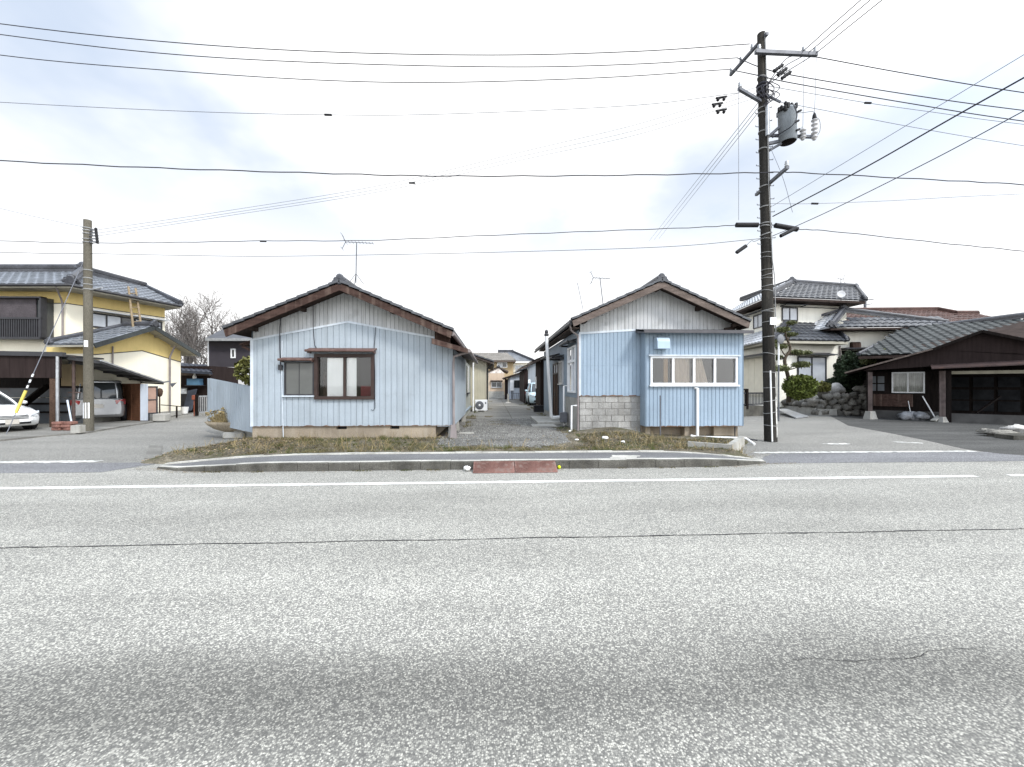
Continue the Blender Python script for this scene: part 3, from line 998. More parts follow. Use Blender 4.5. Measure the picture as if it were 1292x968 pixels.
SIDZ = .585
small = WF.rect(359.5, 457, 397, 499)
bigw = WF.rect(398, 447, 473, 504)
holes = [(bigw[0] + .02, bigw[1] - .02, bigw[2] + .02, bigw[3] - .02)]
uF = xF - xL
mb = MB().corr(WF, 0, uF, SIDZ, trimz, .155, .016, holes, .13, kinks=[RX - xL])
mb.corr(WF, uF, WF.len, SIDZ - .02, lambda u: min(trimz(u), 2.86 - .3 * (u - uF)), .155, .016, (), .13)
mb.build('wall', 'siding', HL)
mb = MB().corr(WF, .02, uF + .1, trimz, lambda u: zl(xL + u) - .1, .112, .014, (), .2, base=-.03, kinks=[RX - xL])
mb.build('gable_wall', 'siding_up', HL)
mb = MB()
pk = (RX - xL, trimz(RX - xL))
for a, b in (((-.01, trimz(0)), pk), (pk, (uF + .1, trimz(uF + .1)))):
    mb.wpoly(WF, [(a[0], a[1] - .025), (b[0], b[1] - .025), (b[0], b[1] + .028), (a[0], a[1] + .028)], -.02, .03)
mb.wbox(WF, -.03, .05, SIDZ, 2.92, -.03, .022)
mb.build('trim', 'trim_pale', HL)
# ragged rusty bottom edge of the sheets
def ragged(root, W, u0, u1, z, hmax, seed, o0, o1):
    rng = random.Random(seed)
    top_, u = [], u0
    while u < u1:
        top_.append((u, z + (rng.uniform(.3, 1) * hmax if rng.random() < .45 else .004)))
        u += rng.uniform(.03, .12)
    top_.append((u1, z + .003))
    mb = MB()
    for a, b in zip(top_, top_[1:]):
        mb.add([W.p(a[0], z - .004, o1), W.p(b[0], z - .004, o1), W.p(b[0], b[1], o1), W.p(a[0], a[1], o1)], [[0, 1, 2, 3]])
    return mb.build('rusty_edge', 'rust', root)


ragged(HL, WF, .0, WF.len, SIDZ, .03, 2, .014, .019)
# side, rear and inner structure
WS = Wall((xR, YF), (xR, 15.9))
MB().corr(WS, .0, WS.len, SIDZ - .02, 2.7, .155, .016, (), .13).build('side_wall', 'siding', HL)
WL = Wall((xL, YF), (xL, 21))
mb = MB()
mb.poly((xL, YF, SIDZ), (xL, 21, SIDZ), (xL, 21, zl(xL) - .12), (xL, YF, zl(xL) - .12))
mb.poly((xL, 21, .2), (xF, 21, .2), (xF, 21, 3.2), (RX, 21, RZ - .1), (xL, 21, 3.1))
mb.poly((xL, YF + .06, SIDZ + .02), (xR, YF + .06, SIDZ + .02), (xR, 21, SIDZ + .02), (xL, 21, SIDZ + .02))
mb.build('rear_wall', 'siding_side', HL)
mb = MB()
mb.box(-1.28, -1.22, 15.9, 21.8, .25, 2.75)
mb.build('rear_side_wall', 'greywall', HL)
# foundation with two vent slots
mb = MB()
vents = [WF.rect(424, 539, 437, 544.5), WF.rect(492, 538.5, 503.5, 544)]
cuts = sorted([0.0] + [v[i] for v in vents for i in (0, 1)] + [uF - .05])
for i, (a, b) in enumerate(zip(cuts, cuts[1:])):
    if i % 2 == 0:
        mb.wbox(WF, a, b, 0.1, SIDZ + .02, -.16, -.03)
    else:
        mb.wbox(WF, a, b, 0.1, SIDZ - .09, -.16, -.03)
mb.wbox(WF, uF - .19, uF - .05, .1, SIDZ + .02, -4.5, -.16)
mb.build('foundation', 'foundation', HL)
for v in vents:
    MB().wbox(WF, v[0] - .02, v[1] + .02, .2, SIDZ, -.19, -.162).build('vent_opening', 'black', HL)
for (x, y) in ((-1.16, 11.1), (-1.14, 12.6), (-1.14, 15.6)):
    MB().hexa([(x - .09, y - .09, .15), (x + .09, y - .09, .15), (x + .09, y + .09, .15), (x - .09, y + .09, .15)], [(x - .06, y - .06, SIDZ), (x + .06, y - .06, SIDZ), (x + .06, y + .06, SIDZ), (x - .06, y + .06, SIDZ)]).build('support_post', 'concrete', HL)
# main roof
Y0, Y1 = 10.42, 21.4
mb = MB()
tile_roof(mb, (EL, Y0, zl(EL)), (EL, Y1, zl(EL)), (RX, Y0, RZ), (RX, Y1, RZ))
tile_roof(mb, (ER, Y1, zl(ER)), (ER, Y0, zl(ER)), (RX, Y1, RZ), (RX, Y0, RZ))
for sx in (EL, ER):
    k = 11
    for i in range(k):
        a = Vector((sx, Y0, zl(sx))).lerp(Vector((RX, Y0, RZ)), i / k)
        b = Vector((sx, Y0, zl(sx))).lerp(Vector((RX, Y0, RZ)), (i + 1.04) / k)
        mb.bar(a + Vector((0, .05, .045)), b + Vector((0, .05, .022)), .2, .06)
rf = mb.build('roof', 'tile', HL)
mb = MB()
ridge_cap(mb, (RX, Y0 + .05, RZ - .03), (RX, Y1, RZ - .03))
end_tile(mb, (RX, Y0 + .02, RZ + .0), (0, -1, 0), .72)
mb.build('ridge', 'tile_dark', rf)
mb = MB()
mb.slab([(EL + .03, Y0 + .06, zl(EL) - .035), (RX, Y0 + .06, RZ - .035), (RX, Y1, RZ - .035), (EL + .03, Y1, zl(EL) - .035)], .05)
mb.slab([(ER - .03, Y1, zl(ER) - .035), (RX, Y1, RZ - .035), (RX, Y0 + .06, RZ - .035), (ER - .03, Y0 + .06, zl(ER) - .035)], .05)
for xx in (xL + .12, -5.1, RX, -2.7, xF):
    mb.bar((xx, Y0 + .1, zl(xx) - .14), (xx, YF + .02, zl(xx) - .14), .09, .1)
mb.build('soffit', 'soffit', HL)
mb = MB()
for sx in (EL + .02, ER - .02):
    WB = Wall((EL, Y0), (ER, Y0))
    a, b = sx - EL, RX - EL
    mb.wpoly(WB, sorted([(a, zl(sx) - .03), (b, RZ - .03)], key=lambda q: q[0]) + sorted([(a + (.05 if sx < RX else -.05), zl(sx) - .20), (b, RZ - .215)], key=lambda q: -q[0]), -.035, .012)
mb.build('barge_board', 'maroon', HL)
# lean-to roof on the lane side, its barge board and the red boarded gap above it
mb = MB()
lz0, lz1, lx0, lx1 = 2.93, 2.66, -1.6, -.66
mb.slab([(lx0, Y0 + .03, lz0), (lx1, Y0 + .03, lz1), (lx1, 15.8, lz1), (lx0, 15.8, lz0)], .03)
mb.build('lean_to_roof', 'metal_red', HL)
WB2 = Wall((lx0, Y0 + .03), (lx1, Y0 + .03))
MB().wpoly(WB2, [(0, lz0 - .005), (lx1 - lx0, lz1 - .005), (lx1 - lx0, lz1 - .12), (0, lz0 - .15)], -.03, .015).build('lean_to_board', 'maroon', HL)
mb = MB()
mb.box(xF - .06, xF + .35, YF - .1, YF + .05, 2.86, 3.16)
mb.poly((xF + .05, YF - .05, 2.85), (xF + .05, 15.8, 2.85), (xF + .05, 15.8, 3.3), (xF + .05, YF - .05, 3.3))
mb.build('boarded_gap', 'maroon', HL)
# gutters and downpipe
mb = MB()
mb.tube([(ER - .02, Y0 + .1, zl(ER) - .07), (ER - .02, Y1, zl(ER) - .09)], .055, 8)
mb.tube([(lx1 + .03, Y0 + .1, lz1 - .05), (lx1 + .03, 15.7, lz1 - .07)], .05, 8)
mb.build('gutter', 'pipe_grey', HL)
pipe(HL, [(lx1 + .03, 10.75, lz1 - .07), (-.8, 10.8, 2.56), (-1.06, 10.88, 2.48), (-1.08, 10.9, 2.3), (-1.07, 10.9, .28)], .036, 'pipe_grey')
MB().hexa([(-1.17, 10.8, .1), (-.97, 10.8, .1), (-.97, 11, .1), (-1.17, 11, .1)], [(-1.14, 10.84, .62), (-1.02, 10.84, .62), (-1.02, 10.96, .62), (-1.14, 10.96, .62)]).build('downpipe_boot', 'pipe_grey', HL)
# left side awning seen past the corner
mb = MB()
mb.slab([(xL, 11.3, 3.02), (xL, 13.6, 3.02), (-7.0, 13.6, 2.84), (-7.0, 11.3, 2.84)], .035)
mb.bar((-6.95, 11.35, 2.8), (xL, 11.35, 2.97), .05, .06)
mb.bar((-6.95, 11.35, 2.78), (xL, 11.35, 2.55), .05, .06)
mb.build('side_awning', 'maroon', HL)
# windows
frame_window(HL, WF, small, 2, 'frame_dark', 'frosted', .035, .0, .05, mull=.012, sill='trim_pale')
MB().wbox(WF, small[1] + .004, small[1] + .045, small[2], small[3], .016, .045).build('trim', 'trim_pale', HL)
awning(HL, WF, small[0] - .08, small[1] + .03, small[3] + .05, .2, 'awning', .08)
fr = frame_window(HL, WF, bigw, 2, 'frame_brown', 'glass', .085, -.02, .09, mull=.06, name='window')
awning(HL, WF, bigw[0] - .16, bigw[1] + .06, bigw[3] + .07, .26, 'awning', .1)
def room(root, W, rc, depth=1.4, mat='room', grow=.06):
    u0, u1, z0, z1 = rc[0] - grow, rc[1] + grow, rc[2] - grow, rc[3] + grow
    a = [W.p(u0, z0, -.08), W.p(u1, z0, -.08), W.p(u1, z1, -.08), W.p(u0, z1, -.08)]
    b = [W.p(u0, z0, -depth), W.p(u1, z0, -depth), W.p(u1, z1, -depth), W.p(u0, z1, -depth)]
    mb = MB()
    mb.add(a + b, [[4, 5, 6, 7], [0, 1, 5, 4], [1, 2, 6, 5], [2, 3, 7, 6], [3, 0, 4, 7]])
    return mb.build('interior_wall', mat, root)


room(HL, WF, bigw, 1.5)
def curtain(root, W, u0, u1, z0, z1, off, mat, waves=6, amp=.012):
    mb = MB()
    n = waves * 6
    vs = []
    for i in range(n + 1):
        t = i / n
        o = off + amp * math.sin(t * waves * 2 * math.pi)
        vs += [W.p(u0 + (u1 - u0) * t, z0, o), W.p(u0 + (u1 - u0) * t, z1, o)]
    mb.add(vs, [[2 * i, 2 * i + 2, 2 * i + 3, 2 * i + 1] for i in range(n)], True)
    return mb.build('curtain', mat, root)


def ux(W, px, py=480):
    return W.hit(px, py)[0]


curtain(HL, WF, ux(WF, 412.5), ux(WF, 433), bigw[2] + .06, bigw[3] - .1, -.022, 'curtain', 2, .004)
curtain(HL, WF, ux(WF, 434.5), ux(WF, 449.5), bigw[2] + .06, bigw[3] - .1, -.024, 'curtain', 2, .004)
b = WF.rect(452, 487, 468, 500)
MB().wbox(WF, b[0], b[1], b[2], b[3], -.4, -.2).build('indoor_box', 'red_box', HL)
b = WF.rect(402, 469, 408, 500)
MB().wbox(WF, b[0], b[1], b[2], b[3], -.5, -.3).build('indoor_shelf', 'brownwood', HL)
# cables and meter on the front
def wcable(W, pix, off=.03):
    return [W.p(*W.hit(px, py, off), off) for px, py in pix]


MB().tube(wcable(WF, [(358, 398), (354, 402), (353, 415), (353, 440), (354, 462)]), .012, 5).build('cable', 'wire', HL)
MB().tube(wcable(WF, [(395, 384), (395, 410), (396, 425), (397, 436), (399, 439)]), .009, 5).build('cable', 'wire', HL)
MB().tube(wcable(WF, [(474, 413), (472, 440), (473, 470), (473, 515), (471, 518), (468, 517)], .04), .008, 5).build('cable', 'wire', HL)
MB().tube(wcable(WF, [(355, 466), (356, 500), (357.5, 552)]), .011, 6).build('conduit', 'trim_pale', HL)
MB().tube(wcable(WF, [(356, 430), (355.5, 456)]), .014, 6).build('conduit', 'trim_pale', HL)
b = WF.rect(353, 460.5, 357.5, 467)
MB().wbox(WF, b[0], b[1], b[2], b[3], .02, .09).build('meter_box', 'frame_dark', HL)

# ------------------------------------------------------------------ right blue house
HR = thing('blue_house', 'bright blue metal-clad house with a long white-framed window in its front bay', 'house', (5.0, 12, .2))
X0, X1, YM, YB = 2.64, 7.55, 12.0, 11.6
RX2, RZ2, SL2 = 4.99, 4.80, .445
EL2, ER2 = 2.30, 7.70
def zr(X):
    return RZ2 - SL2 * abs(X - RX2)


WM = Wall((X0, YM), (X1, YM))
BL, BR = 4.54, 7.54
uB = BL - X0
def trim2(u):
    return 3.28 + .065 * u


blk = 1.37
MB().corr(WM, 0, uB + .05, blk, trim2, .118, .014, (), .16).build('wall', 'siding_right', HR)
MB().corr(WM, .02, X1 - X0, lambda u: min(trim2(u), 3.40), lambda u: zr(X0 + u) - .1, .118, .014, (), .18, base=-.01, kinks=[RX2 - X0]).build('gable_wall', 'siding_up', HR)
mb = MB()
mb.wpoly(WM, [(-.01, trim2(0) - .03), (uB, trim2(uB) - .03), (uB, trim2(uB) + .03), (-.01, trim2(0) + .03)], -.01, .03)
MB().wbox(WM, 0, uB, 2.31, 2.325, .014, .02).build('sheet_lap', 'siding_right', HR)
mb.wbox(WM, -.025, .04, blk, 3.26, -.02, .022)
mb.build('trim', 'trim_pale', HR)
rng = random.Random(9)
ragged(HR, WM, 0, uB, blk - .008, .045, 9, 0, .024)
# concrete block base
mb = MB()
mo = MB().wbox(WM, 0.012, uB + .04, 0, blk - .012, -.16, -.018)
mo.build('mortar_bed', 'mortar', HR)
r = 0
z = blk - .2
while z > -.15:
    u = -.2 * (r % 2)
    while u < uB:
        a, b = max(u, 0) + .006, min(u + .39, uB) - .006
        if b - a > .05:
            mb.wbox(WM, a, b, z + .006, z + .185, -.1, -.006 + .006 * rng.random())
        u += .4
    z -= .195
    r += 1
mb.build('block_base', 'block', HR)
# alley side wall with its openings
WA = Wall((X0, YM), (X0, 20.4), flip=False)
aw = (.45, 1.75, 1.45, 2.98)
ad = (3.7, 5.0, .42, 2.6)
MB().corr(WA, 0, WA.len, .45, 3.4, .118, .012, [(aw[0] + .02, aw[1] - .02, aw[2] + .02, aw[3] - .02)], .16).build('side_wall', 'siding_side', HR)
MB().wbox(WA, 0.02, 2.2, 0, 1.3, .016, .03).wbox(WA, 2.2, WA.len, 0, .5, -.1, -.005).build('side_base', 'concrete', HR)
mb = MB()
mb.poly((X0, 20.4, .2), (X1, 20.4, .2), (X1, 20.4, 3.4), (RX2, 20.4, RZ2 - .1), (X0, 20.4, 3.4))
mb.poly((X1, YM, .2), (X1, 20.4, .2), (X1, 20.4, 3.5), (X1, YM, 3.5))
mb.build('rear_wall', 'siding_side', HR)
fr = frame_window(HR, WA, aw, 2, 'frame_white', ['pane_pale', 'glass'], .06, -.03, .05, name='window')
MB().wbox(WA, aw[0] + .05, aw[1] - .05, 2.45, 2.52, -.03, .055).build('window_transom', 'frame_white', fr)
room(HR, WA, aw, 1.0)
fr = frame_window(HR, WA, (2.65, 3.45, 1.75, 2.62), 2, 'frame_silver', 'frosted', .05, .01, .07, name='window', sill='frame_silver')
dn = MB().wbox(WA, ad[0], ad[1], ad[2], ad[2] + .05, .0, .05).wbox(WA, ad[0], ad[1], ad[3] - .06, ad[3], .0, .07).wbox(WA, ad[0], ad[0] + .06, ad[2], ad[3], .0, .07).wbox(WA, ad[1] - .06, ad[1], ad[2], ad[3], .0, .07).wbox(WA, ad[0] + .62, ad[0] + .68, ad[2], ad[3], 0, .06).wbox(WA, ad[0], ad[1], 2.15, 2.2, 0, .065).build('door_frame', 'frame_brown', HR)
MB().wbox(WA, ad[0] + .07, ad[0] + .61, ad[2] + .06, 2.14, .012, .03).wbox(WA, ad[0] + .69, ad[1] - .07, ad[2] + .06, 2.14, .012, .035).build('door', 'brownwood', dn)
MB().wbox(WA, ad[0] + .07, ad[1] - .07, 2.21, ad[3] - .07, .012, .03).build('window_pane', 'pane_pale', dn)
MB().wbox(WA, ad[0] + .8, ad[0] + .83, 1.2, 1.4, .035, .07).build('door_handle', 'chrome', dn)
awning(HR, WA, 2.55, 3.55, 2.72, .45, 'frame_dark', .12)
awning(HR, WA, 3.5, 5.2, 2.82, .55, 'frame_dark', .14, 'door_canopy')
awning(HR, WA, .35, 1.9, 3.08, .3, 'frame_dark', .1)
# bay
WBY = Wall((BL, YB), (BR, YB))
bz0, bz1 = .47, 3.27
bw = WBY.rect(820, 450, 929.5, 485.5)
mb = MB().corr(WBY, 0.03, WBY.len - .01, bz0, bz1, .119, .016, [(bw[0] + .02, bw[1] - .02, bw[2] + .02, bw[3] - .02)], .16)
WBL = Wall((BL, YB), (BL, YM))
WBR = Wall((BR, YB), (BR, YM), flip=True)
mb.corr(WBL, .03, WBL.len, bz0, bz1 + .03, .119, .012, (), .16)
mb.corr(WBR, .0, WBR.len, bz0, bz1, .119, .012, (), .16)
mb.add([WBY.p(.03, bz0, .016), WBY.p(.0, bz0, -.004), WBY.p(-.012, bz0, -.03), WBY.p(-.012, bz1, -.03), WBY.p(.0, bz1, -.004), WBY.p(.03, bz1, .016)], [[0, 5, 4, 1], [1, 4, 3, 2]], True)
bay = mb.build('bay', 'siding_right', HR)
ragged(bay, WBY, .04, WBY.len - .02, bz0 - .006, .03, 12, 0, .021)
mb = MB()
mb.slab([(BL - .16, YB - .28, 3.30), (BR + .12, YB - .28, 3.30), (BR + .12, YM + .01, 3.43), (BL - .16, YM + .01, 3.43)], .05)
mb.bar((BL - .16, YB - .3, 3.265), (BR + .12, YB - .3, 3.265), .05, .09)
mb.bar((BL - .14, YB - .28, 3.26), (BL - .14, YM, 3.36), .04, .1)
mb.build('bay_roof', pmat('dark_grey_metal', (.075, .072, .078), .4, .2, 3), bay)
fr = frame_window(HR, WBY, bw, 4, 'frame_white', 'glass', .055, -.03, .06, mull=.06, name='window')
MB().wbox(WBY, bw[0] - .06, bw[1] + .06, bw[3] + .003, bw[3] + .05, .0, .1).build('window_header', 'trim_pale', fr)
MB().wbox(WBY, bw[0] - .03, bw[1] + .04, bw[2] - .05, bw[2] - .003, .0, .1).build('window_sill', 'frame_white', fr)
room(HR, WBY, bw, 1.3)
q = (bw[1] - bw[0]) / 4
curtain(HR, WBY, bw[0] + q * 1.05, bw[0] + q * 1.9, bw[2] + .03, bw[3] - .04, -.12, 'curtain_beige', 4, .02)
mb = MB()
c0 = bw[0] + q * 2.05
vs = []
for i in range(19):
    t = i / 18
    top = c0 + q * .75 * t * .55
    bot = c0 + q * .72 * t
    o = -.12 + .02 * math.sin(t * 22)
    vs += [WBY.p(bot, bw[2] + .03, o), WBY.p(top, bw[3] - .04, o)]
mb.add(vs, [[2 * i, 2 * i + 2, 2 * i + 3, 2 * i + 1] for i in range(18)], True)
mb.build('curtain', 'curtain_beige', HR)
MB().wbox(WBY, bw[0] + q * .72, bw[0] + q * .9, bw[2], bw[3], -.2, -.12).build('indoor_board', pmat('indoor_timber', (.28, .17, .08), .7, .2, 4), HR)
# hood vent on the bay
hv = WBY.rect(824.5, 427, 840, 441)
vs = []
mb = MB()
prof = [(0, hv[3]), (.18, hv[3]), (.25, hv[3] - .04), (.285, hv[3] - .12), (.29, hv[2]), (0, hv[2])]
mb.loft([[WBY.p(hv[0], z, .016 + o) for o, z in prof], [WBY.p(hv[1], z, .016 + o) for o, z in prof]])
mb.build('vent_hood', pmat('pale_blue_hood', (.40, .50, .60), .5, .08, 3), bay)
# open underside: dark base wall set back
mb = MB()
mb.box(BL + .06, BL + .2, YB + .15, YM, 0, bz0)
mb.box(BL + 1.25, BL + 1.4, YB + .12, YM, 0, bz0)
mb.box(BL, BR - .02, YM - .02, YM + .12, 0, 1.2)
mb.box(BR - .8, BR - .05, YB + .2, YB + .35, 0, bz0)
mb.poly((BL, YB, bz0 + .01), (BR, YB, bz0 + .01), (BR, YM, bz0 + .01), (BL, YM, bz0 + .01))
mb.build('base_wall', 'foundation', HR)
# main roof
Y0, Y1 = 11.5, 21.6
mb = MB()
tile_roof(mb, (EL2, Y0, zr(EL2)), (EL2, Y1, zr(EL2)), (RX2, Y0, RZ2), (RX2, Y1, RZ2))
tile_roof(mb, (ER2, Y1, zr(ER2)), (ER2, Y0, zr(ER2)), (RX2, Y1, RZ2), (RX2, Y0, RZ2))
for sx in (EL2, ER2):
    k = 10
    for i in range(k):
        a = Vector((sx, Y0, zr(sx))).lerp(Vector((RX2, Y0, RZ2)), i / k)
        b = Vector((sx, Y0, zr(sx))).lerp(Vector((RX2, Y0, RZ2)), (i + 1.04) / k)
        mb.bar(a + Vector((0, .05, .045)), b + Vector((0, .05, .022)), .2, .06)
rf = mb.build('roof', 'tile', HR)
mb = MB()
ridge_cap(mb, (RX2, Y0 + .05, RZ2 - .03), (RX2, Y1, RZ2 - .03))
end_tile(mb, (RX2, Y0 + .02, RZ2 + .0), (0, -1, 0), .72)
mb.build('ridge', 'tile_dark', rf)
mb = MB()
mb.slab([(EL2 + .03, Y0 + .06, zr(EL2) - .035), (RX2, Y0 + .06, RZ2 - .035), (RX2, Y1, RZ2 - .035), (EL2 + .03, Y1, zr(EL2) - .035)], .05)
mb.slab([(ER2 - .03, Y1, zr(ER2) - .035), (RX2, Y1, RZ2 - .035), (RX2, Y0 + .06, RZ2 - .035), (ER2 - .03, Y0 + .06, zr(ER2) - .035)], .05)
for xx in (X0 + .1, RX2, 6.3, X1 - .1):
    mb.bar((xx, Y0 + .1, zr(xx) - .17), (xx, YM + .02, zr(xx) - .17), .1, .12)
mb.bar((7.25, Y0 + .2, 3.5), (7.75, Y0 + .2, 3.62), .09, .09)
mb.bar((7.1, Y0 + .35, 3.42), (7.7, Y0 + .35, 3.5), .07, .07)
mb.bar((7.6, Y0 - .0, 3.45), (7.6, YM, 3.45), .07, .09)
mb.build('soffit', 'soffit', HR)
mb = MB()
WB = Wall((EL2, Y0), (ER2, Y0))
for sx in (EL2 + .02, ER2 - .02):
    a, b = sx - EL2, RX2 - EL2
    mb.wpoly(WB, sorted([(a, zr(sx) - .03), (b, RZ2 - .03)], key=lambda q: q[0]) + sorted([(a + (.04 if sx < RX2 else -.04), zr(sx) - .20), (b, RZ2 - .23)], key=lambda q: -q[0]), -.035, .012)
mb.build('barge_board', 'greywood', HR)
mb = MB()
mb.tube([(EL2 - .0, Y0 + .1, zr(EL2) - .07), (EL2 - .0, Y1, zr(EL2) - .09)], .055, 8)
mb.build('gutter', 'frame_dark', HR)
mb = MB()
mb.slab([(EL2 + .06, YM, zr(EL2) - .14), (X0, YM, zr(EL2) - .14), (X0, 20.4, zr(EL2) - .14), (EL2 + .06, 20.4, zr(EL2) - .14)], .03)
mb.build('eave_soffit', 'greywood', HR)
pipe(HR, [(EL2, 11.75, zr(EL2) - .1), (2.35, 11.85, 3.35), (2.58, 11.92, 3.2), (2.58, 11.93, 3.0), (2.58, 11.93, .3)], .03, 'pipe_grey')
# white waste pipe under the bay window
p = WBY.p(*WBY.hit(880, 490, .07), .07)
q1 = Vector((p.x, p.y, .17))
pipe(HR, [p + Vector((-.06, .05, .0)), p, q1 + Vector((0, 0, .06)), q1], .042, 'pvc', 'waste_pipe', 10)
pe = pd(941, 553, 11.45)
pipe(HR, [q1 + Vector((-.2, .02, .02)), q1 + Vector((0, 0, -.02)), Vector((pe.x, pe.y, .16)), Vector((pe.x + .06, pe.y - .3, .03))], .038, 'pvc', 'waste_pipe', 10)
pipe(HR, [(BR - .25, YB + .02, bz0), (BR - .25, YB + .02, .12), (BR + .15, YB - .1, .08), (BR + .3, YB - .2, .06)], .02, 'frame_dark', 'drainpipe')
# flue and pipes on the alley side
ft, fb = pd(689.5, 424, 15.0), pd(695.5, 526, 15.0)
pipe(HR, [ft, fb, fb + Vector((.02, 0, -.03)), fb + Vector((.42, .1, -.02))], .064, 'pvc', 'flue_pipe', 12)
MB().lathe(ft - Vector((0, 0, .02)), [(.05, 0), (.085, .03), (.085, .1), (.05, .12), (.07, .14), (.06, .22), (.02, .26)], 12).build('flue_cap', 'frame_dark', HR)
a, b = pd(711.5, 487, 13.9), pd(711.5, 537, 13.9)
pipe(HR, [a + Vector((.2, 0, .0)), a, b], .032, 'pvc', 'drainpipe', 8)
a, b = pd(721.5, 512, 12.2), pd(721, 545, 12.2)
pipe(HR, [a + Vector((.16, 0, 0)), a, b], .032, 'pvc', 'drainpipe', 8)
a = pd(711, 520, 13.75)
MB().bevbox(a.x - .12, a.x + .12, a.y - .12, a.y + .1, a.z - .36, a.z, .015).build('meter_box', 'steel', HR)
MB().bevbox(1.62, 2.6, 14.4, 17.2, .2, .36, .015).build('door_step', 'concrete', HR)
MB().box(1.35, 2.2, 13.5, 14.3, .2, .29).build('door_step', 'concrete', HR)
# ------------------------------------------------------------------ row down the lane
def gable_box(root, x0, x1, y0, y1, z0, ze, rx, rzz, wmat, rmat, ov=.4, ovy=.35, tw=.3, corr=None, gmat=None, barge='greywood'):
    """plain house body with a gable facing the street"""
    W = Wall((x0, y0), (x1, y0))
    sl = (rzz - ze) / max(rx - x0, x1 - rx)
    zt = lambda u: rzz - .1 - sl * abs(x0 + u - rx)
    mb = MB()
    if corr:
        mb.corr(W, 0, W.len, z0, (lambda u: min(zt(u), ze)) if gmat else zt, corr, .014, (), .18, kinks=[rx - x0])
        mb.corr(Wall((x0, y0), (x0, y1)), 0, y1 - y0, z0, ze, corr, .012, (), .18)
        mb.corr(Wall((x1, y0), (x1, y1), flip=(x1 < 0 and False)), 0, y1 - y0, z0, ze, corr, .012, (), .18)
        mb.poly((x0, y1, z0), (x1, y1, z0), (x1, y1, ze), (x0, y1, ze))
    else:
        mb.loft([[(x0, y0, z0), (x1, y0, z0), (x1, y1, z0), (x0, y1, z0)], [(x0, y0, ze), (x1, y0, ze), (x1, y1, ze), (x0, y1, ze)]])
        if not gmat:
            mb.wpoly(W, [(0, ze), (x1 - x0, ze), (rx - x0, rzz - .1)], -.1, 0)
    w = mb.build('wall', wmat, root)
    if gmat:
        MB().wpoly(W, [(0, ze - .02), (x1 - x0, ze - .02), (rx - x0, rzz - .1)], -.1, .01).build('gable_wall', gmat, root)
    mb = MB()
    ya, yb = y0 - ovy, y1 + ovy
    za, zb = rzz - sl * (rx - x0 + ov), rzz - sl * (x1 + ov - rx)
    tile_roof(mb, (x0 - ov, ya, za), (x0 - ov, yb, za), (rx, ya, rzz), (rx, yb, rzz), tw)
    tile_roof(mb, (x1 + ov, yb, zb), (x1 + ov, ya, zb), (rx, yb, rzz), (rx, ya, rzz), tw)
    rf = mb.build('roof', rmat, root)
    mb = MB()
    mb.slab([(x0 - ov, ya + .04, za - .03), (rx, ya + .04, rzz - .03), (rx, yb, rzz - .03), (x0 - ov, yb, za - .03)], .1)
    mb.slab([(x1 + ov, yb, zb - .03), (rx, yb, rzz - .03), (rx, ya + .04, rzz - .03), (x1 + ov, ya + .04, zb - .03)], .1)
    mb.build('soffit', barge, root)
    mb = MB()
    ridge_cap(mb, (rx, ya, rzz), (rx, yb, rzz), .2, .14)
    end_tile(mb, (rx, ya, rzz), (0, -1, 0), .7)
    mb.build('ridge', 'tile_dark', rf)
    return W


# beige house behind the left one
BG = thing('beige_house', 'beige ribbed metal house behind the pale blue house, air conditioner at its front', 'house', (-1.8, 21.8, .25))
Wg = Wall((-3.2, 21.8), (-.36, 21.8))
mb = MB().corr(Wg, 0, Wg.len, .34, 3.25, .13, .016, (), .18)
mb.corr(Wall((-.36, 21.8), (-.36, 31)), 0, 9.2, .34, 3.0, .13, .014, (), .18)
mb.build('wall', 'beige', BG)
MB().wbox(Wg, -.0, Wg.len - .02, .1, .34, -.2, -.01).build('foundation', 'concrete', BG)
mb = MB()
mb.slab([(-3.4, 21.4, 4.06), (.02, 21.4, 2.93), (.02, 31.2, 2.93), (-3.4, 31.2, 4.06)], .1)
mb.build('soffit', 'greywood', BG)
mb = MB()
tile_roof(mb, (.05, 31.2, 2.96), (.05, 21.36, 2.96), (-3.4, 31.2, 4.1), (-3.4, 21.36, 4.1))
mb.bar((-3.4, 21.42, 4.13), (.05, 21.42, 2.99), .2, .07)
mb.build('roof', 'tile', BG)
pipe(BG, [(.02, 21.45, 2.88), (-.2, 21.6, 2.7), (-.3, 21.72, 2.6), (-.3, 21.72, .3)], .035, 'frame_dark')
pipe(BG, [(-1.06, 21.3, 2.9), (-1.06, 21.3, .3)], .05, 'pvc')
MB().wbox(Wall((-1.22, 15.9), (-1.22, 21.8)), 2.4, 3.6, 1.35, 2.6, 0, .04).build('window', 'pane_dark', BG)
MB().wbox(Wall((-1.22, 15.9), (-1.22, 21.8)), 2.3, 3.7, 1.28, 1.34, 0, .1).build('window_sill', 'frame_dark', BG)
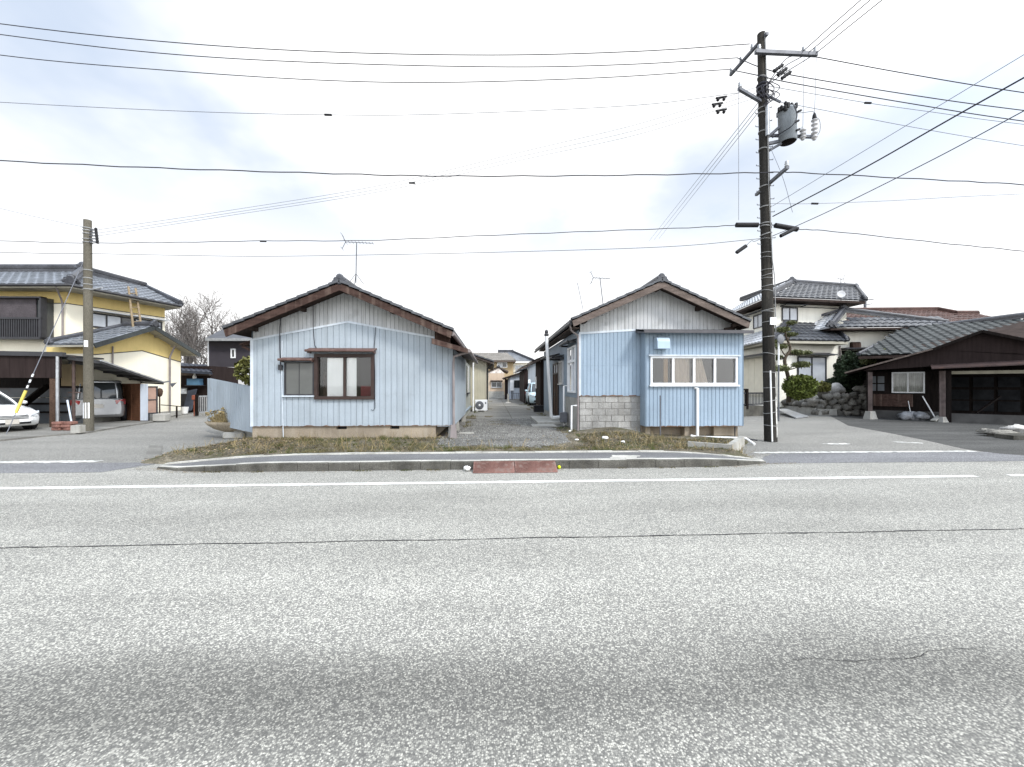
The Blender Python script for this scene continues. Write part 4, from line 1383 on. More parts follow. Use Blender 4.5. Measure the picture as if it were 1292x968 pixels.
# air conditioner
ap = pd(599.4, 519, 21.2)
AC = thing('air_conditioner', 'white outdoor air conditioner unit with dark round fan by the beige wall', 'air conditioner', (ap.x + .3, 21.4, .27))
ax, ay, az = ap.x, 21.25, .33
MB().bevbox(ax, ax + .66, ay, ay + .28, az, az + .58, .02).build('casing', 'frame_white', AC)
fc = (ax + .24, ay - .004, az + .29)
MB().lathe(fc, [(.0, 0), (.22, 0), (.225, .006), (.2, .012), (0, .012)], 24, (0, -1, 0)).build('fan_grille', 'steel', AC)
mb = MB()
mb.lathe((fc[0], fc[1] - .014, fc[2]), [(0, 0), (.06, 0), (.055, .015), (0, .016)], 16, (0, -1, 0))
mb.build('fan_hub', 'frame_white', AC)
MB().box(ax + .05, ax + .15, ay - .0, ay + .28, .24, az).box(ax + .5, ax + .6, ay, ay + .28, .24, az).build('foot', 'concrete', AC)
MB().box(ax + .53, ax + .6, ay - .006, ay, az + .36, az + .46).build('badge', 'steel', AC)

# brown house after the right one
H3 = thing('brown_house', 'dark brown clad house end just past the bright blue house', 'house', (5, 21.9, .25))
W3 = gable_box(H3, 2.62, 7.4, 21.7, 24.2, .55, 3.1, 4.9, 4.1, 'brown_clad', 'tile', ov=.5, corr=.16)
MB().box(2.66, 7.3, 21.75, 24.1, .1, .55).build('foundation', 'concrete', H3)
MB().wbox(Wall((2.62, 21.7), (2.62, 24.2)), 1.9, 2.3, 1.5, 2.2, .0, .05).build('window', 'frame_white', H3)
pc = pd(680, 511, 21.3)
mb = MB().bevbox(pc.x - .28, pc.x + .3, 20.9, 21.4, .24, .62, .02).box(pc.x - .31, pc.x + .33, 20.87, 21.43, .56, .6)
mb.top('planter_box', 'black', 'low black tub on the ground against the dark brown wall', 'tub')
# grey-blue and brown house further back
H4 = thing('grey_house', 'grey-blue house with a dark brown projecting end, beyond the small parked car', 'house', (4.6, 31, .25))
W4 = gable_box(H4, 2.7, 7.2, 31, 37, .3, 3.15, 4.8, 4.2, 'greyblue', 'tile', ov=.5, corr=.15)
MB().box(2.44, 2.74, 30.9, 36.5, .3, 2.9).build('brown_end', 'brown_clad', H4)
mb = MB()
mb.slab([(1.9, 30.5, 2.84), (2.8, 30.5, 3.12), (2.8, 36.8, 3.12), (1.9, 36.8, 2.84)], .06)
mb.build('lean_to_roof', 'tile_dark', H4)
a = onY(666.5, 479, 30.4)
b_ = onY(669, 493, 30.4)
mb = MB().box(a.x, b_.x + .02, 30.4, 30.45, b_.z, a.z).box(a.x + .05, a.x + .08, 30.45, 30.9, b_.z, a.z)
mb.top('notice_board', 'frame_white', 'narrow upright white board fixed on the wall above the small car', 'board')
# pale annex
H5 = thing('pale_annex', 'pale blue-grey single storey annex with meter boxes at the end of the lane', 'house', (2.3, 38.5, .25))
W5 = Wall((1.62, 38.5), (3.9, 38.5))
mb = MB().corr(W5, 0, W5.len, .35, lambda u: 2.45 + .33 * u, .15, .014, (), .18)
mb.poly((1.62, 38.5, .3), (1.62, 44, .3), (1.62, 44, 2.6), (1.62, 38.5, 2.6))
mb.build('wall', 'pale_blue', H5)
mb = MB()
tile_roof(mb, (1.12, 44, 2.4), (1.12, 38.1, 2.4), (4.0, 44, 3.35), (4.0, 38.1, 3.35))
mb.build('roof', 'tile', H5)
mb = MB().slab([(1.12, 38.12, 2.37), (4.0, 38.12, 3.32), (4.0, 44, 3.32), (1.12, 44, 2.37)], .1)
mb.build('soffit', 'soffit', H5)
frame_window(H5, W5, W5.rect(648.5, 480, 656, 489.5), 2, 'frame_dark', 'pane_dark', .05, .0, .06)
r_ = W5.rect(643.5, 480, 648, 493)
MB().wbox(W5, r_[0], r_[1], r_[2], r_[3], .02, .2).build('meter_box', 'frame_white', H5)
r_ = W5.rect(645, 493, 646.5, 505)
MB().wbox(W5, r_[0], r_[1], .3, r_[3], .03, .08).build('drainpipe', 'steel', H5)
r_ = W5.rect(657, 497.5, 660, 501)
MB().lathe(W5.p((r_[0] + r_[1]) / 2, r_[2], .2), [(.1, 0), (.14, .1), (.12, .25), (.04, .3)], 10).build('white_tank', 'frame_white', H5)
mb = MB()
for k in range(5):
    mb.tube([W5.p(.3 + .16 * k, .3, .35), W5.p(.34 + .16 * k, .95, .3)], .02, 5)
mb.bar(W5.p(.3, .9, .32), W5.p(1.0, .9, .32), .04, .04)
mb.build('pipe_rack', 'steel', H5)
# dark entrance wall between
mb = MB()
mb.box(1.18, 1.5, 39.5, 40, .25, 2.3)
mb.slab([(.95, 39.0, 2.42), (1.6, 39.0, 2.6), (1.6, 41, 2.6), (.95, 41, 2.42)], .1)
mb.top('entrance_porch', 'brown_clad', 'dark porch between the tan gabled house and the pale annex', 'porch')
p = onY(641, 508, 32)
mb = MB().hexa([(p.x - .25, 31.8, .24), (p.x + .28, 31.8, .24), (p.x + .28, 32.3, .24), (p.x - .25, 32.3, .24)], [(p.x - .12, 31.95, .34), (p.x + .14, 31.95, .34), (p.x + .14, 32.15, .34), (p.x - .12, 32.15, .34)])
mb.tube([(p.x, 32.05, .3), (p.x, 32.05, 1.0)], .08, 8)
mb.top('post_stump', 'concrete', 'short weathered stump on a wide foot, midway down the lane', 'stump')
# tan gabled house
H6 = thing('tan_house', 'small tan rendered house with peeling plaster under its gable, end of the lane', 'house', (.0, 44.5, .25))
x_0, x_1 = onY(612, 490, 44.5).x, onY(636.5, 490, 44.5).x
W6 = gable_box(H6, x_0, x_1, 44.5, 50, .3, 3.05, onY(629, 470, 44.5).x, 3.75, 'pinktan', 'tile_brown', ov=.45, ovy=.14, gmat='peel')
W6 = Wall((x_0, 44.5), (x_1, 44.5))
r_ = W6.rect(620, 482, 633, 489)
frame_window(H6, W6, r_, 2, 'frame_silver', 'pane_dark', .06, 0, .08, sill='frame_silver')
awning(H6, W6, r_[0] - .1, r_[1] + .1, r_[3] + .08, .35, 'soffit', .1)
MB().wbox(W6, 0.01, W6.len - .01, .3, 1.0, .005, .03).build('base_course', 'concrete', H6)
mb = MB()
mb.box(x_0, x_1 + .1, 42.6, 43.4, .2, .42)
mb.box(x_0, x_1 + .1, 43.4, 44.3, .2, .62)
mb.top('concrete_steps', 'concrete', 'two low concrete steps in front of the tan gabled house', 'steps')
# tan two-storey house
H7 = thing('two_storey_house', 'tan two-storey house with brown-grey tiled roofs closing the far end of the lane', 'house', (.5, 56, .2))
a, b_ = onY(600, 460, 56), onY(647.5, 460, 56)
W7 = Wall((a.x, 56), (b_.x, 56))
MB().box(a.x, b_.x, 56, 63, .2, 5.25).build('wall', 'tan', H7)
r_ = W7.rect(627, 457, 640, 464)
frame_window(H7, W7, r_, 2, 'frame_white', ['pane_pale', 'pane_dark'], .1, 0, .1)
mb = MB()
E0, E1 = onY(605, 455, 55), onY(651, 455.5, 55)
E0.z = E1.z = 5.15
E0.x -= 2
tile_roof(mb, E0, E1, (E0.x, 59, 6.6), onY(640, 446, 59), .34, .36)
tile_roof(mb, E1, (E1.x, 64, 5.15), onY(640, 446, 59), (onY(640, 446, 59).x, 62, 6.4), .34, .36)
mb.build('roof', 'tile_brown', H7)
mb = MB().slab([E0 - Vector((0, 0, .05)), E1 - Vector((0, 0, .05)), (E1.x, 63, 5.1), (E0.x, 63, 5.1)], .15)
mb.build('soffit', 'greywood', H7)
# wing behind with pale slope
H8 = thing('rear_house', 'cream house wing with pale blue-grey roof slope rising behind the tan two-storey house', 'house', (3.5, 62, .2))
a, b_ = onY(648, 470, 62), onY(668, 470, 62)
MB().box(a.x, b_.x, 62, 70, .2, 5.2).build('wall', 'cream_white', H8)
W8 = Wall((a.x, 62), (b_.x, 62))
frame_window(H8, W8, W8.rect(650, 461, 661, 471), 3, 'frame_silver', 'pane_pale', .1, 0, .1)
mb = MB()
tile_roof(mb, onY(645, 456, 61), onY(673, 456, 61), onY(630, 444.5, 66), onY(647, 444.5, 66), .34, .36)
mb.build('roof', 'tile_pale', H8)
mb = MB()
ridge_cap(mb, onY(629, 444.5, 66), onY(647, 444.5, 66), .35, .3)
end_tile(mb, onY(647, 444, 66), (1, 0, 0), 1.3)
end_tile(mb, onY(629, 444, 66), (-1, 0, 0), 1.3)
ridge_cap(mb, onY(647, 444.5, 66), onY(673, 455.5, 61), .25, .25)
mb.build('ridge', 'tile_dark', H8)


# ------------------------------------------------------------------ cars
def car(name, label, loc, yaw, L_, W_, H_, paint, kind, plate_front=True):
    root = thing(name, label, 'car', loc)
    cy, sy = math.cos(yaw), math.sin(yaw)
    O = Vector(loc)

    def T(x, y, z):
        return Vector((O.x + x * cy - y * sy, O.y + x * sy + y * cy, O.z + z))
    h = L_ / 2
    w = W_ / 2
    if kind == 'sedan':
        st = [(1.0, .60, .34, .56), (.965, .80, .22, .66), (.89, .92, .18, .74), (.72, .98, .17, .83), (.42, 1, .17, .93), (-.1, 1, .17, .96), (-.6, 1, .17, .98), (-.85, .96, .19, .98), (-.96, .86, .25, .90), (-1, .7, .35, .75)]
        gl = (.45, .12, -.42, -.74, .96, H_)
    elif kind == 'van':
        st = [(1.0, .66, .36, .66), (.97, .86, .24, .80), (.9, .95, .2, .92), (.74, .99, .19, 1.03), (.4, 1, .19, 1.05), (-.1, 1, .19, 1.05), (-.6, 1, .19, 1.05), (-.9, .98, .2, 1.06), (-.97, .95, .24, 1.05), (-1, .86, .34, 1.0)]
        gl = (.74, .44, -.9, -.97, 1.04, H_)
    else:
        st = [(1.0, .62, .34, .62), (.96, .84, .22, .76), (.86, .95, .19, .86), (.62, .99, .18, .95), (.3, 1, .18, .98), (-.2, 1, .18, .98), (-.6, 1, .18, 1.0), (-.9, .97, .2, 1.0), (-.97, .92, .25, .98), (-1, .8, .35, .9)]
        gl = (.62, .3, -.82, -.95, .97, H_)
    rings = []
    for fx, fw_, zb, zt in st:
        x, hw = fx * h, fw_ * w
        m = (zb + zt) / 2
        half = [(.86, zb), (.97, zb + .06), (1.0, m - .08), (1.0, m + .04), (.955, zt - .09), (.86, zt - .02), (.5, zt + .015)]
        ring = [T(x, -hw * a, z) for a, z in half] + [T(x, 0, zt + .025)] + [T(x, hw * a, z) for a, z in half[::-1]]
        rings.append(ring)
    mb = MB().loft(rings, True, True)
    body = mb.build('body', paint, root)
    x0, x1, x2, x3, zb, zt = gl
    zb = st[4][3] - .01
    base = [(x0 * h, .86 * w), (x3 * h, .84 * w)]
    topw = .68 * w if kind != 'van' else .76 * w
    # glasshouse with curved sections
    gr = []
    for k in range(5):
        t = k / 4
        f = t ** 1.1
        xa, xb = x0 * h + (x1 - x0) * h * f, x3 * h + (x2 - x3) * h * (f ** 1.6)
        ww = .88 * w + (topw - .88 * w) * (t ** 1.5)
        z = zb + (zt - .06 - zb) * t
        gr.append([T(xa, -ww * .82, z), T(xa + .03, -ww * .4, z), T(xa + .04, 0, z), T(xa + .03, ww * .4, z), T(xa, ww * .82, z), T(xa - .14, ww, z), T((xa + xb) / 2, ww, z), T(xb + .1, ww, z), T(xb, ww * .8, z), T(xb - .02, 0, z), T(xb, -ww * .8, z), T(xb + .1, -ww, z), T((xa + xb) / 2, -ww, z), T(xa - .14, -ww, z)])
    MB().loft(gr, True, True).build('glasshouse', 'pane_dark', body)
    rr = []
    last = gr[-1]
    cen = sum(last, Vector()) / len(last)
    for sc_, dz in ((1.03, -.05), (1.035, 0), (1.0, .035), (.85, .06), (.4, .07)):
        rr.append([cen + (p - cen) * sc_ + Vector((0, 0, dz)) for p in last])
    MB().loft(rr, True, True).build('roof', paint, body)
    mb = MB()
    for i in (0, 4, 6, 8, 10, 12):
        pts = [cen + (g[i] - cen) * 1.012 if False else g[i] + (g[i] - Vector((cen.x, cen.y, g[i].z))).normalized() * .012 for g in gr]
        mb.tube(pts, .034 if i not in (6, 12) else .03, 6)
    mb.build('pillars', paint, body)
    # wheels
    rad = .31 if kind != 'van' else .33
    for fx in (.62, -.58):
        for sgn in (-1, 1):
            c = T(fx * h, sgn * (w - .12), rad)
            axis = T(0, sgn, 0) - T(0, 0, 0)
            MB().lathe(T(fx * h, sgn * (w - .1), rad + .03), [(rad + .075, 0), (rad + .07, .105), (rad * .5, .106)], 20, axis).build('wheel_arch', 'black', body)
            wh = MB().lathe(c, [(rad * .6, -.07), (rad * .97, -.06), (rad, .02), (rad, .1), (rad * .93, .135), (rad * .66, .14), (rad * .62, .12)], 20, axis).build('wheel', 'black', root)
            mb = MB().lathe(c, [(rad * .63, .1), (rad * .63, .128), (rad * .55, .118), (rad * .2, .125), (rad * .12, .142), (0, .142)], 20, axis)
            for q in range(7):
                an = q * 2 * math.pi / 7
                xx = (T(1, 0, 0) - T(0, 0, 0))
                dv = xx * math.cos(an) + Vector((0, 0, 1)) * math.sin(an)
                mb.bar(c + axis * .128 + dv * rad * .12, c + axis * .128 + dv * rad * .6, .035, .012, axis)
            mb.build('rim', 'chrome' if kind != 'hatch' else 'steel', wh)
    # front and rear lamps, grille, bumper openings, plate
    zf = st[1][3]
    for sgn in (-1, 1):
        mb = MB()
        P = [T(.985 * h, sgn * w * .50, zf - .04), T(.94 * h, sgn * w * .80, zf - .02), T(.80 * h, sgn * w * .95, zf + .04), T(.86 * h, sgn * w * .9, zf - .11), T(.965 * h, sgn * w * .72, zf - .15), T(.995 * h, sgn * w * .5, zf - .12)]
        out = (T(1, sgn * .5, .25) - T(0, 0, 0)).normalized() * .055
        mb.loft([[p - out for p in P], [p + out for p in P]])
        mb.build('headlight', 'headlight', root)
        mb = MB()
        zt_ = st[-3][3]
        P = [T(-1.0 * h, sgn * w * .62, zt_ - .1), T(-.985 * h, sgn * w * .9, zt_ - .06), T(-.9 * h, sgn * w * 1.0, zt_ - .05), T(-.9 * h, sgn * w * 1.0, zt_ - .28), T(-.985 * h, sgn * w * .92, zt_ - .3), T(-1.0 * h, sgn * w * .66, zt_ - .26)]
        out = (T(-1, sgn * .5, 0) - T(0, 0, 0)).normalized() * .02
        mb.loft([[p - out for p in P], [p + out for p in P]])
        mb.build('tail_light', 'tail', root)
        if kind != 'hatch' or True:
            mb = MB()
            m_ = T(.30 * h, sgn * (w + .09), st[4][3] + .06)
            mb.blob(m_, (.1, .1, .075), 2, .05)
            mb.build('door_mirror', paint, body)
        mb = MB()
        P = [T(.955 * h, sgn * w * .66, .36), T(.93 * h, sgn * w * .82, .37), T(.92 * h, sgn * w * .83, .29), T(.955 * h, sgn * w * .7, .29)]
        out = (T(1, sgn * .35, 0) - T(0, 0, 0)).normalized() * .03
        mb.loft([[p - out for p in P], [p + out for p in P]])
        mb.build('fog_lamp', 'frame_dark', root)
        MB().bar(T(.06 * h, sgn * (w + .004), st[4][3] - .14), T(-.03 * h, sgn * (w + .004), st[4][3] - .14), .02, .025).build('door_handle', paint, body)
    mb = MB()
    for dz in (0, -.05, -.1):
        mb.bar(T(1.0 * h + .0, -w * .47, zf - .09 + dz), T(1.0 * h + .0, w * .47, zf - .09 + dz), .03, .022)
    mb.bar(T(.985 * h, -w * .46, zf - .13), T(.985 * h, w * .46, zf - .13), .04, .13)
    mb.build('grille', 'frame_dark', root)
    MB().bar(T(.988 * h, -w * .55, .33), T(.988 * h, w * .55, .33), .05, .13).build('air_intake', 'black', root)
    for fx, zz in ((1.0 * h + .03, .36 if kind == 'sedan' else .48), (-1.0 * h - .02, .62 if kind == 'sedan' else .72)):
        MB().bar(T(fx, -.165, zz), T(fx, .165, zz), .012, .165).build('number_plate', 'plate', root)
    MB().bar(T(.5 * h, 0, .2), T(-.5 * h, 0, .2), W_ * .8, .12).build('underbody', 'black', root)
    MB().bar(T(-1.0 * h, -w * .8, .42), T(-1.0 * h, w * .8, .42), .08, .16).build('bumper', paint, root)
    return root


p = pd(15, 541, 13.9)
dirv = Vector((.95, -.32, 0)).normalized()
c = Vector((p.x, p.y, .05)) - dirv * 2.2
car('parked_car', 'white sedan facing the street under the brown carport at the far left', c, math.atan2(dirv.y, dirv.x), 4.4, 1.72, 1.44, 'car_white', 'sedan')
p = pd(124, 526, 17.4)
dirv = Vector((-.62, .78, 0)).normalized()
c = Vector((p.x, p.y, .06)) + dirv * 2.1
car('parked_van', 'silver minivan seen from the rear beside the brown lattice under the open carport', c, math.atan2(dirv.y, dirv.x), 4.3, 1.69, 1.86, 'car_silver', 'van')
car('parked_car', 'small pale blue hatchback parked between two brown walls on the lane', Vector((3.22, 28.9, .26)), -math.pi / 2, 3.5, 1.48, 1.62, 'car_blue', 'hatch')

# ------------------------------------------------------------------ yellow house and its yard (left)
YH = thing('yellow_house', 'two-storey cream and yellow house with dark tiled roofs behind the left utility pole', 'house', tuple(pd(120, 530, 20).xy) + (.05,))
YA, YC, YE = pd(-120, 486, 18.4), pd(84, 486, 18.6), pd(208, 486, 22.6)
WYf, WYs = Wall(YA.xy, YC.xy), Wall(YC.xy, YE.xy)
zt_f = 6.15
ztrim = 5.52
mb = MB()
mb.wbox(WYf, 0, WYf.len, .05, ztrim, -.2, 0).wbox(WYs, 0, WYs.len, .05, ztrim, -.2, 0)
mb.poly(YE.xy.to_tuple() + (.05,), (YE.x - 9, YE.y + 4, .05), (YE.x - 9, YE.y + 4, ztrim), YE.xy.to_tuple() + (ztrim,))
mb.build('wall', 'cream', YH)
mb = MB()
mb.wbox(WYf, 0, WYf.len, ztrim + .035, zt_f, -.2, -.001).wbox(WYs, 0, WYs.len, ztrim + .035, zt_f, -.2, -.001)
mb.build('upper_wall', 'yellow', YH)
mb = MB()
mb.wbox(WYf, 0, WYf.len + .02, ztrim, ztrim + .034, -.1, .02).wbox(WYs, 0, WYs.len, ztrim, ztrim + .034, -.1, .02)
mb.build('trim', 'frame_dark', YH)
# side windows
r_ = WYs.rect(117, 386, 202, 405)
u0, z1 = WYs.hit(112, 386)
u1, z2 = WYs.hit(204, 398)
frame_window(YH, WYs, (u0, u1, 4.55, 5.28), 5, 'frame_dark', ['pane_pale', 'pane_pale', 'pane_dark'], .07, 0, .06)
MB().wbox(WYs, u0 - .15, u1 + .15, 5.33, 5.39, 0, .42).build('window_awning', 'frame_silver', YH)
# balcony screen on the front
r_ = WYf.rect(-60, 374, 53, 428, .5)
mb = MB().wbox(WYf, r_[0], r_[1], r_[2], r_[2] + .1, .3, .55).wbox(WYf, r_[0], r_[1], r_[3] - .07, r_[3], .3, .55).wbox(WYf, r_[1] - .07, r_[1], r_[2], r_[3], .3, .55)
zm = r_[2] + (r_[3] - r_[2]) * .49
mb.wbox(WYf, r_[0], r_[1], zm - .04, zm + .04, .46, .56)
u = r_[0]
while u < r_[1]:
    mb.wbox(WYf, u, u + .05, r_[2] + .1, zm - .04, .48, .53)
    u += .1
bal = mb.build('balcony', 'frame_dark', YH)
uu = ux(WYf, 4, 400)
MB().wbox(WYf, uu, r_[1] - .45, zm + .04, r_[3] - .07, .31, .35).build('reed_blind', pmat('reed_blind', (.085, .075, .08), .9, .15, 3, .3, 40), bal)
MB().wbox(WYf, r_[0], r_[1] - .02, r_[2] + .02, r_[3] - .02, .004, .3).build('balcony_window', 'pane_dark', bal)
# main roof
ze = 6.22
E_c = pd(88, 486, 17.8)
E_l = pd(-160, 486, 17.8)
E_r = pd(228, 486, 22.6)
Ec, El, Er = [Vector((v.x, v.y, ze)) for v in (E_c, E_l, E_r)]
Rm = pd(104, 344, 21.5)
Rl = pd(-160, 350, 21.5)
Rl.z = Rm.z
bk = Vector((-6.5, 3.5, 0))
mb = MB()
tile_roof(mb, El, Ec, Rl, Rm, .43, .42, .055, .03)
Rr = Rm + (Er - Ec) * .75 + Vector((-.6, 0, 0))
Rr.z = Rm.z
tile_roof(mb, Ec, Er, Rm, Rr, .4, .4, .05, .03)
tile_roof(mb, Er, Er + bk, Rr, Rr + bk * .3, .32, .32)
rf = mb.build('roof', 'tile_pale', YH)
mb = MB()
ridge_cap(mb, Ec + Vector((0, 0, .05)), Rm, .3, .24)
ridge_cap(mb, Rl, Rm, .34, .34)
ridge_cap(mb, Rm, Rr, .3, .3)
ridge_cap(mb, Er + Vector((0, 0, .03)), Rr, .26, .2)
end_tile(mb, Ec.lerp(Rm, .1) + Vector((0, 0, .08)), (Ec - Rm), 1.15)
end_tile(mb, Rm + Vector((0, 0, .2)), (1, -.3, 0), 1.3)
end_tile(mb, pd(30, 346, 21.5), (-1, 0, 0), .9)
mb.build('ridge', 'tile_dark', rf)
mb = MB()
mb.slab([El, Ec, Er, Er + bk, El + Vector((0, 6, 0))], .14)
mb.build('soffit', pmat('pale_soffit', (.36, .34, .28), .8, .15, 2), YH)
mb = MB()
mb.tube([El + Vector((0, -.05, -.03)), Ec + Vector((.05, -.05, -.03)), Er + Vector((.05, -.02, -.03))], .06, 8)
mb.build('gutter', 'frame_dark', YH)
pipe(YH, [Ec + Vector((-.6, .0, -.08)), WYf.p(WYf.len - .15, 5.75, .1), WYf.p(WYf.len - .1, 5.5, .08), WYf.p(WYf.len - .1, 3.4, .08)], .035, 'pipe_grey')
# gabled extension
G0, G1 = pd(118, 486, 17.6), pd(228, 486, 22.0)
WG = Wall(G0.xy, G1.xy)
gm = WG.len * .5
zeg, zrg = 3.45, 4.62
back = Vector((-2.3, .3, 0))
def gz(u):
    return zrg - (zrg - zeg) * abs(u - gm) / (gm + .5)


tz = [(0, 3.05), (gm, 3.42), (WG.len, 2.98)]
def tline(u):
    return tz[0][1] + (tz[1][1] - tz[0][1]) * u / gm if u < gm else tz[1][1] + (tz[2][1] - tz[1][1]) * (u - gm) / (WG.len - gm)


mb = MB()
mb.wpoly(WG, [(0, .05), (WG.len, .05), (WG.len, tz[2][1] - .02), (gm, tz[1][1] - .02), (0, tz[0][1] - .02)], -.2, 0)
b0 = WG.p(0, 0) + back
b1 = WG.p(WG.len, 0) + back
mb.poly(WG.p(0, .05), (b0.x, b0.y, .05), (b0.x, b0.y, 3.1), WG.p(0, 3.1))
mb.poly(WG.p(WG.len, .05), (b1.x, b1.y, .05), (b1.x, b1.y, 3.1), WG.p(WG.len, 3.1))
mb.build('extension_wall', 'cream', YH)
mb = MB()
mb.wpoly(WG, [(0, tz[0][1] + .02), (gm, tz[1][1] + .02), (WG.len, tz[2][1] + .02), (WG.len, gz(WG.len) - .05), (gm, gz(gm) - .05), (0, gz(0) - .05)], -.2, -.001)
mb.poly(WG.p(0, 3.1, -.001), (b0.x, b0.y, 3.1), (b0.x, b0.y, 3.6), WG.p(0, 3.6, -.001))
mb.build('extension_gable', 'yellow', YH)
mb = MB()
for a, b_ in ((tz[0], tz[1]), (tz[1], tz[2])):
    mb.wpoly(WG, [(a[0], a[1] - .019), (b_[0], b_[1] - .019), (b_[0], b_[1] + .019), (a[0], a[1] + .019)], -.1, .015)
mb.build('extension_trim', 'frame_dark', YH)
MB().wbox(WG, 0, WG.len + .02, .05, .3, 0, .03).build('extension_base', 'concrete', YH)
ov = .65
A0, A1 = WG.p(-.55, gz(-.5), ov), WG.p(WG.len + .5, gz(-.5), ov)
Ap = WG.p(gm, zrg, ov)
mb = MB()
tile_roof(mb, A0 + back * 1.0, A0, Ap + back * .72, Ap, .38, .38, .05, .03)
tile_roof(mb, A1, A1 + back, Ap, Ap + back * .72, .38, .38, .05, .03)
rf = mb.build('extension_roof', 'tile_pale', YH)
mb = MB()
dz_ = Vector((0, 0, -.03))
mb.slab([A0 + dz_, Ap + dz_, Ap + back * .72 + dz_, A0 + back + dz_], .07)
mb.slab([Ap + dz_, A1 + dz_, A1 + back + dz_, Ap + back * .72 + dz_], .07)
for t in (.25, .6, .95):
    q = Ap.lerp(A1, t) - Vector((0, 0, .12))
    mb.bar(q, q - WG.n * ov, .09, .1)
mb.build('extension_soffit', MATS['pale_soffit'], YH)
mb = MB()
for a, b_ in ((A0, Ap), (Ap, A1)):
    mb.bar(a - Vector((0, 0, .06)) + WG.n * .03, b_ - Vector((0, 0, .06)) + WG.n * .03, .05, .2)
mb.build('extension_barge_board', 'tile_green', YH)
mb = MB()
ridge_cap(mb, Ap - WG.n * .1, Ap + back * .72, .24, .18)
ridge_cap(mb, Ap + back * .72, A0 + back + Vector((0, 0, .05)), .2, .12)
end_tile(mb, Ap + Vector((0, 0, .06)), WG.n, .95)
end_tile(mb, A0 + back * .96 + Vector((.1, 0, .1)), (-.3, -1, 0), .8)
mb.build('extension_ridge', 'tile_dark', rf)
pipe(YH, [WG.p(WG.len - .75, gz(WG.len - .75) - .2, .35), WG.p(WG.len - .75, 3.2, .08), WG.p(WG.len - .75, .3, .08)], .045, 'pipe_grey')
pipe(YH, [WG.p(*WG.hit(141, 437), .05), WG.p(*WG.hit(141, 462), .05)], .03, 'pipe_grey', 'conduit')

# bamboo ladder leaning on the upper roof
a0, a1 = pd(168, 413, 19.6), pd(162, 362, 20.4)
c0, c1 = pd(178, 411, 20.1), pd(171, 364, 20.9)
mb = MB().tube([a0, a1], .05, 6).tube([c0, c1], .05, 6)
for t in (.12, .3, .48, .66, .84):
    mb.tube([a0.lerp(a1, t), c0.lerp(c1, t)], .028, 5)
mb.top('ladder', 'ladder', 'wooden ladder propped from the extension roof up to the upper eaves', 'ladder')

# dark brown carport with white car
CPL = thing('carport', 'dark brown boarded carport with a deep front panel over the white sedan', 'carport', tuple(pd(40, 545, 14.9).xy) + (.05,))
K0, K1 = pd(-130, 486, 14.2), pd(76.5, 486, 15.6)
WK = Wall(K0.xy, K1.xy)
zA, zB = WK.hit(76, 450)[1], WK.hit(76, 477)[1]
mb = MB()
u = 0
while u < WK.len:
    t = u / WK.len
    top = zA + (.32) * (1 - t) * .5
    mb.wbox(WK, u, min(u + .148, WK.len), zB - .0, top, -.05, .012 * ((int(u * 7)) % 2) * .4)
    u += .15
mb.build('front_panel', 'brown_clad', CPL)
MB().wbox(WK, -.1, WK.len + .1, zA + .0, zA + .17, -.12, .1).build('fascia', 'frame_dark', CPL)
mb = MB()
q0, q1 = WK.p(0, zA + .1), WK.p(WK.len, zA + .1)
mb.slab([q0, q1, q1 - WK.n * 5.2, q0 - WK.n * 5.2], .06)
mb.build('roof', 'frame_dark', CPL)
mb = MB().wbox(WK, WK.len - .36, WK.len - .14, .05, zB, -.2, -.04)
mb.build('post', 'brownwood', CPL)
MB().tube([WK.p(WK.len - .06, .05, .06), WK.p(WK.len - .06, zA, .06)], .05, 8).build('drainpipe', 'galv', CPL)
WKb = Wall((K0.xy - WK.n.xy * 3.0), (K1.xy - WK.n.xy * 1.6))
mb = MB()
mb.wbox(WKb, 0, WKb.len - .0, .05, 1.15, -.05, 0)
mb.build('rear_sheeting', 'bluegrey_metal', CPL)
mb = MB().wbox(WKb, 0, WKb.len, 1.17, 1.62, -.05, 0)
mb.build('rear_upper_sheeting', 'bluegrey_metal', CPL)
mb = MB().wbox(WKb, 0, WKb.len, .86, .94, 0, .06).wbox(WKb, 0, WKb.len, .5, .57, 0, .06).wbox(WKb, 0, WKb.len, 1.58, 1.66, 0, .06)
mb.wbox(WKb, 0, WKb.len - 1.2, 1.66, 2.6, -.05, .02)
mb.build('rear_frame', 'darkwood', CPL)
MB().wbox(WKb, WKb.len - 1.2, WKb.len, 1.66, 2.6, -.05, 0).build('rear_board', 'tan', CPL)
mb = MB()
mb.bar(WKb.p(WKb.len - 1.4, 1.7, .3), WKb.p(WKb.len - 2.9, .5, .3), .35, .06)
mb.build('diagonal_brace', 'darkwood', CPL)
mb = MB()
for xx in (.45, .52):
    uu = WK.len * xx
    mb.wbox(WK, uu, uu + .12, .05, zB, -2.6, -2.5)
mb.build('inner_post', pmat('olive_post', (.11, .10, .03), .8, .2, 4), CPL)

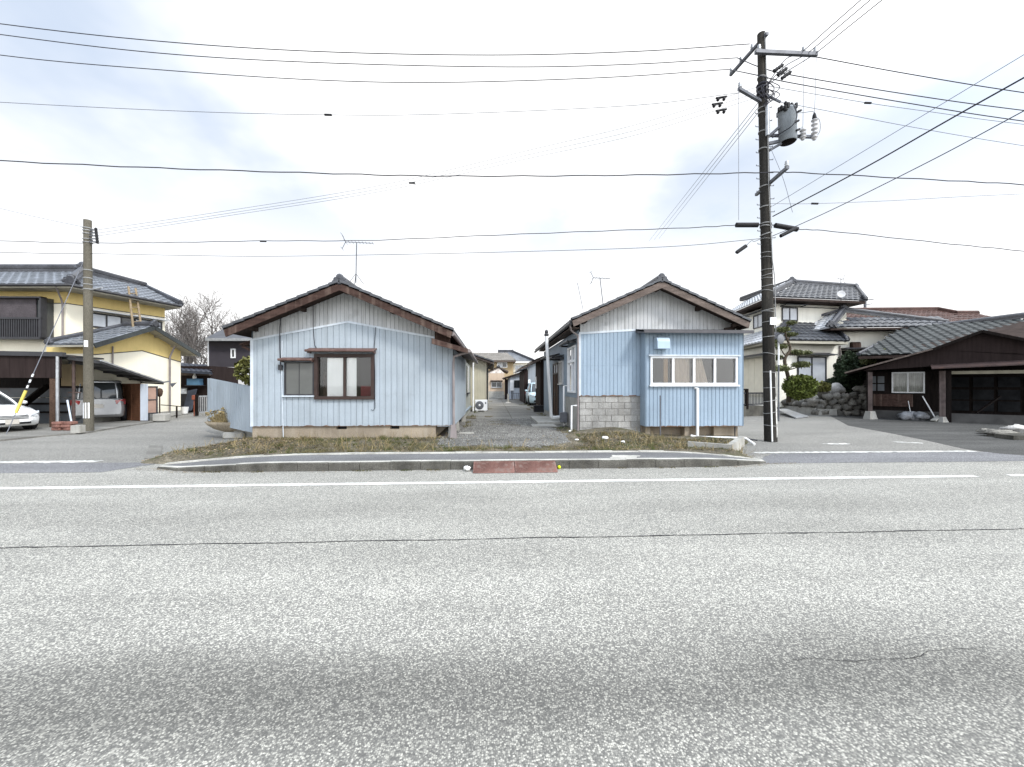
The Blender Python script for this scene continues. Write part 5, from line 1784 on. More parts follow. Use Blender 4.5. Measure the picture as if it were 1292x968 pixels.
# lean-to carport with silver van
CPR = thing('carport', 'open metal carport with sloping dark roof over the silver minivan', 'carport', tuple(pd(140, 530, 18).xy) + (.05,))
NL, NR, FR, FL = pd(79, 449, 15.9), pd(127, 455, 15.7), pd(206, 482, 19.2), pd(120, 478, 21)
mb = MB().slab([NL, NR, FR, FL], .05)
for k in range(7):
    t = k / 6
    a, b_ = NL.lerp(FL, t), NR.lerp(FR, t)
    mb.bar(a - Vector((0, 0, .09)), b_ - Vector((0, 0, .09)), .05, .07)
mb.bar(NR - Vector((0, 0, .05)), FR - Vector((0, 0, .05)), .06, .12)
mb.build('roof', pmat('dark_sheet_roof', (.05, .05, .052), .5, .3, 3), CPR)
MB().bar(NR + Vector((.02, -.02, .0)), FR + Vector((.02, -.02, .0)), .05, .05).build('gutter', 'galv', CPR)
mb = MB()
for (px, yt, yb, d) in ((93, 450, 541, 16.0),):
    a, b_ = pd(px, yt, d), pd(px, yb, d)
    mb.tube([(a.x, a.y, .05), (a.x, a.y, a.z)], .05, 8)
    mb.bar((a.x - .2, a.y, 1.4), (a.x + .25, a.y, 1.4), .05, .05)
mb.build('post', pmat('rusty_post', (.095, .07, .063), .7, .3, 6), CPR)
a, b_ = pd(199, 480, 18.6), pd(214, 484, 19.4)
mb = MB()
mb.bar(FR + Vector((0, 0, -.02)), pd(215, 481, 19.4), .08, .06)
q = pd(214, 484, 19.4)
mb.add([q, q + Vector((.35, 0, .05)), q + Vector((.12, 0, -.2))], [[0, 1, 2]])
mb.build('bracket', 'steel', CPR)
# dark back screen between carport and house
Kb0, Kb1 = pd(82, 486, 19.0), pd(146, 486, 21.6)
WKc = Wall(Kb0.xy, Kb1.xy)
MB().wbox(WKc, 0, WKc.len, .05, 1.75, -.05, 0).build('rear_screen', 'darkwood', CPR)
# brown lattice fence, pale blue sheet, board cabinet
L0, L1 = pd(146, 486, 18.9), pd(177, 486, 18.2)
WLt = Wall(L0.xy, L1.xy)
mb = MB()
zt_ = 1.72
z = .1
while z < zt_:
    mb.wbox(WLt, 0, WLt.len, z, z + .055, -.02, .015)
    z += .085
mb.wbox(WLt, 0, WLt.len, .05, zt_, -.05, -.021)
for k in range(4):
    uu = WLt.len * k / 3
    mb.wbox(WLt, uu - .03, uu + .03, .05, zt_, -.02, .03)
mb.top('lattice_fence', 'lattice', 'red-brown slatted screen between the silver minivan and the pale blue sheet', 'fence')
WLp = Wall(pd(177.5, 486, 18.15).xy, pd(186, 486, 18.15).xy)
MB().corr(WLp, 0, WLp.len, .08, 1.75, .09, .02).wbox(WLp, 0, WLp.len, .08, 1.75, -.03, -.003).top('metal_sheet', 'pale_blue', 'upright pale blue metal sheet between the slatted screen and the pinkish cabinet', 'sheet')
CB = thing('board_cabinet', 'pinkish board cabinet with dark frame against the cream wall', 'cabinet', tuple(pd(193, 530, 18.4).xy) + (.05,))
WCb = Wall(pd(186.5, 486, 18.3).xy, pd(199, 486, 18.6).xy)
MB().wbox(WCb, 0, WCb.len - .06, .42, 1.0, -.3, 0).wbox(WCb, 0, WCb.len - .06, 1.04, 1.6, -.3, 0).build('board', 'pinkboard', CB)
MB().wbox(WCb, 0, WCb.len, .36, .42, -.3, .03).wbox(WCb, 0, WCb.len, 1.0, 1.04, -.3, .03).wbox(WCb, 0, WCb.len, 1.6, 1.65, -.3, .03).wbox(WCb, WCb.len - .06, WCb.len, .05, 1.6, -.3, .02).wbox(WCb, 0, .06, .05, .4, -.3, .02).build('frame', 'frame_dark', CB)
mb = MB().blob(WCb.p(WCb.len + .12, 1.35, -.1), (.1, .1, .22), 3)
mb.tube([WCb.p(WCb.len + .1, .1, -.1), WCb.p(WCb.len + .1, 1.4, -.1)], .03, 6)
mb.build('hanging_bag', 'brownwood', CB)
q = pd(203, 527, 18.3)
MB().bevbox(q.x - .22, q.x + .3, q.y - .2, q.y + .2, .05, .38, .02).top('concrete_block', 'concrete', 'pale concrete block at the foot of the cream wall beside the pinkish cabinet', 'block')
# stacked red blocks and a grey block by the pole
q = onZ(81, 543, .05)
i = 0
for k in range(3):
    for jx in (0, 1):
        mb = MB().bevbox(-.17, .17, -.12, .12, 0, .105, .018)
        ang = random.uniform(-.4, .4)
        off = Vector((q.x - .17 + .36 * jx + random.uniform(-.03, .03), q.y + random.uniform(-.03, .03), .05 + .107 * k))
        mb.v = [Matrix.Rotation(ang, 4, 'Z') @ v + off for v in mb.v]
        mb.top('red_block', 'redbrick', 'red-brown paving block in the low stack beside the left utility pole', 'block', 'red-brown blocks stacked beside the left pole')
q = onZ(98.5, 546, .05)
mb = MB()
mb.box(q.x - .15, q.x + .15, q.y - .1, q.y + .1, .05, .31)
mb.box(q.x - .155, q.x - .15, q.y - .08, q.y + .08, .08, .28)
mb.box(q.x + .05, q.x + .12, q.y - .104, q.y - .1, .1, .26)
mb.top('concrete_block', 'concrete', 'grey concrete block standing between the red blocks and the left utility pole', 'block')
q0, q1 = pd(85, 505, 15.5), pd(91, 537, 15.4)
MB().tube([q0, q1], .03, 6).top('leaning_pole', 'pale_blue', 'thin pale rod leaning beside the rusty carport post', 'rod')

# brown shed and clutter behind the yellow house
SH = thing('shed', 'low dark brown shed with navy roof beyond the yellow house', 'shed', tuple(pd(246, 518, 25).xy) + (.05,))
S0, S1 = pd(228, 486, 25), pd(266, 486, 25)
WSh = Wall(S0.xy, S1.xy)
MB().wbox(WSh, 0, WSh.len, .05, 2.9, -2.5, 0).build('wall', 'brown_clad', SH)
mb = MB()
tile_roof(mb, pd(229, 468, 24.2), pd(268, 470, 24.2), pd(226, 456, 26.8), pd(262, 463, 26.8), .3, .3)
mb.slab([pd(229, 468.5, 24.2), pd(268, 470.5, 24.2), pd(262, 464, 26.8), pd(226, 457, 26.8)], .1)
mb.build('roof', 'shed_roof', SH)
MB().wbox(WSh, 0, WSh.len, 2.3, 2.5, .0, .12).build('beam', 'greywood', SH)
mb = MB()
for sgn in (0, 1):
    pass
r_ = WSh.rect(228, 489, 241, 519)
fr = MB().wbox(WSh, r_[0], r_[1], r_[3] - .06, r_[3], .2, .26).wbox(WSh, r_[0], r_[1], 1.08, 1.16, .2, .26).wbox(WSh, r_[0], r_[0] + .06, .05, r_[3], .2, .26).wbox(WSh, r_[1] - .06, r_[1], .05, r_[3], .2, .26).wbox(WSh, r_[0] + .06, r_[1] - .06, .3, 1.08, .2, .24).build('leaning_door', 'frame_dark', SH)
MB().wbox(WSh, r_[0] + .06, r_[1] - .06, 1.16, r_[3] - .06, .2, .23).build('door_glass', 'pane_pale', fr)
r_ = WSh.rect(243, 478, 258, 486)
MB().wbox(WSh, r_[0] - .1, r_[1] + .1, r_[2] - .05, r_[2], .0, .5).build('shelf', 'frame_dark', SH)
MB().wbox(WSh, r_[0], r_[1], r_[2], r_[3], .1, .45).top('blue_box', 'blue_box', 'blue plastic box on the shelf of the dark brown shed', 'box')
mb = MB()
q = WSh.p(*WSh.hit(250, 478), .28)
mb.lathe((q.x, q.y, r_[3]), [(.1, 0), (.11, .12), (.05, .25), (.04, .32)], 10)
mb.top('jug', 'pvc', 'pale jug standing on the blue box by the shed', 'jug')
q0, q1 = pd(236, 519, 23.6), pd(243, 492, 24.4)
mb = MB()
mb.bar(q0, q1, .55, .03, (0, -1, 0))
mb.top('leaning_board', 'shed_roof', 'dark navy board leaning against the brown shed', 'board')
q = pd(233, 517, 23)
MB().lathe((q.x, q.y, .05), [(.14, 0), (.19, .35), (.2, .38)], 14).top('bucket', 'pvc', 'white bucket on the ground by the leaning navy board', 'bucket')
GT = thing('metal_gate', 'short grey metal gate panel beside the orange-red post box', 'gate', tuple(pd(256, 520, 21.5).xy) + (.05,))
WGt = Wall(pd(250.5, 486, 21.3).xy, pd(263, 486, 21.9).xy)
mb = MB().wbox(WGt, 0, WGt.len, 1.05, 1.13, -.02, .03).wbox(WGt, 0, WGt.len, .2, .27, -.02, .03)
for k in range(6):
    uu = WGt.len * k / 5
    mb.wbox(WGt, uu - .02, uu + .02, .27, 1.05, -.01, .02)
mb.build('panel', 'galv', GT)
MB().wbox(WGt, -.16, -.04, .05, 1.2, -.05, .05).build('post', 'darkwood', GT)
q = pd(245, 502, 21.2)
MB().bevbox(q.x - .09, q.x + .08, q.y - .08, q.y + .08, q.z - .12, q.z + .14, .025).tube([(q.x, q.y, .05), (q.x, q.y, q.z - .11)], .03, 6).top('post_box', 'orange', 'orange-red box on a post left of the metal gate panel', 'post box')
q = pd(223, 517, 20)
mb = MB().tube([(q.x, q.y, .05), (q.x, q.y, .62)], .04, 6)
mb.tube([pd(203, 511, 20), pd(228, 513, 20.4), pd(232, 513, 20.5)], .022, 5)
mb.top('low_rail', 'darkwood', 'low dark rail on a stub post before the cream wall corner', 'rail')

# far dark and white house
H9 = thing('dark_house', 'modern house, charcoal above and white below, beyond the blue fence', 'house', tuple(pd(290, 520, 30).xy) + (.05,))
a, b_ = pd(262.5, 486, 29.5), pd(345, 486, 29.5)
W9 = Wall(a.xy, b_.xy)
MB().wbox(W9, 0, W9.len, 3.05, 5.0, -6, 0).build('upper_wall', 'charcoal', H9)
MB().wbox(W9, 0, W9.len, .05, 3.04, -6, 0).build('lower_wall', 'white_wall', H9)
MB().wbox(W9, -.02, .06, .05, 5.0, -.3, .03).build('corner_trim', 'frame_white', H9)
r_ = W9.rect(291.5, 440, 297.5, 452)
frame_window(H9, W9, r_, 1, 'frame_white', 'pane_dark', .09, 0, .06)
mb = MB()
pts = [pd(260, 427, 29), pd(350, 427, 29), pd(350, 415, 33), pd(284, 414, 33)]
mb.slab(pts, .12)
mb.slab([pd(260, 427, 29), pd(284, 414, 33), pd(284, 414, 36), pd(262, 425, 36)], .12)
mb.build('roof', 'tile_dark', H9)
MB().bar(pd(259, 428.5, 28.9), pd(350, 428.5, 28.9), .08, .2).build('gutter', 'galv', H9)

# blue ribbed fence at the left corner, stone basin
fA, fB = (-6.52, 11.35), tuple(pd(263, 486, 14.2).xy)
WFn = Wall(fB, fA)
ztop = lambda u: 1.95 - .33 * (u / WFn.len)
mb = MB().corr(WFn, 0, WFn.len, .35, ztop, .17, .03, (), .22)
mb.corr(Wall(fB, fA, flip=True), 0, WFn.len, .35, ztop, .155, .016, (), .13, base=.03)
mb.top('metal_fence', 'siding', 'low pale blue ribbed metal fence joining the left corner of the house', 'fence')
q = onZ(284, 553, .02)
SB = thing('stone_basin', 'mossy boat-shaped concrete basin on a block beside the blue fence', 'basin', (q.x, q.y + .2, .02))
rings = []
for (sx, sy, z) in ((.25, .2, .2), (.5, .3, .28), (.72, .38, .42), (.8, .42, .52), (.74, .36, .52), (.6, .28, .44)):
    rings.append([Vector((q.x + sx * math.cos(t) * (1.05 if math.cos(t) < 0 else 1), q.y + .35 + sy * math.sin(t), z)) for t in [2 * math.pi * k / 16 for k in range(16)]])
MB().loft(rings, True, True).build('bowl', 'stone_basin', SB)
MB().bevbox(q.x - .1, q.x + .55, q.y + .0, q.y + .6, .0, .2, .03).bevbox(q.x + .15, q.x + .95, q.y + .15, q.y + .75, .0, .36, .03).build('base_block', 'concrete', SB)
rng = random.Random(3)
mb = MB()
for k in range(900):
    a = rng.uniform(0, 6.28)
    rr = rng.random() ** .5
    bx, by = q.x - .05 + .62 * rr * math.cos(a), q.y + .4 + .3 * rr * math.sin(a)
    hh = rng.uniform(.2, .62) * (1.15 - rr * .6)
    dx, dy = rng.uniform(-.2, .2), rng.uniform(-.15, .15)
    w_ = rng.uniform(.006, .014)
    mb.add([(bx - w_, by, .45), (bx + w_, by, .45), (bx + dx, by + dy, .45 + hh)], [[0, 1, 2]])
mb.leaves((q.x - .15, q.y + .45, .7), (.75, .35, .28), 650, .05, .9)
mb.build('dry_plants', 'dry', SB)
KW = 1.22


def pk(px, py, d):
    return pd(px, py, d * KW)


def zk(z):
    return CH + (z - CH) * KW


# ------------------------------------------------------------------ right-hand white house
WH = thing('white_house', 'two-storey cream house with layered dark tiled roofs behind the stone wall', 'house', tuple(pk(1020, 500, 22).xy) + (.5,))

c0 = pk(981, 486, 20.6)
WWf = Wall(c0.xy, pk(1060, 486, 21.2).xy)
WWl = Wall(pk(915, 486, 26.5).xy, c0.xy)
mb = MB().wbox(WWf, 0, WWf.len, .3, zk(3.95), -.3, 0).wbox(WWl, 0, WWl.len, .3, zk(3.9), -.3, 0)
mb.build('lower_wall', 'cream_white', WH)
uC = pk(978, 486, 21.6)
WUf = Wall(uC.xy, pk(1068, 486, 22.4).xy)
WUl = Wall(pk(915, 486, 27.5).xy, uC.xy)
mb = MB().wbox(WUf, 0, WUf.len, zk(3.9), zk(6.42), -.3, 0).wbox(WUl, 0, WUl.len, zk(3.9), zk(6.42), -.3, 0)
e = WUf.p(WUf.len, 0)
mb.poly((e.x, e.y, 3), (e.x, e.y + 6, 3), (e.x, e.y + 6, zk(6.4)), (e.x, e.y, zk(6.4)))
mb.build('upper_wall', 'cream_white', WH)
MB().wbox(WUf, 0, WUf.len, zk(5.98), zk(6.02), 0, .025).wbox(WUl, 0, WUl.len, zk(5.98), zk(6.02), 0, .025).build('trim', 'frame_dark', WH)
r_ = WUf.rect(986, 388, 1006, 405)
frame_window(WH, WUf, r_, 2, 'frame_dark', 'pane_pale', .07, 0, .06)
awning(WH, WUf, r_[0] - .12, r_[1] + .3, r_[3] + .1, .5, 'tile_dark', .16)
r_ = WUl.rect(951, 397, 963, 414)
frame_window(WH, WUl, r_, 2, 'frame_dark', 'pane_pale', .07, 0, .06)
awning(WH, WUl, r_[0] - .6, r_[1] + .5, r_[3] + .1, .5, 'tile_dark', .16)
r_ = WWf.rect(1005.5, 450, 1042, 491)
frame_window(WH, WWf, r_, 2, 'frame_dark', 'pane_pale', .08, 0, .07)
awning(WH, WWf, r_[0] - .12, r_[1] + .25, r_[3] + .1, .55, 'tile_dark', .16)
# pale shutters along the lower left wall
u = 1.2
mb = MB()
zs = zk(3.25)
while u < WWl.len - .5:
    mb.wbox(WWl, u, u + .82, .9, zs, .02, .06)
    u += .85
mb.build('shutter', pmat('cream_shutter', (.74, .69, .56), .6, .06, 2), WH)
awning(WH, WWl, .6, WWl.len - .3, zs + .08, .6, 'tile_dark', .2)
MB().wbox(WWl, WWl.len - .45, WWl.len - .1, .3, zk(3.3), .0, .08).build('corner_post', 'darkwood', WH)
# roofs
E0, E1, R1, R0 = pk(970, 376, 20.6), pk(1092, 375, 21.6), pk(1080, 367, 24.5), pk(999, 357.5, 24.0)
E1.z = E0.z = zk(6.3)
EB = pk(912, 486, 26.6)
EB.z = zk(6.3)
RB = pk(935, 383, 29)
RB.z = R0.z
mb = MB()
R1.z = R0.z - .2
tile_roof(mb, E0, E1, R0, R1, .42, .40, .065, .04)
rf = mb.build('roof', 'tile', WH)
mb = MB()
tile_roof(mb, EB, E0, RB, R0, .42, .40, .065, .04)
mb.build('left_roof_slope', 'tile_sheen', WH)
mb = MB()
ridge_cap(mb, R0, R1 + Vector((.1, 0, 0)), .26, .22)
ridge_cap(mb, R0, E0 + Vector((0, 0, .05)), .26, .2)
ridge_cap(mb, R0, RB, .3, .26)
ridge_cap(mb, R1, E1 + Vector((0, 0, .03)), .24, .2)
end_tile(mb, R0 + Vector((0, 0, .1)), (-.2, -1, 0), 1.3)
end_tile(mb, E0 + Vector((.1, .1, .1)), (-.4, -1, 0), 1.2)
end_tile(mb, E1 + Vector((-.1, .1, .1)), (1, -.3, 0), 1.2)
end_tile(mb, R1 + Vector((0, 0, .05)), (1, -.3, 0), 1.0)
mb.build('ridge', 'tile_dark', rf)
mb = MB().slab([E0 - Vector((0, 0, .04)), E1 - Vector((0, 0, .04)), E1 + Vector((0, 5, -.04)), EB - Vector((0, 0, .04))], .16)
mb.build('soffit', 'soffit', WH)
# lower hip roof
E0, E1, R1, R0 = pk(974, 431, 19.7), pk(1070, 428.5, 20.4), pk(1036, 403, 22.6), pk(997, 403, 22.4)
E0.z = E1.z = zk(3.95)
EB = pk(914, 486, 25.2)
EB.z = zk(3.95)
RB = pk(930, 486, 27)
RB.z = R0.z
mb = MB()
tile_roof(mb, E0, E1, R0, R1, .42, .40, .065, .04)
rf = mb.build('lower_roof', 'tile', WH)
mb = MB()
tile_roof(mb, EB, E0, RB, R0, .42, .40, .065, .04)
mb.build('lower_left_roof_slope', 'tile_sheen', WH)
mb = MB()
ridge_cap(mb, R0, E0 + Vector((0, 0, .05)), .26, .2)
ridge_cap(mb, R1, R0, .24, .16)
ridge_cap(mb, R1, E1 + Vector((0, 0, .05)), .22, .16)
ridge_cap(mb, R0, RB, .26, .2)
end_tile(mb, R0 + Vector((0, 0, .08)), (-.2, -1, 0), 1.1)
end_tile(mb, E1 + Vector((-.1, .1, .08)), (1, -.4, 0), 1.0)
mb.build('ridge', 'tile_dark', rf)
mb = MB().slab([E0 - Vector((0, 0, .04)), E1 - Vector((0, 0, .04)), E1 + Vector((0, 2.0, -.04)), EB + Vector((.5, 0, -.04))], .14)
mb.build('lower_soffit', MATS['pale_soffit'], WH)
# right wing
WWg = Wall(pk(1058, 486, 21.3).xy, pk(1200, 486, 20.7).xy)
MB().wbox(WWg, 0, WWg.len, .3, zk(4.66), -.3, 0).build('wing_wall', 'cream_white', WH)
E0, E1, R1, R0 = pk(1048, 413.5, 20.6), pk(1200, 413, 20.2), pk(1196, 410.5, 20.6), pk(1064, 393, 21.9)
E1.z = E0.z = zk(4.69)
R1.z = zk(4.86)
mb = MB()
tile_roof(mb, E0, E1, R0, R1, .42, .40, .065, .04)
rf = mb.build('wing_roof', 'tile', WH)
mb = MB()
tile_roof(mb, pk(1024, 418, 21.3), E0, pk(1030, 402, 22.4), R0, .42, .40, .065, .04)
mb.build('wing_left_slope', 'tile_sheen', WH)
mb = MB()
ridge_cap(mb, R0, R1, .26, .22)
ridge_cap(mb, E0, R0, .3, .26)
end_tile(mb, R0 + Vector((0, 0, .12)), (-.1, -1, 0), 1.3)
end_tile(mb, E0 + Vector((0, 0, .12)), (-.1, -1, 0), 1.2)
mb.bar(pk(1020, 403, 22.45), R0 + Vector((-.2, .1, .1)), .4, .16)
mb.build('ridge', 'tile_dark', rf)
mb = MB().slab([E0 - Vector((0, 0, .04)), E1 - Vector((0, 0, .04)), E1 + Vector((0, 1.5, -.04)), E0 + Vector((0, 1.5, -.04))], .12)
mb.build('wing_soffit', 'soffit', WH)
r_ = WWg.rect(1072, 432, 1082, 440)
mb = MB()
prof = [(0, r_[3]), (.2, r_[3]), (.3, r_[3] - .08), (.32, r_[2]), (0, r_[2])]
mb.loft([[WWg.p(r_[0], z, o) for o, z in prof], [WWg.p(r_[1], z, o) for o, z in prof]])
mb.build('vent_hood', 'maroon', WH)
MB().wbox(WWg, .1, 3.9, zk(3.6), zk(3.68), 0, .5).build('wing_awning', 'frame_dark', WH)
MB().wbox(WWg, .2, 3.2, 1.0, zk(3.55), 0, .03).build('wing_opening', 'darkwood', WH)
pipe(WH, [WWf.p(WWf.len - .08, zk(3.8), .06), WWf.p(WWf.len - .08, 1.0, .06)], .045, 'pipe_grey')
# tv antenna with dish on the roof
def yagi(root_p, top, boom_dir, L_, label, n=7, mast_r=.018, el=.5, dish=None, name='tv_antenna'):
    t = thing(name, label, 'antenna', tuple(root_p))
    mb = MB().tube([root_p, top], mast_r, 6)
    mb.build('mast', 'steel', t)
    d = Vector(boom_dir).normalized()
    s_ = d.cross(Vector((0, 0, 1))).normalized()
    a, b_ = Vector(top) - d * L_ * .4, Vector(top) + d * L_ * .6
    mb = MB().tube([a, b_], .012, 5)
    for k in range(n):
        q = a.lerp(b_, k / (n - 1))
        e_ = el * (1.0 if k == 0 else .6 - .02 * k)
        mb.tube([q - s_ * e_ * .5, q + s_ * e_ * .5], .007, 4)
    for sgn in (-1, 1):
        mb.tube([a, a - d * .12 + Vector((0, 0, sgn * .25))], .012, 4)
        mb.tube([a - d * .12 + Vector((0, 0, sgn * .25)) - s_ * .2, a - d * .12 + Vector((0, 0, sgn * .25)) + s_ * .2], .008, 4)
    mb.build('boom', 'steel', t)
    if dish:
        mb = MB().lathe(dish, [(0, .0), (.1, .006), (.18, .022), (.24, .05), (.245, .045), (.18, .012), (0, -.01)], 18, (-.35, -1, .3))
        mb.build('dish', pmat('grey_white_dish', (.5, .5, .5), .5, .1, 4), t)
    return t


yagi(pk(1061, 386, 21.8), pk(1061, 352, 21.8), (-1, -.2, 0), .5, 'small aerial and white dish on a mast at the eaves of the cream house', dish=pk(1061, 371.5, 21.4), n=4, el=.3)
p0, p1 = onY(449, 357, 14.6), onY(450, 306, 14.6)
t = yagi(p0, p1, (1, .1, 0), .95, 'tall thin TV aerial on the left house roof with a wide boom', n=9, el=.55)
mb = MB()
for a in (0, 2.1, 4.2):
    mb.tube([p0 + Vector((0, 0, .34)), p0 + Vector((.28 * math.cos(a), .3 * math.sin(a), -.05))], .01, 4)
mb.build('stand', 'steel', t)
yagi(onY(761, 385, 17), onY(757, 351, 17), (.9, .1, 0), .75, 'small TV aerial rising behind the right house ridge', n=7, el=.4)
MB().tube([onY(735.5, 390, 16), onY(728.5, 357, 16)], .012, 5).top('roof_rod', 'wire_thin', 'thin bare rod tilting above the right house roof, no aerial on it', 'rod')

# red tiled house far behind
RH = thing('red_roof_house', 'house with red-brown tiled roof showing above the cream house wing', 'house', tuple(pd(1160, 420, 38).xy) + (0,))
mb = MB()
tile_roof(mb, pd(1040, 412, 36), pd(1300, 414, 36), pd(1070, 392.5, 41), pd(1183, 391.5, 41), .5, .5, .07, .05)
tile_roof(mb, pd(1190, 412, 34), pd(1300, 413, 34), pd(1206, 396.5, 37), pd(1234, 396.5, 37), .5, .5, .07, .05)
mb.build('roof', 'tile_red', RH)
mb = MB()
ridge_cap(mb, pd(1070, 392.5, 41), pd(1183, 391.5, 41), .3, .24)
ridge_cap(mb, pd(1183, 391.5, 41), pd(1300, 414, 36), .3, .24)
ridge_cap(mb, pd(1206, 396.5, 37), pd(1234, 396.5, 37), .3, .24)
mb.build('ridge', 'tile_red', RH)
a, b_ = pd(1050, 486, 37.5), pd(1290, 486, 37.5)
MB().wbox(Wall(a.xy, b_.xy), 0, (b_ - a).length, 0, 7.0, -4, 0).build('wall', 'cream_white', RH)

# big green-grey roofed building at the right
GH = thing('tiled_house', 'low building with broad green-grey scale-tiled roof behind the dark garage', 'house', tuple(pd(1250, 500, 22).xy) + (0,))
E0, E1, R1, R0 = pd(1083, 448, 21.5), pd(1420, 437, 17.0), pd(1420, 385, 21), pd(1141, 419.5, 25.5)
mb = MB()
tile_roof(mb, E0, E1, R0, R1, .42, .6, lift=.014, flat=True)
rf = mb.build('roof', 'tile_green', GH)
mb = MB()
ridge_cap(mb, R0, R1, .3, .2)
ridge_cap(mb, E0, R0, .16, .1)
mb.build('ridge', 'tile_dark', rf)
mb = MB()
mb.slab([E0 - Vector((0, 0, .1)), E1 - Vector((0, 0, .1)), R1 - Vector((0, 0, .1)), R0 - Vector((0, 0, .1))], .12)
mb.build('soffit', 'soffit', GH)
Wq = Wall(pd(1100, 486, 22.6).xy, pd(1420, 486, 18.2).xy)
MB().wbox(Wq, 0, Wq.len, 0, 3.2, -3, 0).build('wall', 'darkwood', GH)

# dark open garage
DG = thing('garage', 'old dark brown open-fronted garage with low gabled roof at the right', 'garage', tuple(pd(1200, 530, 18).xy) + (0,))
Ga, Gb = pd(1064, 486, 20.5), pd(1420, 486, 15.0)
WD = Wall(Ga.xy, Gb.xy)
def gh(px, py, off=0):
    return WD.hit(px, py, off)


tipL, apex, tipR = gh(1066, 470), gh(1238, 417), gh(1410, 452)
jL = gh(1176, 440)
mb = MB()
bk = -WD.n * 4.6
for pa, pb in ((tipL, jL), (jL, apex), (apex, tipR)):
    a, b_ = WD.p(*pa, .25), WD.p(*pb, .25)
    mb.slab([a, b_, b_ + bk, a + bk], .05)
rf = mb.build('roof', 'metal_red', DG)
mb = MB()
for pa, pb in ((tipL, jL),):
    a, b_ = WD.p(*pa, .27), WD.p(*pb, .27)
    mb.bar(a + Vector((0, 0, -.03)), b_ + Vector((0, 0, -.03)), .03, .07)
mb.build('roof_edge', 'greywood', rf)
mb = MB()
for pa, pb in ((jL, apex), (apex, tipR)):
    a, b_ = WD.p(*pa, .27), WD.p(*pb, .27)
    mb.bar(a + Vector((0, 0, -.06)), b_ + Vector((0, 0, -.06)), .03, .12)
mb.build('barge_board', 'darkwood', rf)
mb = MB()
lowL, lowM, lowR = gh(1090, 468), gh(1178, 462), gh(1410, 455)
mb.wpoly(WD, [lowL, lowM, gh(1410, 451), (tipR[0], tipR[1] - .08), (apex[0], apex[1] - .08), (jL[0], jL[1] - .06), (tipL[0] + .9, tipL[1] + .16)], -.08, -.02)
mb.build('gable_board', 'brown_clad', DG)
mb = MB()
a, b_ = gh(1174, 463, .0), gh(1410, 452, .0)
mb.slab([WD.p(a[0], a[1] - .07, .5), WD.p(b_[0], b_[1] - .07, .5), WD.p(b_[0], b_[1] + .1, -.02), WD.p(a[0], a[1] + .1, -.02)], .05)
mb.build('pent_roof', 'metal_red', DG)
a, b_ = gh(1196, 469), gh(1410, 460)
MB().wbox(WD, a[0], b_[0], a[1] - .12, a[1] + .02, -.1, .02).build('beam', pmat('pale_beam', (.30, .28, .22), .8, .2, 3), DG)
for i, (px, w_, yb) in enumerate(((1098, .17, 524), (1189, .2, 531), (1197, .16, 533))):
    u = gh(px, 500)[0]
    top = 2.35
    MB().wbox(WD, u - w_ / 2, u + w_ / 2, .35 if i == 0 else .0, top, -.1 - .0, .06).build('post', pmat('worn_post', (.10, .078, .072), .8, .3, 4, streak=.3, streakcol=(.3, .26, .24)) if i < 2 else 'darkwood', DG)
    if i < 2:
        a = WD.p(u, 0, -.02)
        MB().hexa([(a.x - .2, a.y - .2, 0), (a.x + .2, a.y - .2, 0), (a.x + .2, a.y + .2, 0), (a.x - .2, a.y + .2, 0)], [(a.x - .13, a.y - .13, .4 - .15 * i), (a.x + .13, a.y - .13, .4 - .15 * i), (a.x + .13, a.y + .13, .4 - .15 * i), (a.x - .13, a.y + .13, .4 - .15 * i)]).build('post_foot', 'concrete', DG)
u98, u190 = gh(1100, 500)[0], gh(1192, 500)[0]
# left recess
r1 = WD.rect(1125, 469.5, 1167, 496, -1.0)
mb = MB()
mb.wbox(WD, u98 - .1, r1[0], .0, 2.4, -1.15, -1.05)
mb.wbox(WD, r1[1], u190 + .3, .0, 2.4, -1.15, -1.05)
mb.wbox(WD, r1[0], r1[1], 0, r1[2], -1.15, -1.05)
mb.wbox(WD, r1[0], r1[1], r1[3], 2.6, -1.15, -1.05)
mb.build('recess_wall', 'darkwood', DG)
frame_window(DG, WD, r1, 2, 'frame_silver', 'glass', .06, -1.14, -1.0)
curtain(DG, WD, r1[0], r1[1], r1[2], r1[3], -1.35, 'dim_curtain', 8, .03)
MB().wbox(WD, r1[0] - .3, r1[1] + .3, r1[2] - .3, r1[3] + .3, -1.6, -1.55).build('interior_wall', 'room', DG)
r2 = WD.rect(1102, 497.5, 1152, 513, -.9)
MB().wbox(WD, r2[0], r2[1], r2[2], r2[3], -1.04, -.95).build('lower_board', 'maroon', DG)
MB().wbox(WD, u98, u190, .0, .42, -1.04, -.9).build('base_wall', pmat('dark_concrete', (.075, .073, .07), .9, .3, 2), DG)
mb = MB()
r3 = WD.rect(1096, 474, 1117, 494, -.8)
for k in range(2):
    for j in range(2):
        uu = r3[0] + (r3[1] - r3[0]) * k / 2
        zz = r3[2] + (r3[3] - r3[2]) * j / 2
        mb.wbox(WD, uu + .03, uu + (r3[1] - r3[0]) / 2 - .03, zz + .03, zz + (r3[3] - r3[2]) / 2 - .03, -1.03, -.98)
mb.build('panelled_sheeting', 'bluegrey_metal', DG)
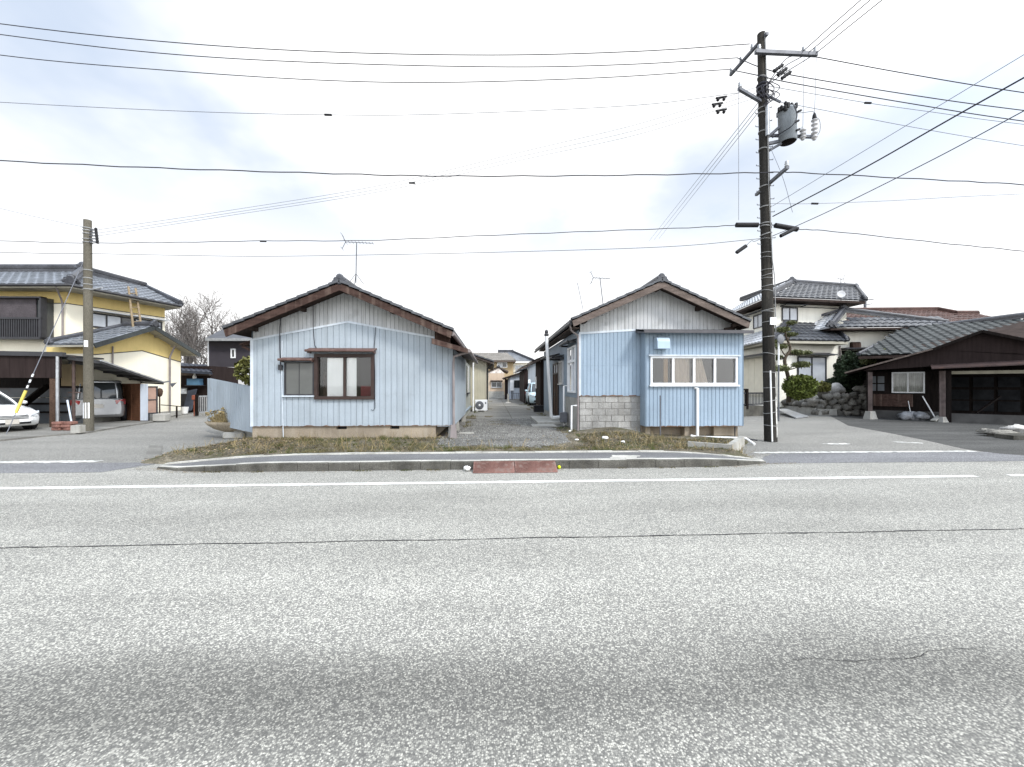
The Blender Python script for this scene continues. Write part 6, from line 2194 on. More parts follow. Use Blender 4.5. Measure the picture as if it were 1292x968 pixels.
# right bay: low wall and panelled rear
MB().wbox(WD, gh(1198, 520)[0], gh(1410, 520)[0], 0, .42, -.12, .0).build('low_wall', MATS['dark_concrete'], DG)
mb = MB()
Wr = Wall((Ga.xy - WD.n.xy * 2.6), (Gb.xy - WD.n.xy * 2.6))
uu = Wr.hit(1196, 500)[0]
k = 0
while uu < Wr.len:
    for zz in (.45, 1.0, 1.6):
        mb.wbox(Wr, uu + .04, uu + .7, zz, zz + .48, -.05, 0)
    uu += .78
    k += 1
mb.build('rear_sheeting', 'panel_shade', DG)
mb = MB().wbox(Wr, u98 - .2, Wr.len, 0, 2.7, -.12, -.051)
mb.wbox(Wr, u98 - .2, u98 - .1, 0, 2.4, -.05, 2.6)
mb.build('rear_wall', 'darkwood', DG)
mb = MB()
mb.bar(WD.p(*gh(1232, 521, -.3), -.3), WD.p(*gh(1262, 500, -.9), -.9), .09, .05)
mb.top('leaning_plank', 'darkwood', 'dark plank slanting inside the right bay of the garage', 'plank')
q = onY(1154, 526, onZ(1154, 526).y)
mb = MB()
base = WD.p(gh(1154, 520)[0], .0, -.45)
rng = random.Random(5)
for k in range(6):
    mb.blob(base + Vector((rng.uniform(-.35, .35), rng.uniform(-.1, .25), .1 + .12 * (k % 2))), (.32, .25, .2), k, .5, 2.0, 12, 8)
mb.top('tarp_heap', 'tarp', 'heap of grey tarpaulin and rubbish on the ground under the curtained window', 'heap')
MB().tube([WD.p(*gh(1164, 500, -.5), -.5), WD.p(gh(1183, 524)[0], .03, -.2)], .025, 6).top('leaning_stick', 'pvc', 'pale stick leaning against the post beside the tarpaulin heap', 'stick')
MB().tube([WD.p(*gh(1146, 506, -.6), -.6), WD.p(gh(1151, 518)[0], .1, -.4)], .014, 5).top('thin_stick', 'pvc', 'short thin stick poking up out of the tarpaulin heap', 'stick')
mb = MB()
q = WD.p(gh(1184, 523)[0], .18, .0)
mb.bar(q + Vector((-.25, 0, -.12)), q + Vector((.2, .1, .1)), .2, .05)
mb.top('broken_slab', 'concrete', 'broken pale slab at the foot of the middle garage post', 'slab')
# rubble at the right edge
mb_specs = [((1262, 549), (.42, .3, .12), 'rock', 'brown rubble stone lying left of the white slab at the right edge'), ((1247, 546), (.25, .2, .09), 'rock', 'smallest rubble stone, leftmost of the pile at the right edge'), ((1285, 544), (.5, .3, .15), 'rock_pale', 'white lumpy stone on the rubble pile at the right edge')]
for k, ((px, py), rd, mt, lb) in enumerate(mb_specs):
    q = onZ(px, py, .05)
    MB().blob(q + Vector((0, 0, .04)), rd, k + 20, .7, 2.2, 14, 9).top('stone', mt, lb, 'stone')
q = onZ(1282, 553, .02)
MB().slab([q + Vector((-.5, -.3, .12)), q + Vector((.8, -.3, .13)), q + Vector((.9, .25, .14)), q + Vector((-.4, .25, .12))], .13).top('stone_slab', 'kerb', 'flat grey slab in front of the white lumpy stone at the right edge', 'slab')

# stone garden wall
SW = []
wa, wb, wc = pd(1096, 521, 21.8), pd(1030, 521, 22.6), pd(974, 512, 26.5)
rng = random.Random(12)
WS1, WS2 = Wall(wa.xy, wb.xy), Wall(wb.xy, wc.xy)
mb = MB()
for W_, h0, h1, zb in ((WS1, 1.45, .95, .0), (WS2, .9, .75, .42)):
    z = zb
    while z < max(h0, h1):
        u = 0
        rowh = rng.uniform(.26, .36)
        while u < W_.len:
            w_ = rng.uniform(.26, .52)
            hmax = h0 + (h1 - h0) * u / W_.len + rng.uniform(-.12, .12)
            if z + rowh * .5 < hmax:
                p = W_.p(u + w_ / 2, z + rowh / 2 + rng.uniform(-.05, .05), rng.uniform(-.1, .08))
                mb.blob(p, (w_ * .58, .24, rowh * .6), rng.random() * 90, .6, 1.6, 10, 7)
            u += w_
        z += rowh * .93
mb_ = mb
SWT = thing('stone_wall', 'rough field-stone garden retaining wall below the round bush', 'wall', (wb.x, wb.y, 0))
mb_.build('stones', 'rock', SWT)
mb = MB()
mb.wpoly(WS1, [(0, 0), (WS1.len, 0), (WS1.len, .85), (0, 1.25)], -1.5, -.05)
mb.wpoly(WS2, [(0, 0), (WS2.len, 0), (WS2.len, .65), (0, .85)], -1.5, -.12)
mb.build('earth_core', 'rock_dark', SWT)
MB().wbox(WS2, .0, WS2.len, 0, .4, -.1, .08).wbox(WS1, WS1.len - .9, WS1.len, 0, .36, .05, .2).build('concrete_footing', 'concrete', SWT)
q = pd(1055, 492, 23.2)
MB().blob(q, (.45, .35, .36), 33, .45, 1.5, 14, 9).top('boulder', 'rock_pale', 'white garden boulder on top of the stone wall', 'boulder')
for (px, py, d, r_, sd, lb) in ((1040, 497, 22.8, (.4, .3, .22), 2, 'grey rounded boulder on the wall just right of the round bush'), (1088, 491, 22.2, (.4, .3, .22), 8, 'grey boulder at the right end of the stone wall top beside the garage post')):
    MB().blob(pd(px, py, d), r_, sd, .5, 1.5, 12, 8).top('boulder', 'rock', lb, 'boulder')
# ramp plate over the gutter
pts = [pd(980, 516, 23.5), pd(992, 515.5, 24), pd(1020, 525, 20.8), pd(1004, 527, 19.9)]
mb = MB().slab(pts, .05)
mb.top('ramp_plate', 'galv', 'pale metal ramp plate sloping down to the street before the stone wall', 'ramp')
# dark fence on concrete base left of the pole
FN = thing('railing_fence', 'dark metal railing fence on a concrete base behind the right utility pole', 'fence', tuple(pd(950, 520, 19.5).xy) + (0,))
Wf0, Wf1 = pd(915, 486, 21.0), pd(978, 486, 22.2)
Wf = Wall(Wf0.xy, Wf1.xy)
MB().wbox(Wf, 0, Wf.len, 0, .55, -.15, 0).build('base', 'kerb', FN)
mb = MB().wbox(Wf, 0, Wf.len, 1.22, 1.3, -.08, -.03).wbox(Wf, 0, Wf.len, .62, .68, -.08, -.03)
u = 0
while u < Wf.len:
    mb.wbox(Wf, u, u + .025, .62, 1.25, -.07, -.04)
    u += .11
mb.build('railing', 'frame_dark', FN)
u = Wf.hit(943, 500)[0]
MB().wbox(Wf, u - .07, u + .07, .4, 1.5, -.12, .02).wbox(Wf, u - 1.2, u, 1.42, 1.5, -.1, -.02).build('gate_post', 'darkwood', FN)
# traffic mirror
MR = thing('traffic_mirror', 'round grey traffic mirror seen from behind on a white pole', 'traffic mirror', tuple(pd(984, 515, 18.5).xy) + (0,))
q = pd(985, 428, 18.5)
MB().lathe(q + Vector((0, .05, 0)), [(0, -.03), (.15, -.02), (.21, .02), (.225, .05), (.215, .06), (0, .07)], 22, (.3, -1, 0)).build('disc', 'sign_grey', MR)
q2 = pd(984, 436, 18.55)
MB().tube([(q2.x, q2.y + .08, 0), (q2.x, q2.y + .08, q.z - 1.2)], .035, 8).build('pole', 'steel', MR)
MB().tube([(q2.x, q2.y + .08, q.z - 1.2), (q2.x, q2.y + .08, q.z + .1)], .036, 8).build('upper_pole', 'pvc', MR)

# ------------------------------------------------------------------ plants
def bush(name, label, cat, c, rad, n, size, mat, group=None, trunk=None):
    t = thing(name, label, cat, (c.x, c.y, c.z - rad[2]), group)
    MB().leaves(c, rad, n, size, .45).build('foliage', mat, t)
    mb = MB()
    for k in range(7):
        a = k * .9
        mb.tube([c + Vector((0, 0, -rad[2] * 1.05)), c + Vector((rad[0] * .6 * math.cos(a), rad[1] * .6 * math.sin(a), rad[2] * .3 * math.sin(a * 2)))], .025, 5, .008)
    mb.build('stem', 'bark_dark', t)
    return t


bush('round_bush', 'clipped round yellow-green bush on the stone wall', 'bush', pd(1010.5, 488.5, 21.3), (.78, .75, .64), 5000, .085, 'leaf_bright')
bush('dark_shrub', 'tall dark rounded evergreen right of the white boulder', 'shrub', pd(1073, 469, 23.6), (.8, .75, 1.12), 5200, .085, 'leaf_dark')
bush('dark_shrub', 'low dark evergreen clump in front of the cream wall, left of the tall one', 'shrub', pd(1053, 482, 23.9), (.42, .35, .26), 1200, .07, 'leaf_dark')
bush('low_shrub', 'small dull green shrub between the round bush and the white boulder', 'shrub', pd(1038, 488, 22.6), (.42, .35, .3), 1100, .07, 'leaf_olive')
bush('corner_shrub', 'olive-leaved shrub sprouting behind the blue fence at the house corner', 'shrub', pd(314, 468, 12.2), (.36, .4, .42), 900, .075, 'leaf_olive')
# cloud-pruned pines
PT = thing('pine_tree', 'pruned pine with bare curving trunk and flat needle pads beside the right pole', 'tree', tuple(pd(994, 505, 21.9).xy) + (.5,))
tr = catmull([pd(995, 508, 21.9), pd(995, 480, 21.9), pd(990, 455, 21.9), pd(997, 440, 22), pd(991, 422, 22), pd(994, 408, 22)], 6)
mb = MB().tube(tr, .12, 8, .03)
pads = [((987, 417), .5), ((998, 423), .42), ((984, 438), .45), ((1004, 446), .55), ((1011, 461), .6), ((986, 466), .55), ((979, 452), .45), ((999, 408), .3), ((1018, 446), .3), ((977, 432), .3)]
nb = MB()
rng = random.Random(8)
for (px, py), s_ in pads:
    q = pd(px, py, 21.9 + rng.uniform(-.5, .5))
    near = min(tr, key=lambda v: (v - q).length + max(0, v.z - q.z) * 2)
    mb.tube(catmull([near, near.lerp(q, .5) + Vector((0, 0, -.06)), q], 4), .045, 5, .015)
    nb.leaves(q + Vector((0, 0, .04)), (s_ * .82, s_ * .7, s_ * .26), int(480 * s_ / .45), .045, .9, asp=4.5)
mb.build('trunk', 'bark_dark', PT)
nb.build('crown', 'needle', PT)
PT = thing('pine_tree', 'pine top with flat pale-green pads showing over the garage roof edge', 'tree', tuple(pd(1112, 500, 22.3).xy) + (0,))
tr = catmull([pd(1108, 520, 22.3), pd(1106, 490, 22.3), pd(1112, 465, 22.2), pd(1116, 446, 22.2)], 6)
mb = MB().tube(tr, .1, 8, .03)
nb = MB()
for (px, py), s_ in (((1104, 449), .45), ((1126, 446), .5), ((1117, 443), .35), ((1096, 456), .35)):
    q = pd(px, py, 22.1 + rng.uniform(-.3, .3))
    mb.tube([tr[-6], q], .04, 5, .015)
    nb.leaves(q, (s_, s_ * .8, s_ * .34), int(900 * s_ / .45), .05, .8, asp=4.5)
mb.build('trunk', 'bark_dark', PT)
nb.build('crown', 'needle', PT)


# bare winter trees
def bare_tree(base, height, seed, label, stems=3, width=.34):
    rng = random.Random(seed)
    t = thing('bare_tree', label, 'tree', tuple(base))
    tk, cr = MB(), MB()
    cnt = [0]

    def grow(p, d, L_, r, lvl):
        n = 5 if lvl < 3 else 3
        pts = [p]
        for k in range(n):
            d = (d + Vector((rng.gauss(0, .12), rng.gauss(0, .12), rng.gauss(.02, .07)))).normalized()
            pts.append(pts[-1] + d * L_ / n)
        cnt[0] += 1
        (tk if lvl == 0 else cr).tube(pts, max(r, .012), 7 if lvl < 2 else 3, max(r * .5, .007), False)
        if lvl >= 5 or cnt[0] > 3200:
            return
        kids = (5, 5, 5, 4, 3)[lvl]
        for k in range(kids):
            f = (k + 1) / kids if lvl else rng.uniform(.35, 1.0)
            q = pts[min(n, max(1, round(f * n)))]
            a = rng.uniform(0, 6.283)
            tilt = rng.uniform(.35, .85)
            x = d.orthogonal().normalized()
            y = d.cross(x)
            nd = (d * math.cos(tilt) + (x * math.cos(a) + y * math.sin(a)) * math.sin(tilt) + Vector((0, 0, .14))).normalized()
            grow(q, nd, L_ * rng.uniform(.5, .72), r * rng.uniform(.4, .55), lvl + 1)
    for k in range(stems):
        a = k * 6.283 / stems + rng.uniform(-.4, .4)
        d = Vector((math.cos(a) * width, math.sin(a) * width, 1)).normalized()
        grow(Vector(base) + Vector((math.cos(a) * .15, math.sin(a) * .15, 0)), d, height * .42, height * .014, 0)
    tk.build('trunk', 'bark', t)
    cr.build('crown', 'bark', t)


def tb(px, d):
    q = pd(px, 486, d)
    return (q.x, q.y, 0)


bare_tree(tb(250, 36), 12.2, 11, 'tall bare tree rising between the yellow house and the dark house', 4, .36)
bare_tree(tb(224, 40), 11.6, 4, 'bare tree close behind the yellow house, left of the tall bare tree', 3, .3)
bare_tree(tb(284, 42), 11.6, 23, 'bare tree behind the dark house roof', 3, .3)

# ------------------------------------------------------------------ verge: grass, leaf litter, pebbles, scraps
rng = random.Random(21)
mb = MB()
cnt = 0
while cnt < 9500:
    x, y = rng.uniform(-7.8, 6.9), 9.12 + 2.0 * rng.random()
    dens = .5 + .9 * noise.noise(Vector((x * .9, y * 1.6, 5)))
    if y > 10.9 and not (2.5 < x < 7):
        if x > xR - .3 or x < xL:
            continue
    if -1.0 < x < 2.3:
        dens *= .9 if y < 9.75 else 0.0
    if x < -5.5:
        dens *= .3
    if rng.random() > dens:
        continue
    z = lotz(x, y)
    hh = rng.uniform(.015, .06)
    if rng.random() < .04:
        hh *= 2.2
    a = rng.uniform(0, 3.14)
    w_ = rng.uniform(.004, .010)
    dx, dy = rng.gauss(0, .03), rng.gauss(0, .03)
    mb.add([(x - w_ * math.cos(a), y - w_ * math.sin(a), z - .005), (x + w_ * math.cos(a), y + w_ * math.sin(a), z - .005), (x + dx, y + dy, z + hh)], [[0, 1, 2]])
    cnt += 1
# clumps of longer blades
for k in range(270):
    x, y = rng.uniform(-7.4, 6.6), 9.1 + 2.0 * rng.random()
    if (y > 10.85 and not (2.5 < x < 7)) and not (xL < x < xF and y < 10.98):
        continue
    if -1.2 < x < 2.2 and y > 9.7:
        continue
    hc = rng.uniform(.035, .11) * (1.3 if y > 10.6 else 1)
    for j in range(rng.randint(12, 34)):
        bx, by = x + rng.gauss(0, .035), y + rng.gauss(0, .03)
        z = lotz(bx, by)
        hh = hc * rng.uniform(.5, 1.1)
        w_ = rng.uniform(.003, .007)
        mb.add([(bx - w_, by, z - .005), (bx + w_, by + .002, z - .005), (bx + rng.gauss(0, .05), by + rng.gauss(0, .04), z + hh)], [[0, 1, 2]])
# weeds along the lane walls
for k in range(2600):
    y = rng.uniform(11.5, 30)
    sd_ = rng.random() < .5
    x = (-1.0 + abs(rng.gauss(0, .12))) if sd_ else (2.45 - abs(rng.gauss(0, .15)) if y < 20 else 2.5 - abs(rng.gauss(0, .1)))
    if noise.noise(Vector((y * .9, 3 if sd_ else 7, 0))) < .05:
        continue
    z = max(lotz(x, y), .262 if y > 16.9 else 0)
    mb.add([(x - .008, y, z - .01), (x + .008, y, z - .01), (x + rng.gauss(0, .04), y + rng.gauss(0, .03), z + rng.uniform(.02, .11))], [[0, 1, 2]])
# tufts along the kerb joint and house foot
for k in range(1500):
    x = rng.uniform(-6, 5.2)
    if noise.noise(Vector((x * 2.1, 0, 8))) < .12:
        continue
    s = station(x)
    y = s[1] - .02 - abs(rng.gauss(0, .03))
    hh = rng.uniform(.01, .045)
    mb.add([(x - .006, y, 0), (x + .006, y, 0), (x + rng.gauss(0, .02), y - .01, hh)], [[0, 1, 2]])
mb.top('grass', 'grass', kind='stuff')
mb = MB()
cnt = 0
while cnt < 8000:
    x, y = rng.uniform(-7.8, 6.6), 9.1 + 2.1 * rng.random() ** .8
    dens = (1.0 if x < -4.6 else .22) if x < 2 else .5
    if -1.2 < x < 2.2 and y > 9.6:
        dens = .05
    if rng.random() > dens:
        continue
    z = lotz(x, y) + rng.uniform(.004, .03)
    s_ = rng.uniform(.009, .03)
    a = Vector((rng.gauss(0, 1), rng.gauss(0, 1), rng.gauss(0, .35))).normalized()
    b_ = a.cross(Vector((rng.gauss(0, .4), rng.gauss(0, .4), 1))).normalized()
    p = Vector((x, y, z))
    mb.add([p - a * s_, p + b_ * s_ * .5, p + a * s_, p - b_ * s_ * .5], [[0, 1, 2, 3]])
    cnt += 1
for k in range(500):
    x = rng.choice((rng.uniform(-7.2, -5.6), rng.uniform(4.8, 6.6), rng.uniform(-6, 5)))
    s = station(x)
    y = s[1] - .03 - abs(rng.gauss(0, .07))
    s_ = rng.uniform(.008, .02)
    p = Vector((x, y, .012))
    a = Vector((rng.gauss(0, 1), rng.gauss(0, 1), .1)).normalized()
    b_ = a.cross(Vector((0, 0, 1))).normalized()
    mb.add([p - a * s_, p + b_ * s_ * .6, p + a * s_, p - b_ * s_ * .6], [[0, 1, 2, 3]])
mb.top('leaf_litter', 'litter', kind='stuff')
mb = MB()
for k in range(420):
    x, y = rng.uniform(-7.3, 6.5), 9.1 + 1.9 * rng.random()
    if -1.2 < x < 2.3 and y > 9.6 or (y > 10.85 and not (xL < x < xF or x > 2.6)):
        continue
    for j in range(rng.randint(1, 6)):
        bx, by = x + rng.gauss(0, .05), y + rng.gauss(0, .04)
        z = lotz(bx, by)
        hh = rng.uniform(.05, .24) if rng.random() < .5 else .03
        tip = Vector((bx + rng.gauss(0, .09), by + rng.gauss(0, .06), z + hh))
        mb.add([(bx - .004, by, z), (bx + .004, by, z), tip + Vector((.003, 0, 0)), tip - Vector((.003, 0, 0))], [[0, 1, 2, 3]])
mb.top('dead_stalks', 'dry', kind='stuff')
mb = MB()
OCT = [(1, 0, 0), (-1, 0, 0), (0, 1, 0), (0, -1, 0), (0, 0, 1), (0, 0, -1)]
OF = [[0, 2, 4], [2, 1, 4], [1, 3, 4], [3, 0, 4], [2, 0, 5], [1, 2, 5], [3, 1, 5], [0, 3, 5]]
for k in range(12000):
    x, y = rng.uniform(-1.4, 2.9), 9.65 + 7.3 * rng.random() ** 1.3
    if not gravel_keep(x, y) and rng.random() > .05:
        continue
    s_ = rng.uniform(.007, .017)
    z = lotz(x, y) + .012
    R_ = Matrix.Rotation(rng.uniform(0, 6.28), 3, 'Z') @ Matrix.Rotation(rng.uniform(0, 1), 3, 'X')
    sc = Vector((rng.uniform(.7, 1.4), rng.uniform(.7, 1.2), rng.uniform(.4, .8))) * s_
    mb.add([Vector((x, y, z)) + R_ @ Vector((o[0] * sc.x, o[1] * sc.y, o[2] * sc.z)) for o in OCT], OF)
mb.top('gravel', 'pebble', kind='stuff')
# red-brown kerb ramps
for (px0, px1, lb) in ((597, 649.3, 'left of the two red-brown rubber kerb ramps'), (650.2, 703, 'right of the two red-brown rubber kerb ramps')):
    a, b_ = onZ(px0, 596).x, onZ(px1, 595.5).x
    mb = MB()
    prof = [(7.64, .006), (7.66, .03), (7.985, .17), (7.988, .006)]
    mb.loft([[Vector((a, y, z)) for y, z in prof], [Vector((b_, y, z)) for y, z in prof]])
    for k in range(9):
        t = (k + .5) / 9
        y, z = 7.66 + .32 * t, .03 + .14 * t
        mb.box(a + .03, b_ - .03, y - .008, y + .008, z - .01, z + .006)
    mb.top('kerb_ramp', 'ramp_red', lb, 'ramp', 'red-brown kerb ramps')
q = onZ(590.5, 592, .04)
mb = MB()
for k in range(4):
    mb.blob(q + Vector((rng.uniform(-.035, .035), rng.uniform(-.02, .02), .01 + .015 * (k % 2))), (.045, .035, .04), k + 3, .8, 2.5, 9, 6)
mb.top('plastic_scrap', 'plastic_white', 'crumpled white plastic lump at the kerb left of the red-brown ramps', 'litter')
q = onZ(705.5, 589.5, .04)
MB().blob(q, .036, 2, .06, 2, 14, 10).top('ball', 'ball', 'small yellow-green ball lying beside the right kerb ramp', 'ball')
for i, (px, py, w_, lb) in enumerate(((763.5, 557, .09, 'long white scrap in the grass below the block base'), (786, 560, .06, 'short white scrap in the grass right of the long one'), (727.5, 558.5, .05, 'small white scrap in the grass left of the long one'), (719, 549, .05, 'white scrap by the foot of the short white drainpipe'), (455, 554, .05, 'small white scrap in the grass in front of the left house foundation'), (764, 545.5, .05, 'white chip on the mound against the block base'))):
    q = onZ(px, py, .2)
    q.z = lotz(q.x, q.y) + .03
    mb = MB().blob(q, (w_, w_ * .5, w_ * .45), i + 40, .5, 2, 9, 6)
    mb.top('white_scrap', 'plastic_white', lb, 'litter')
q = WBY.p(*WBY.hit(833, 499, .3), .3)
MB().tube([(q.x, q.y, .1), (q.x, q.y, q.z)], .018, 8).top('steel_stake', 'steel', 'thin upright grey rod in the grass in front of the bay', 'stake')
for i, (px, py, lb) in enumerate(((588, 548, 'flat stone by the foot of the left house downpipe'), (566, 550, 'broken board under the open corner of the left house'))):
    q = onZ(px, py, .24)
    MB().slab([q + Vector((-.22, -.1, .04)), q + Vector((.25, -.12, .05)), q + Vector((.2, .12, .06)), q + Vector((-.2, .1, .05))], .05).top('flat_stone' if i == 0 else 'broken_board', 'concrete' if i == 0 else 'greywood', lb, 'stone' if i == 0 else 'board')
# ------------------------------------------------------------------ utility poles
pb = onZ(972.5, 557)
Yp = pb.y
pt_ = onY(960.5, 43, Yp)
def axis(py):
    t = (557 - py) / (557 - 43)
    z = CH + (HZ - py) / F * (pb - Vector((0, 0, 0))).dot(Vector((SA, CA, 0)))
    k = (z - pb.z) / (pt_.z - pb.z)
    return pb.lerp(pt_, k)


UP = thing('utility_pole', 'tall dark leaning concrete utility pole with crossarms at the right junction', 'utility pole', tuple(pb))
def prad(p):
    return .175 - .065 * (p.z - pb.z) / (pt_.z - pb.z)


pts = [pb.lerp(pt_, k / 16) for k in range(17)]
MB().tube(pts, .175, 20, .11).build('shaft', 'pole_old', UP)
rng = random.Random(31)
for py in (100, 138, 145, 168, 190, 236, 262, 283, 287, 296, 303, 320, 326, 341, 347, 352, 361, 368, 391, 394, 406, 425, 447, 470, 489, 505, 520, 537):
    p = axis(py)
    d = Vector((rng.uniform(-.03, .03), 0, rng.uniform(-.02, .02)))
    MB().tube([p + Vector((math.cos(a) * (prad(p) + .006), math.sin(a) * (prad(p) + .006), d.x * math.cos(a) * 1.5)) for a in [2 * math.pi * k / 16 for k in range(17)]], .010 if py > 300 else .02, 5).build('band', 'band', UP)
for k in range(24):
    py = 120 + k * 8.2
    p = axis(py)
    s_ = -1 if k % 2 else 1
    MB().tube([p, p + Vector((s_ * (prad(p) + .13), -.02, 0)), p + Vector((s_ * (prad(p) + .13), -.02, .03))], .011, 5).build('step_bolt', 'steel', UP)
MB().tube([axis(46) + Vector((.02, -.12, 0)), axis(130) + Vector((.03, -.15, 0)), axis(240) + Vector((.0, -.17, 0)), axis(330) + Vector((.05, -.18, 0)), axis(352) + Vector((.14, -.14, 0)), axis(420) + Vector((.19, -.06, 0))], .014, 6).build('earth_wire', 'band', UP)
MB().tube([axis(139) + Vector((.02, -.16, 0)), axis(176) + Vector((.0, -.17, 0))], .06, 8).build('cable_guard', 'galv', UP)
MB().tube([axis(468) + Vector((-.1, -.19, 0)), axis(556) + Vector((-.1, -.2, 0))], .022, 8).build('conduit', 'pvc', UP)
# pale paper scraps still stuck low on the shaft
mb = MB()
for a0, a1, y0, y1 in ((-1.2, -.75, 500, 535), (-1.05, -.7, 470, 498), (-.9, -.6, 438, 456), (-1.15, -.7, 536, 549)):
    n = 5
    vs = []
    for k in range(n + 1):
        a = a0 + (a1 - a0) * k / n
        for py in (y0 + rng.uniform(-2, 2), y1 + rng.uniform(-3, 3)):
            p = axis(py)
            r_ = prad(p) + .003
            vs.append(p + Vector((math.cos(a) * r_, math.sin(a) * r_, 0)))
    mb.add(vs, [[2 * k, 2 * k + 1, 2 * k + 3, 2 * k + 2] for k in range(n)])
mb.build('paper_scraps', 'poster', UP)
p = axis(406)
MB().box(p.x - .06, p.x + .12, p.y - .19, p.y - .165, p.z - .12, p.z + .1).build('number_plate', 'frame_white', UP)


def arm(p0, p1, w=.085, ins=(), name='crossarm', mat='steel', insm='galv', down=False):
    o = MB().bar(p0, p1, w, w).build(name, mat, UP)
    for t in ins:
        q = Vector(p0).lerp(Vector(p1), t)
        MB().lathe(q + Vector((0, 0, w / 2)), [(.03, 0), (.06, .02), (.035, .05), (.06, .08), (.035, .11), (.05, .14), (.02, .17)], 10).build('insulator', insm, o)
    return o


arm(axis(50) + Vector((.05, -.2, 0)), pd(921.5, 95, 13.4), .08, (.38, .68, .97))
arm(pd(953, 65.5, 11.75), pd(1031, 69, 11.8), .10, (.06, .78, .97))
arm(axis(130), pd(932, 112, 11.5), .08, (.95,))
arm(pd(954, 246, 12.6), pd(994, 211, 10.95), .08, (.97,))
arm(axis(124) + Vector((.05, -.1, 0)), pd(985, 129, 11.7), .05)
arm(axis(171), pd(1028, 173, 11.75), .07)
mb = MB()
mb.bar(axis(178), pd(984, 160, 11.8), .07, .07)
mb.bar(axis(194), pd(986, 181, 11.8), .06, .06)
mb.bar(axis(183), pd(1004, 174, 11.8), .08, .08)
mb.build('transformer_bracket', 'steel', UP)
mb = MB()
for py in (112, 118, 124, 108):
    p = axis(py)
    mb.lathe(p - Vector((0, 0, .05)), [(prad(p) + .02, 0), (prad(p) + .05, .02), (prad(p) + .05, .06), (prad(p) + .02, .08)], 14)
for k in range(8):
    a = k * .8
    p = axis(112 + k * 1.5)
    mb.tube(catmull([p + Vector((.15 * math.cos(a), -.15, .1)), p + Vector((.35 * math.cos(a * 1.3), -.25, -.15)), p + Vector((.12 * math.sin(a), -.18, -.45))], 5), .012, 4)
mb.build('cable_bundle', 'wire', UP)

TR = thing('transformer', 'grey cylindrical transformer hung on the right pole', 'transformer', tuple(pd(994, 180, 11.8)))
tc_ = pd(994, 179.5, 11.8)
up = Vector((-.03, 0, 1)).normalized()
MB().lathe(tc_, [(.21, 0), (.235, .02), (.235, .88), (.245, .9), (.245, .94), (.17, 1.0), (.0, 1.02)], 24, up).build('tank', 'transformer', TR)
MB().lathe(tc_ - Vector((0, 0, .004)), [(0, -.012), (.2, -.01), (.21, 0)], 24, up).build('underside', 'darkwood', TR)
mb = MB()
for a in range(6):
    an = a * 1.05
    q = tc_ + up * .95 + Vector((.24 * math.cos(an), .24 * math.sin(an), 0))
    mb.bar(q - Vector((0, 0, .07)), q + Vector((0, 0, .07)), .06, .06)
for (dx, dz) in ((.05, .45), (.12, .75), (.08, .2)):
    q = tc_ + Vector((dx, -.24, dz))
    mb.bar(q, q + Vector((.1, 0, .04)), .05, .05)
mb.build('clamp', 'black', TR)
for dx, dy, dz in ((-.25, -.1, .86), (-.2, -.17, .8), (.1, .0, 1.03), (-.1, -.05, 1.02)):
    q = tc_ + Vector((dx, dy, dz))
    MB().lathe(q, [(.03, 0), (.06, .03), (.035, .06), (.055, .1), (.02, .15)], 10, (dx, dy, .8)).build('bushing', 'black', TR)
MB().tube(catmull([tc_ + Vector((-.05, -.3, .9)), tc_ + Vector((.0, -.36, .55)), tc_ + Vector((-.15, -.34, .25)), axis(178) + Vector((.15, -.15, 0))], 6), .015, 5).build('lead', 'wire', TR)
for px, y0, y1, lb, kk in ((1013, 160, 177, 'short white porcelain fuse cutout nearer the transformer', 3), (1027.5, 146, 177, 'longer fuse cutout with a black cap at the bracket end', 5)):
    q = pd(px, y1, 11.72)
    FC = thing('fuse_cutout', lb, 'fuse cutout', tuple(q), 'fuse cutouts by the transformer')
    L_ = (y1 - y0) * 11.72 / 500
    prof = [(.03, 0), (.055, .02)]
    for i in range(kk):
        z = .05 + i * (L_ - .1) / kk
        prof += [(.045, z), (.085, z + .02), (.085, z + .045), (.045, z + .065)]
    MB().lathe(q, prof + [(.03, L_)], 12).build('insulator', 'porcelain', FC)
    if kk == 5:
        MB().lathe(q + Vector((0, 0, L_ - .12)), [(.05, 0), (.06, .05), (.045, .14), (.02, .2)], 10).build('cap', 'black', FC)

lb_ = onZ(112, 545.5)
Yl = lb_.y
lt_ = onY(110.5, 278, Yl)
LP = thing('utility_pole', 'shorter plain grey concrete pole with white striped wrap at the left junction', 'utility pole', tuple(lb_))
MB().tube([lb_.lerp(lt_, k / 8) for k in range(9)], .142, 18, .11).build('shaft', 'pole_new', LP)
def lax(py):
    return lb_.lerp(lt_, (545.5 - py) / (545.5 - 278))


for py in (289, 292, 296, 303, 307, 342, 352, 360, 366):
    p = lax(py)
    MB().lathe(p, [(.12, 0), (.135, .01), (.135, .03), (.12, .04)], 16).build('band', 'band', LP)
for k in range(5):
    p = lax(291 + k * 3.4)
    e = p + Vector((.38 + .06 * k, -.1 - .05 * k, -.03 * k))
    o = MB().bar(p, e, .035, .035).build('bracket', 'steel', LP)
    MB().lathe(e, [(.03, -.06), (.05, -.03), (.03, 0), (.05, .03), (.02, .07)], 8).build('insulator', 'black', o)
mb = MB()
p0, p1 = lax(527.5), lax(508)
for k in range(3):
    a0 = -2.05 + k * .55
    vs = []
    for j in range(4):
        a = a0 + .3 * j / 3
        for p in (p0, p1):
            vs.append(p + Vector((math.cos(a) * .147, math.sin(a) * .147, 0)))
    mb.add(vs, [[2 * j, 2 * j + 2, 2 * j + 3, 2 * j + 1] for j in range(3)])
mb.build('striped_wrap', 'frame_white', LP)
mb = MB()
p0, p1 = lax(438), lax(430)
vs = []
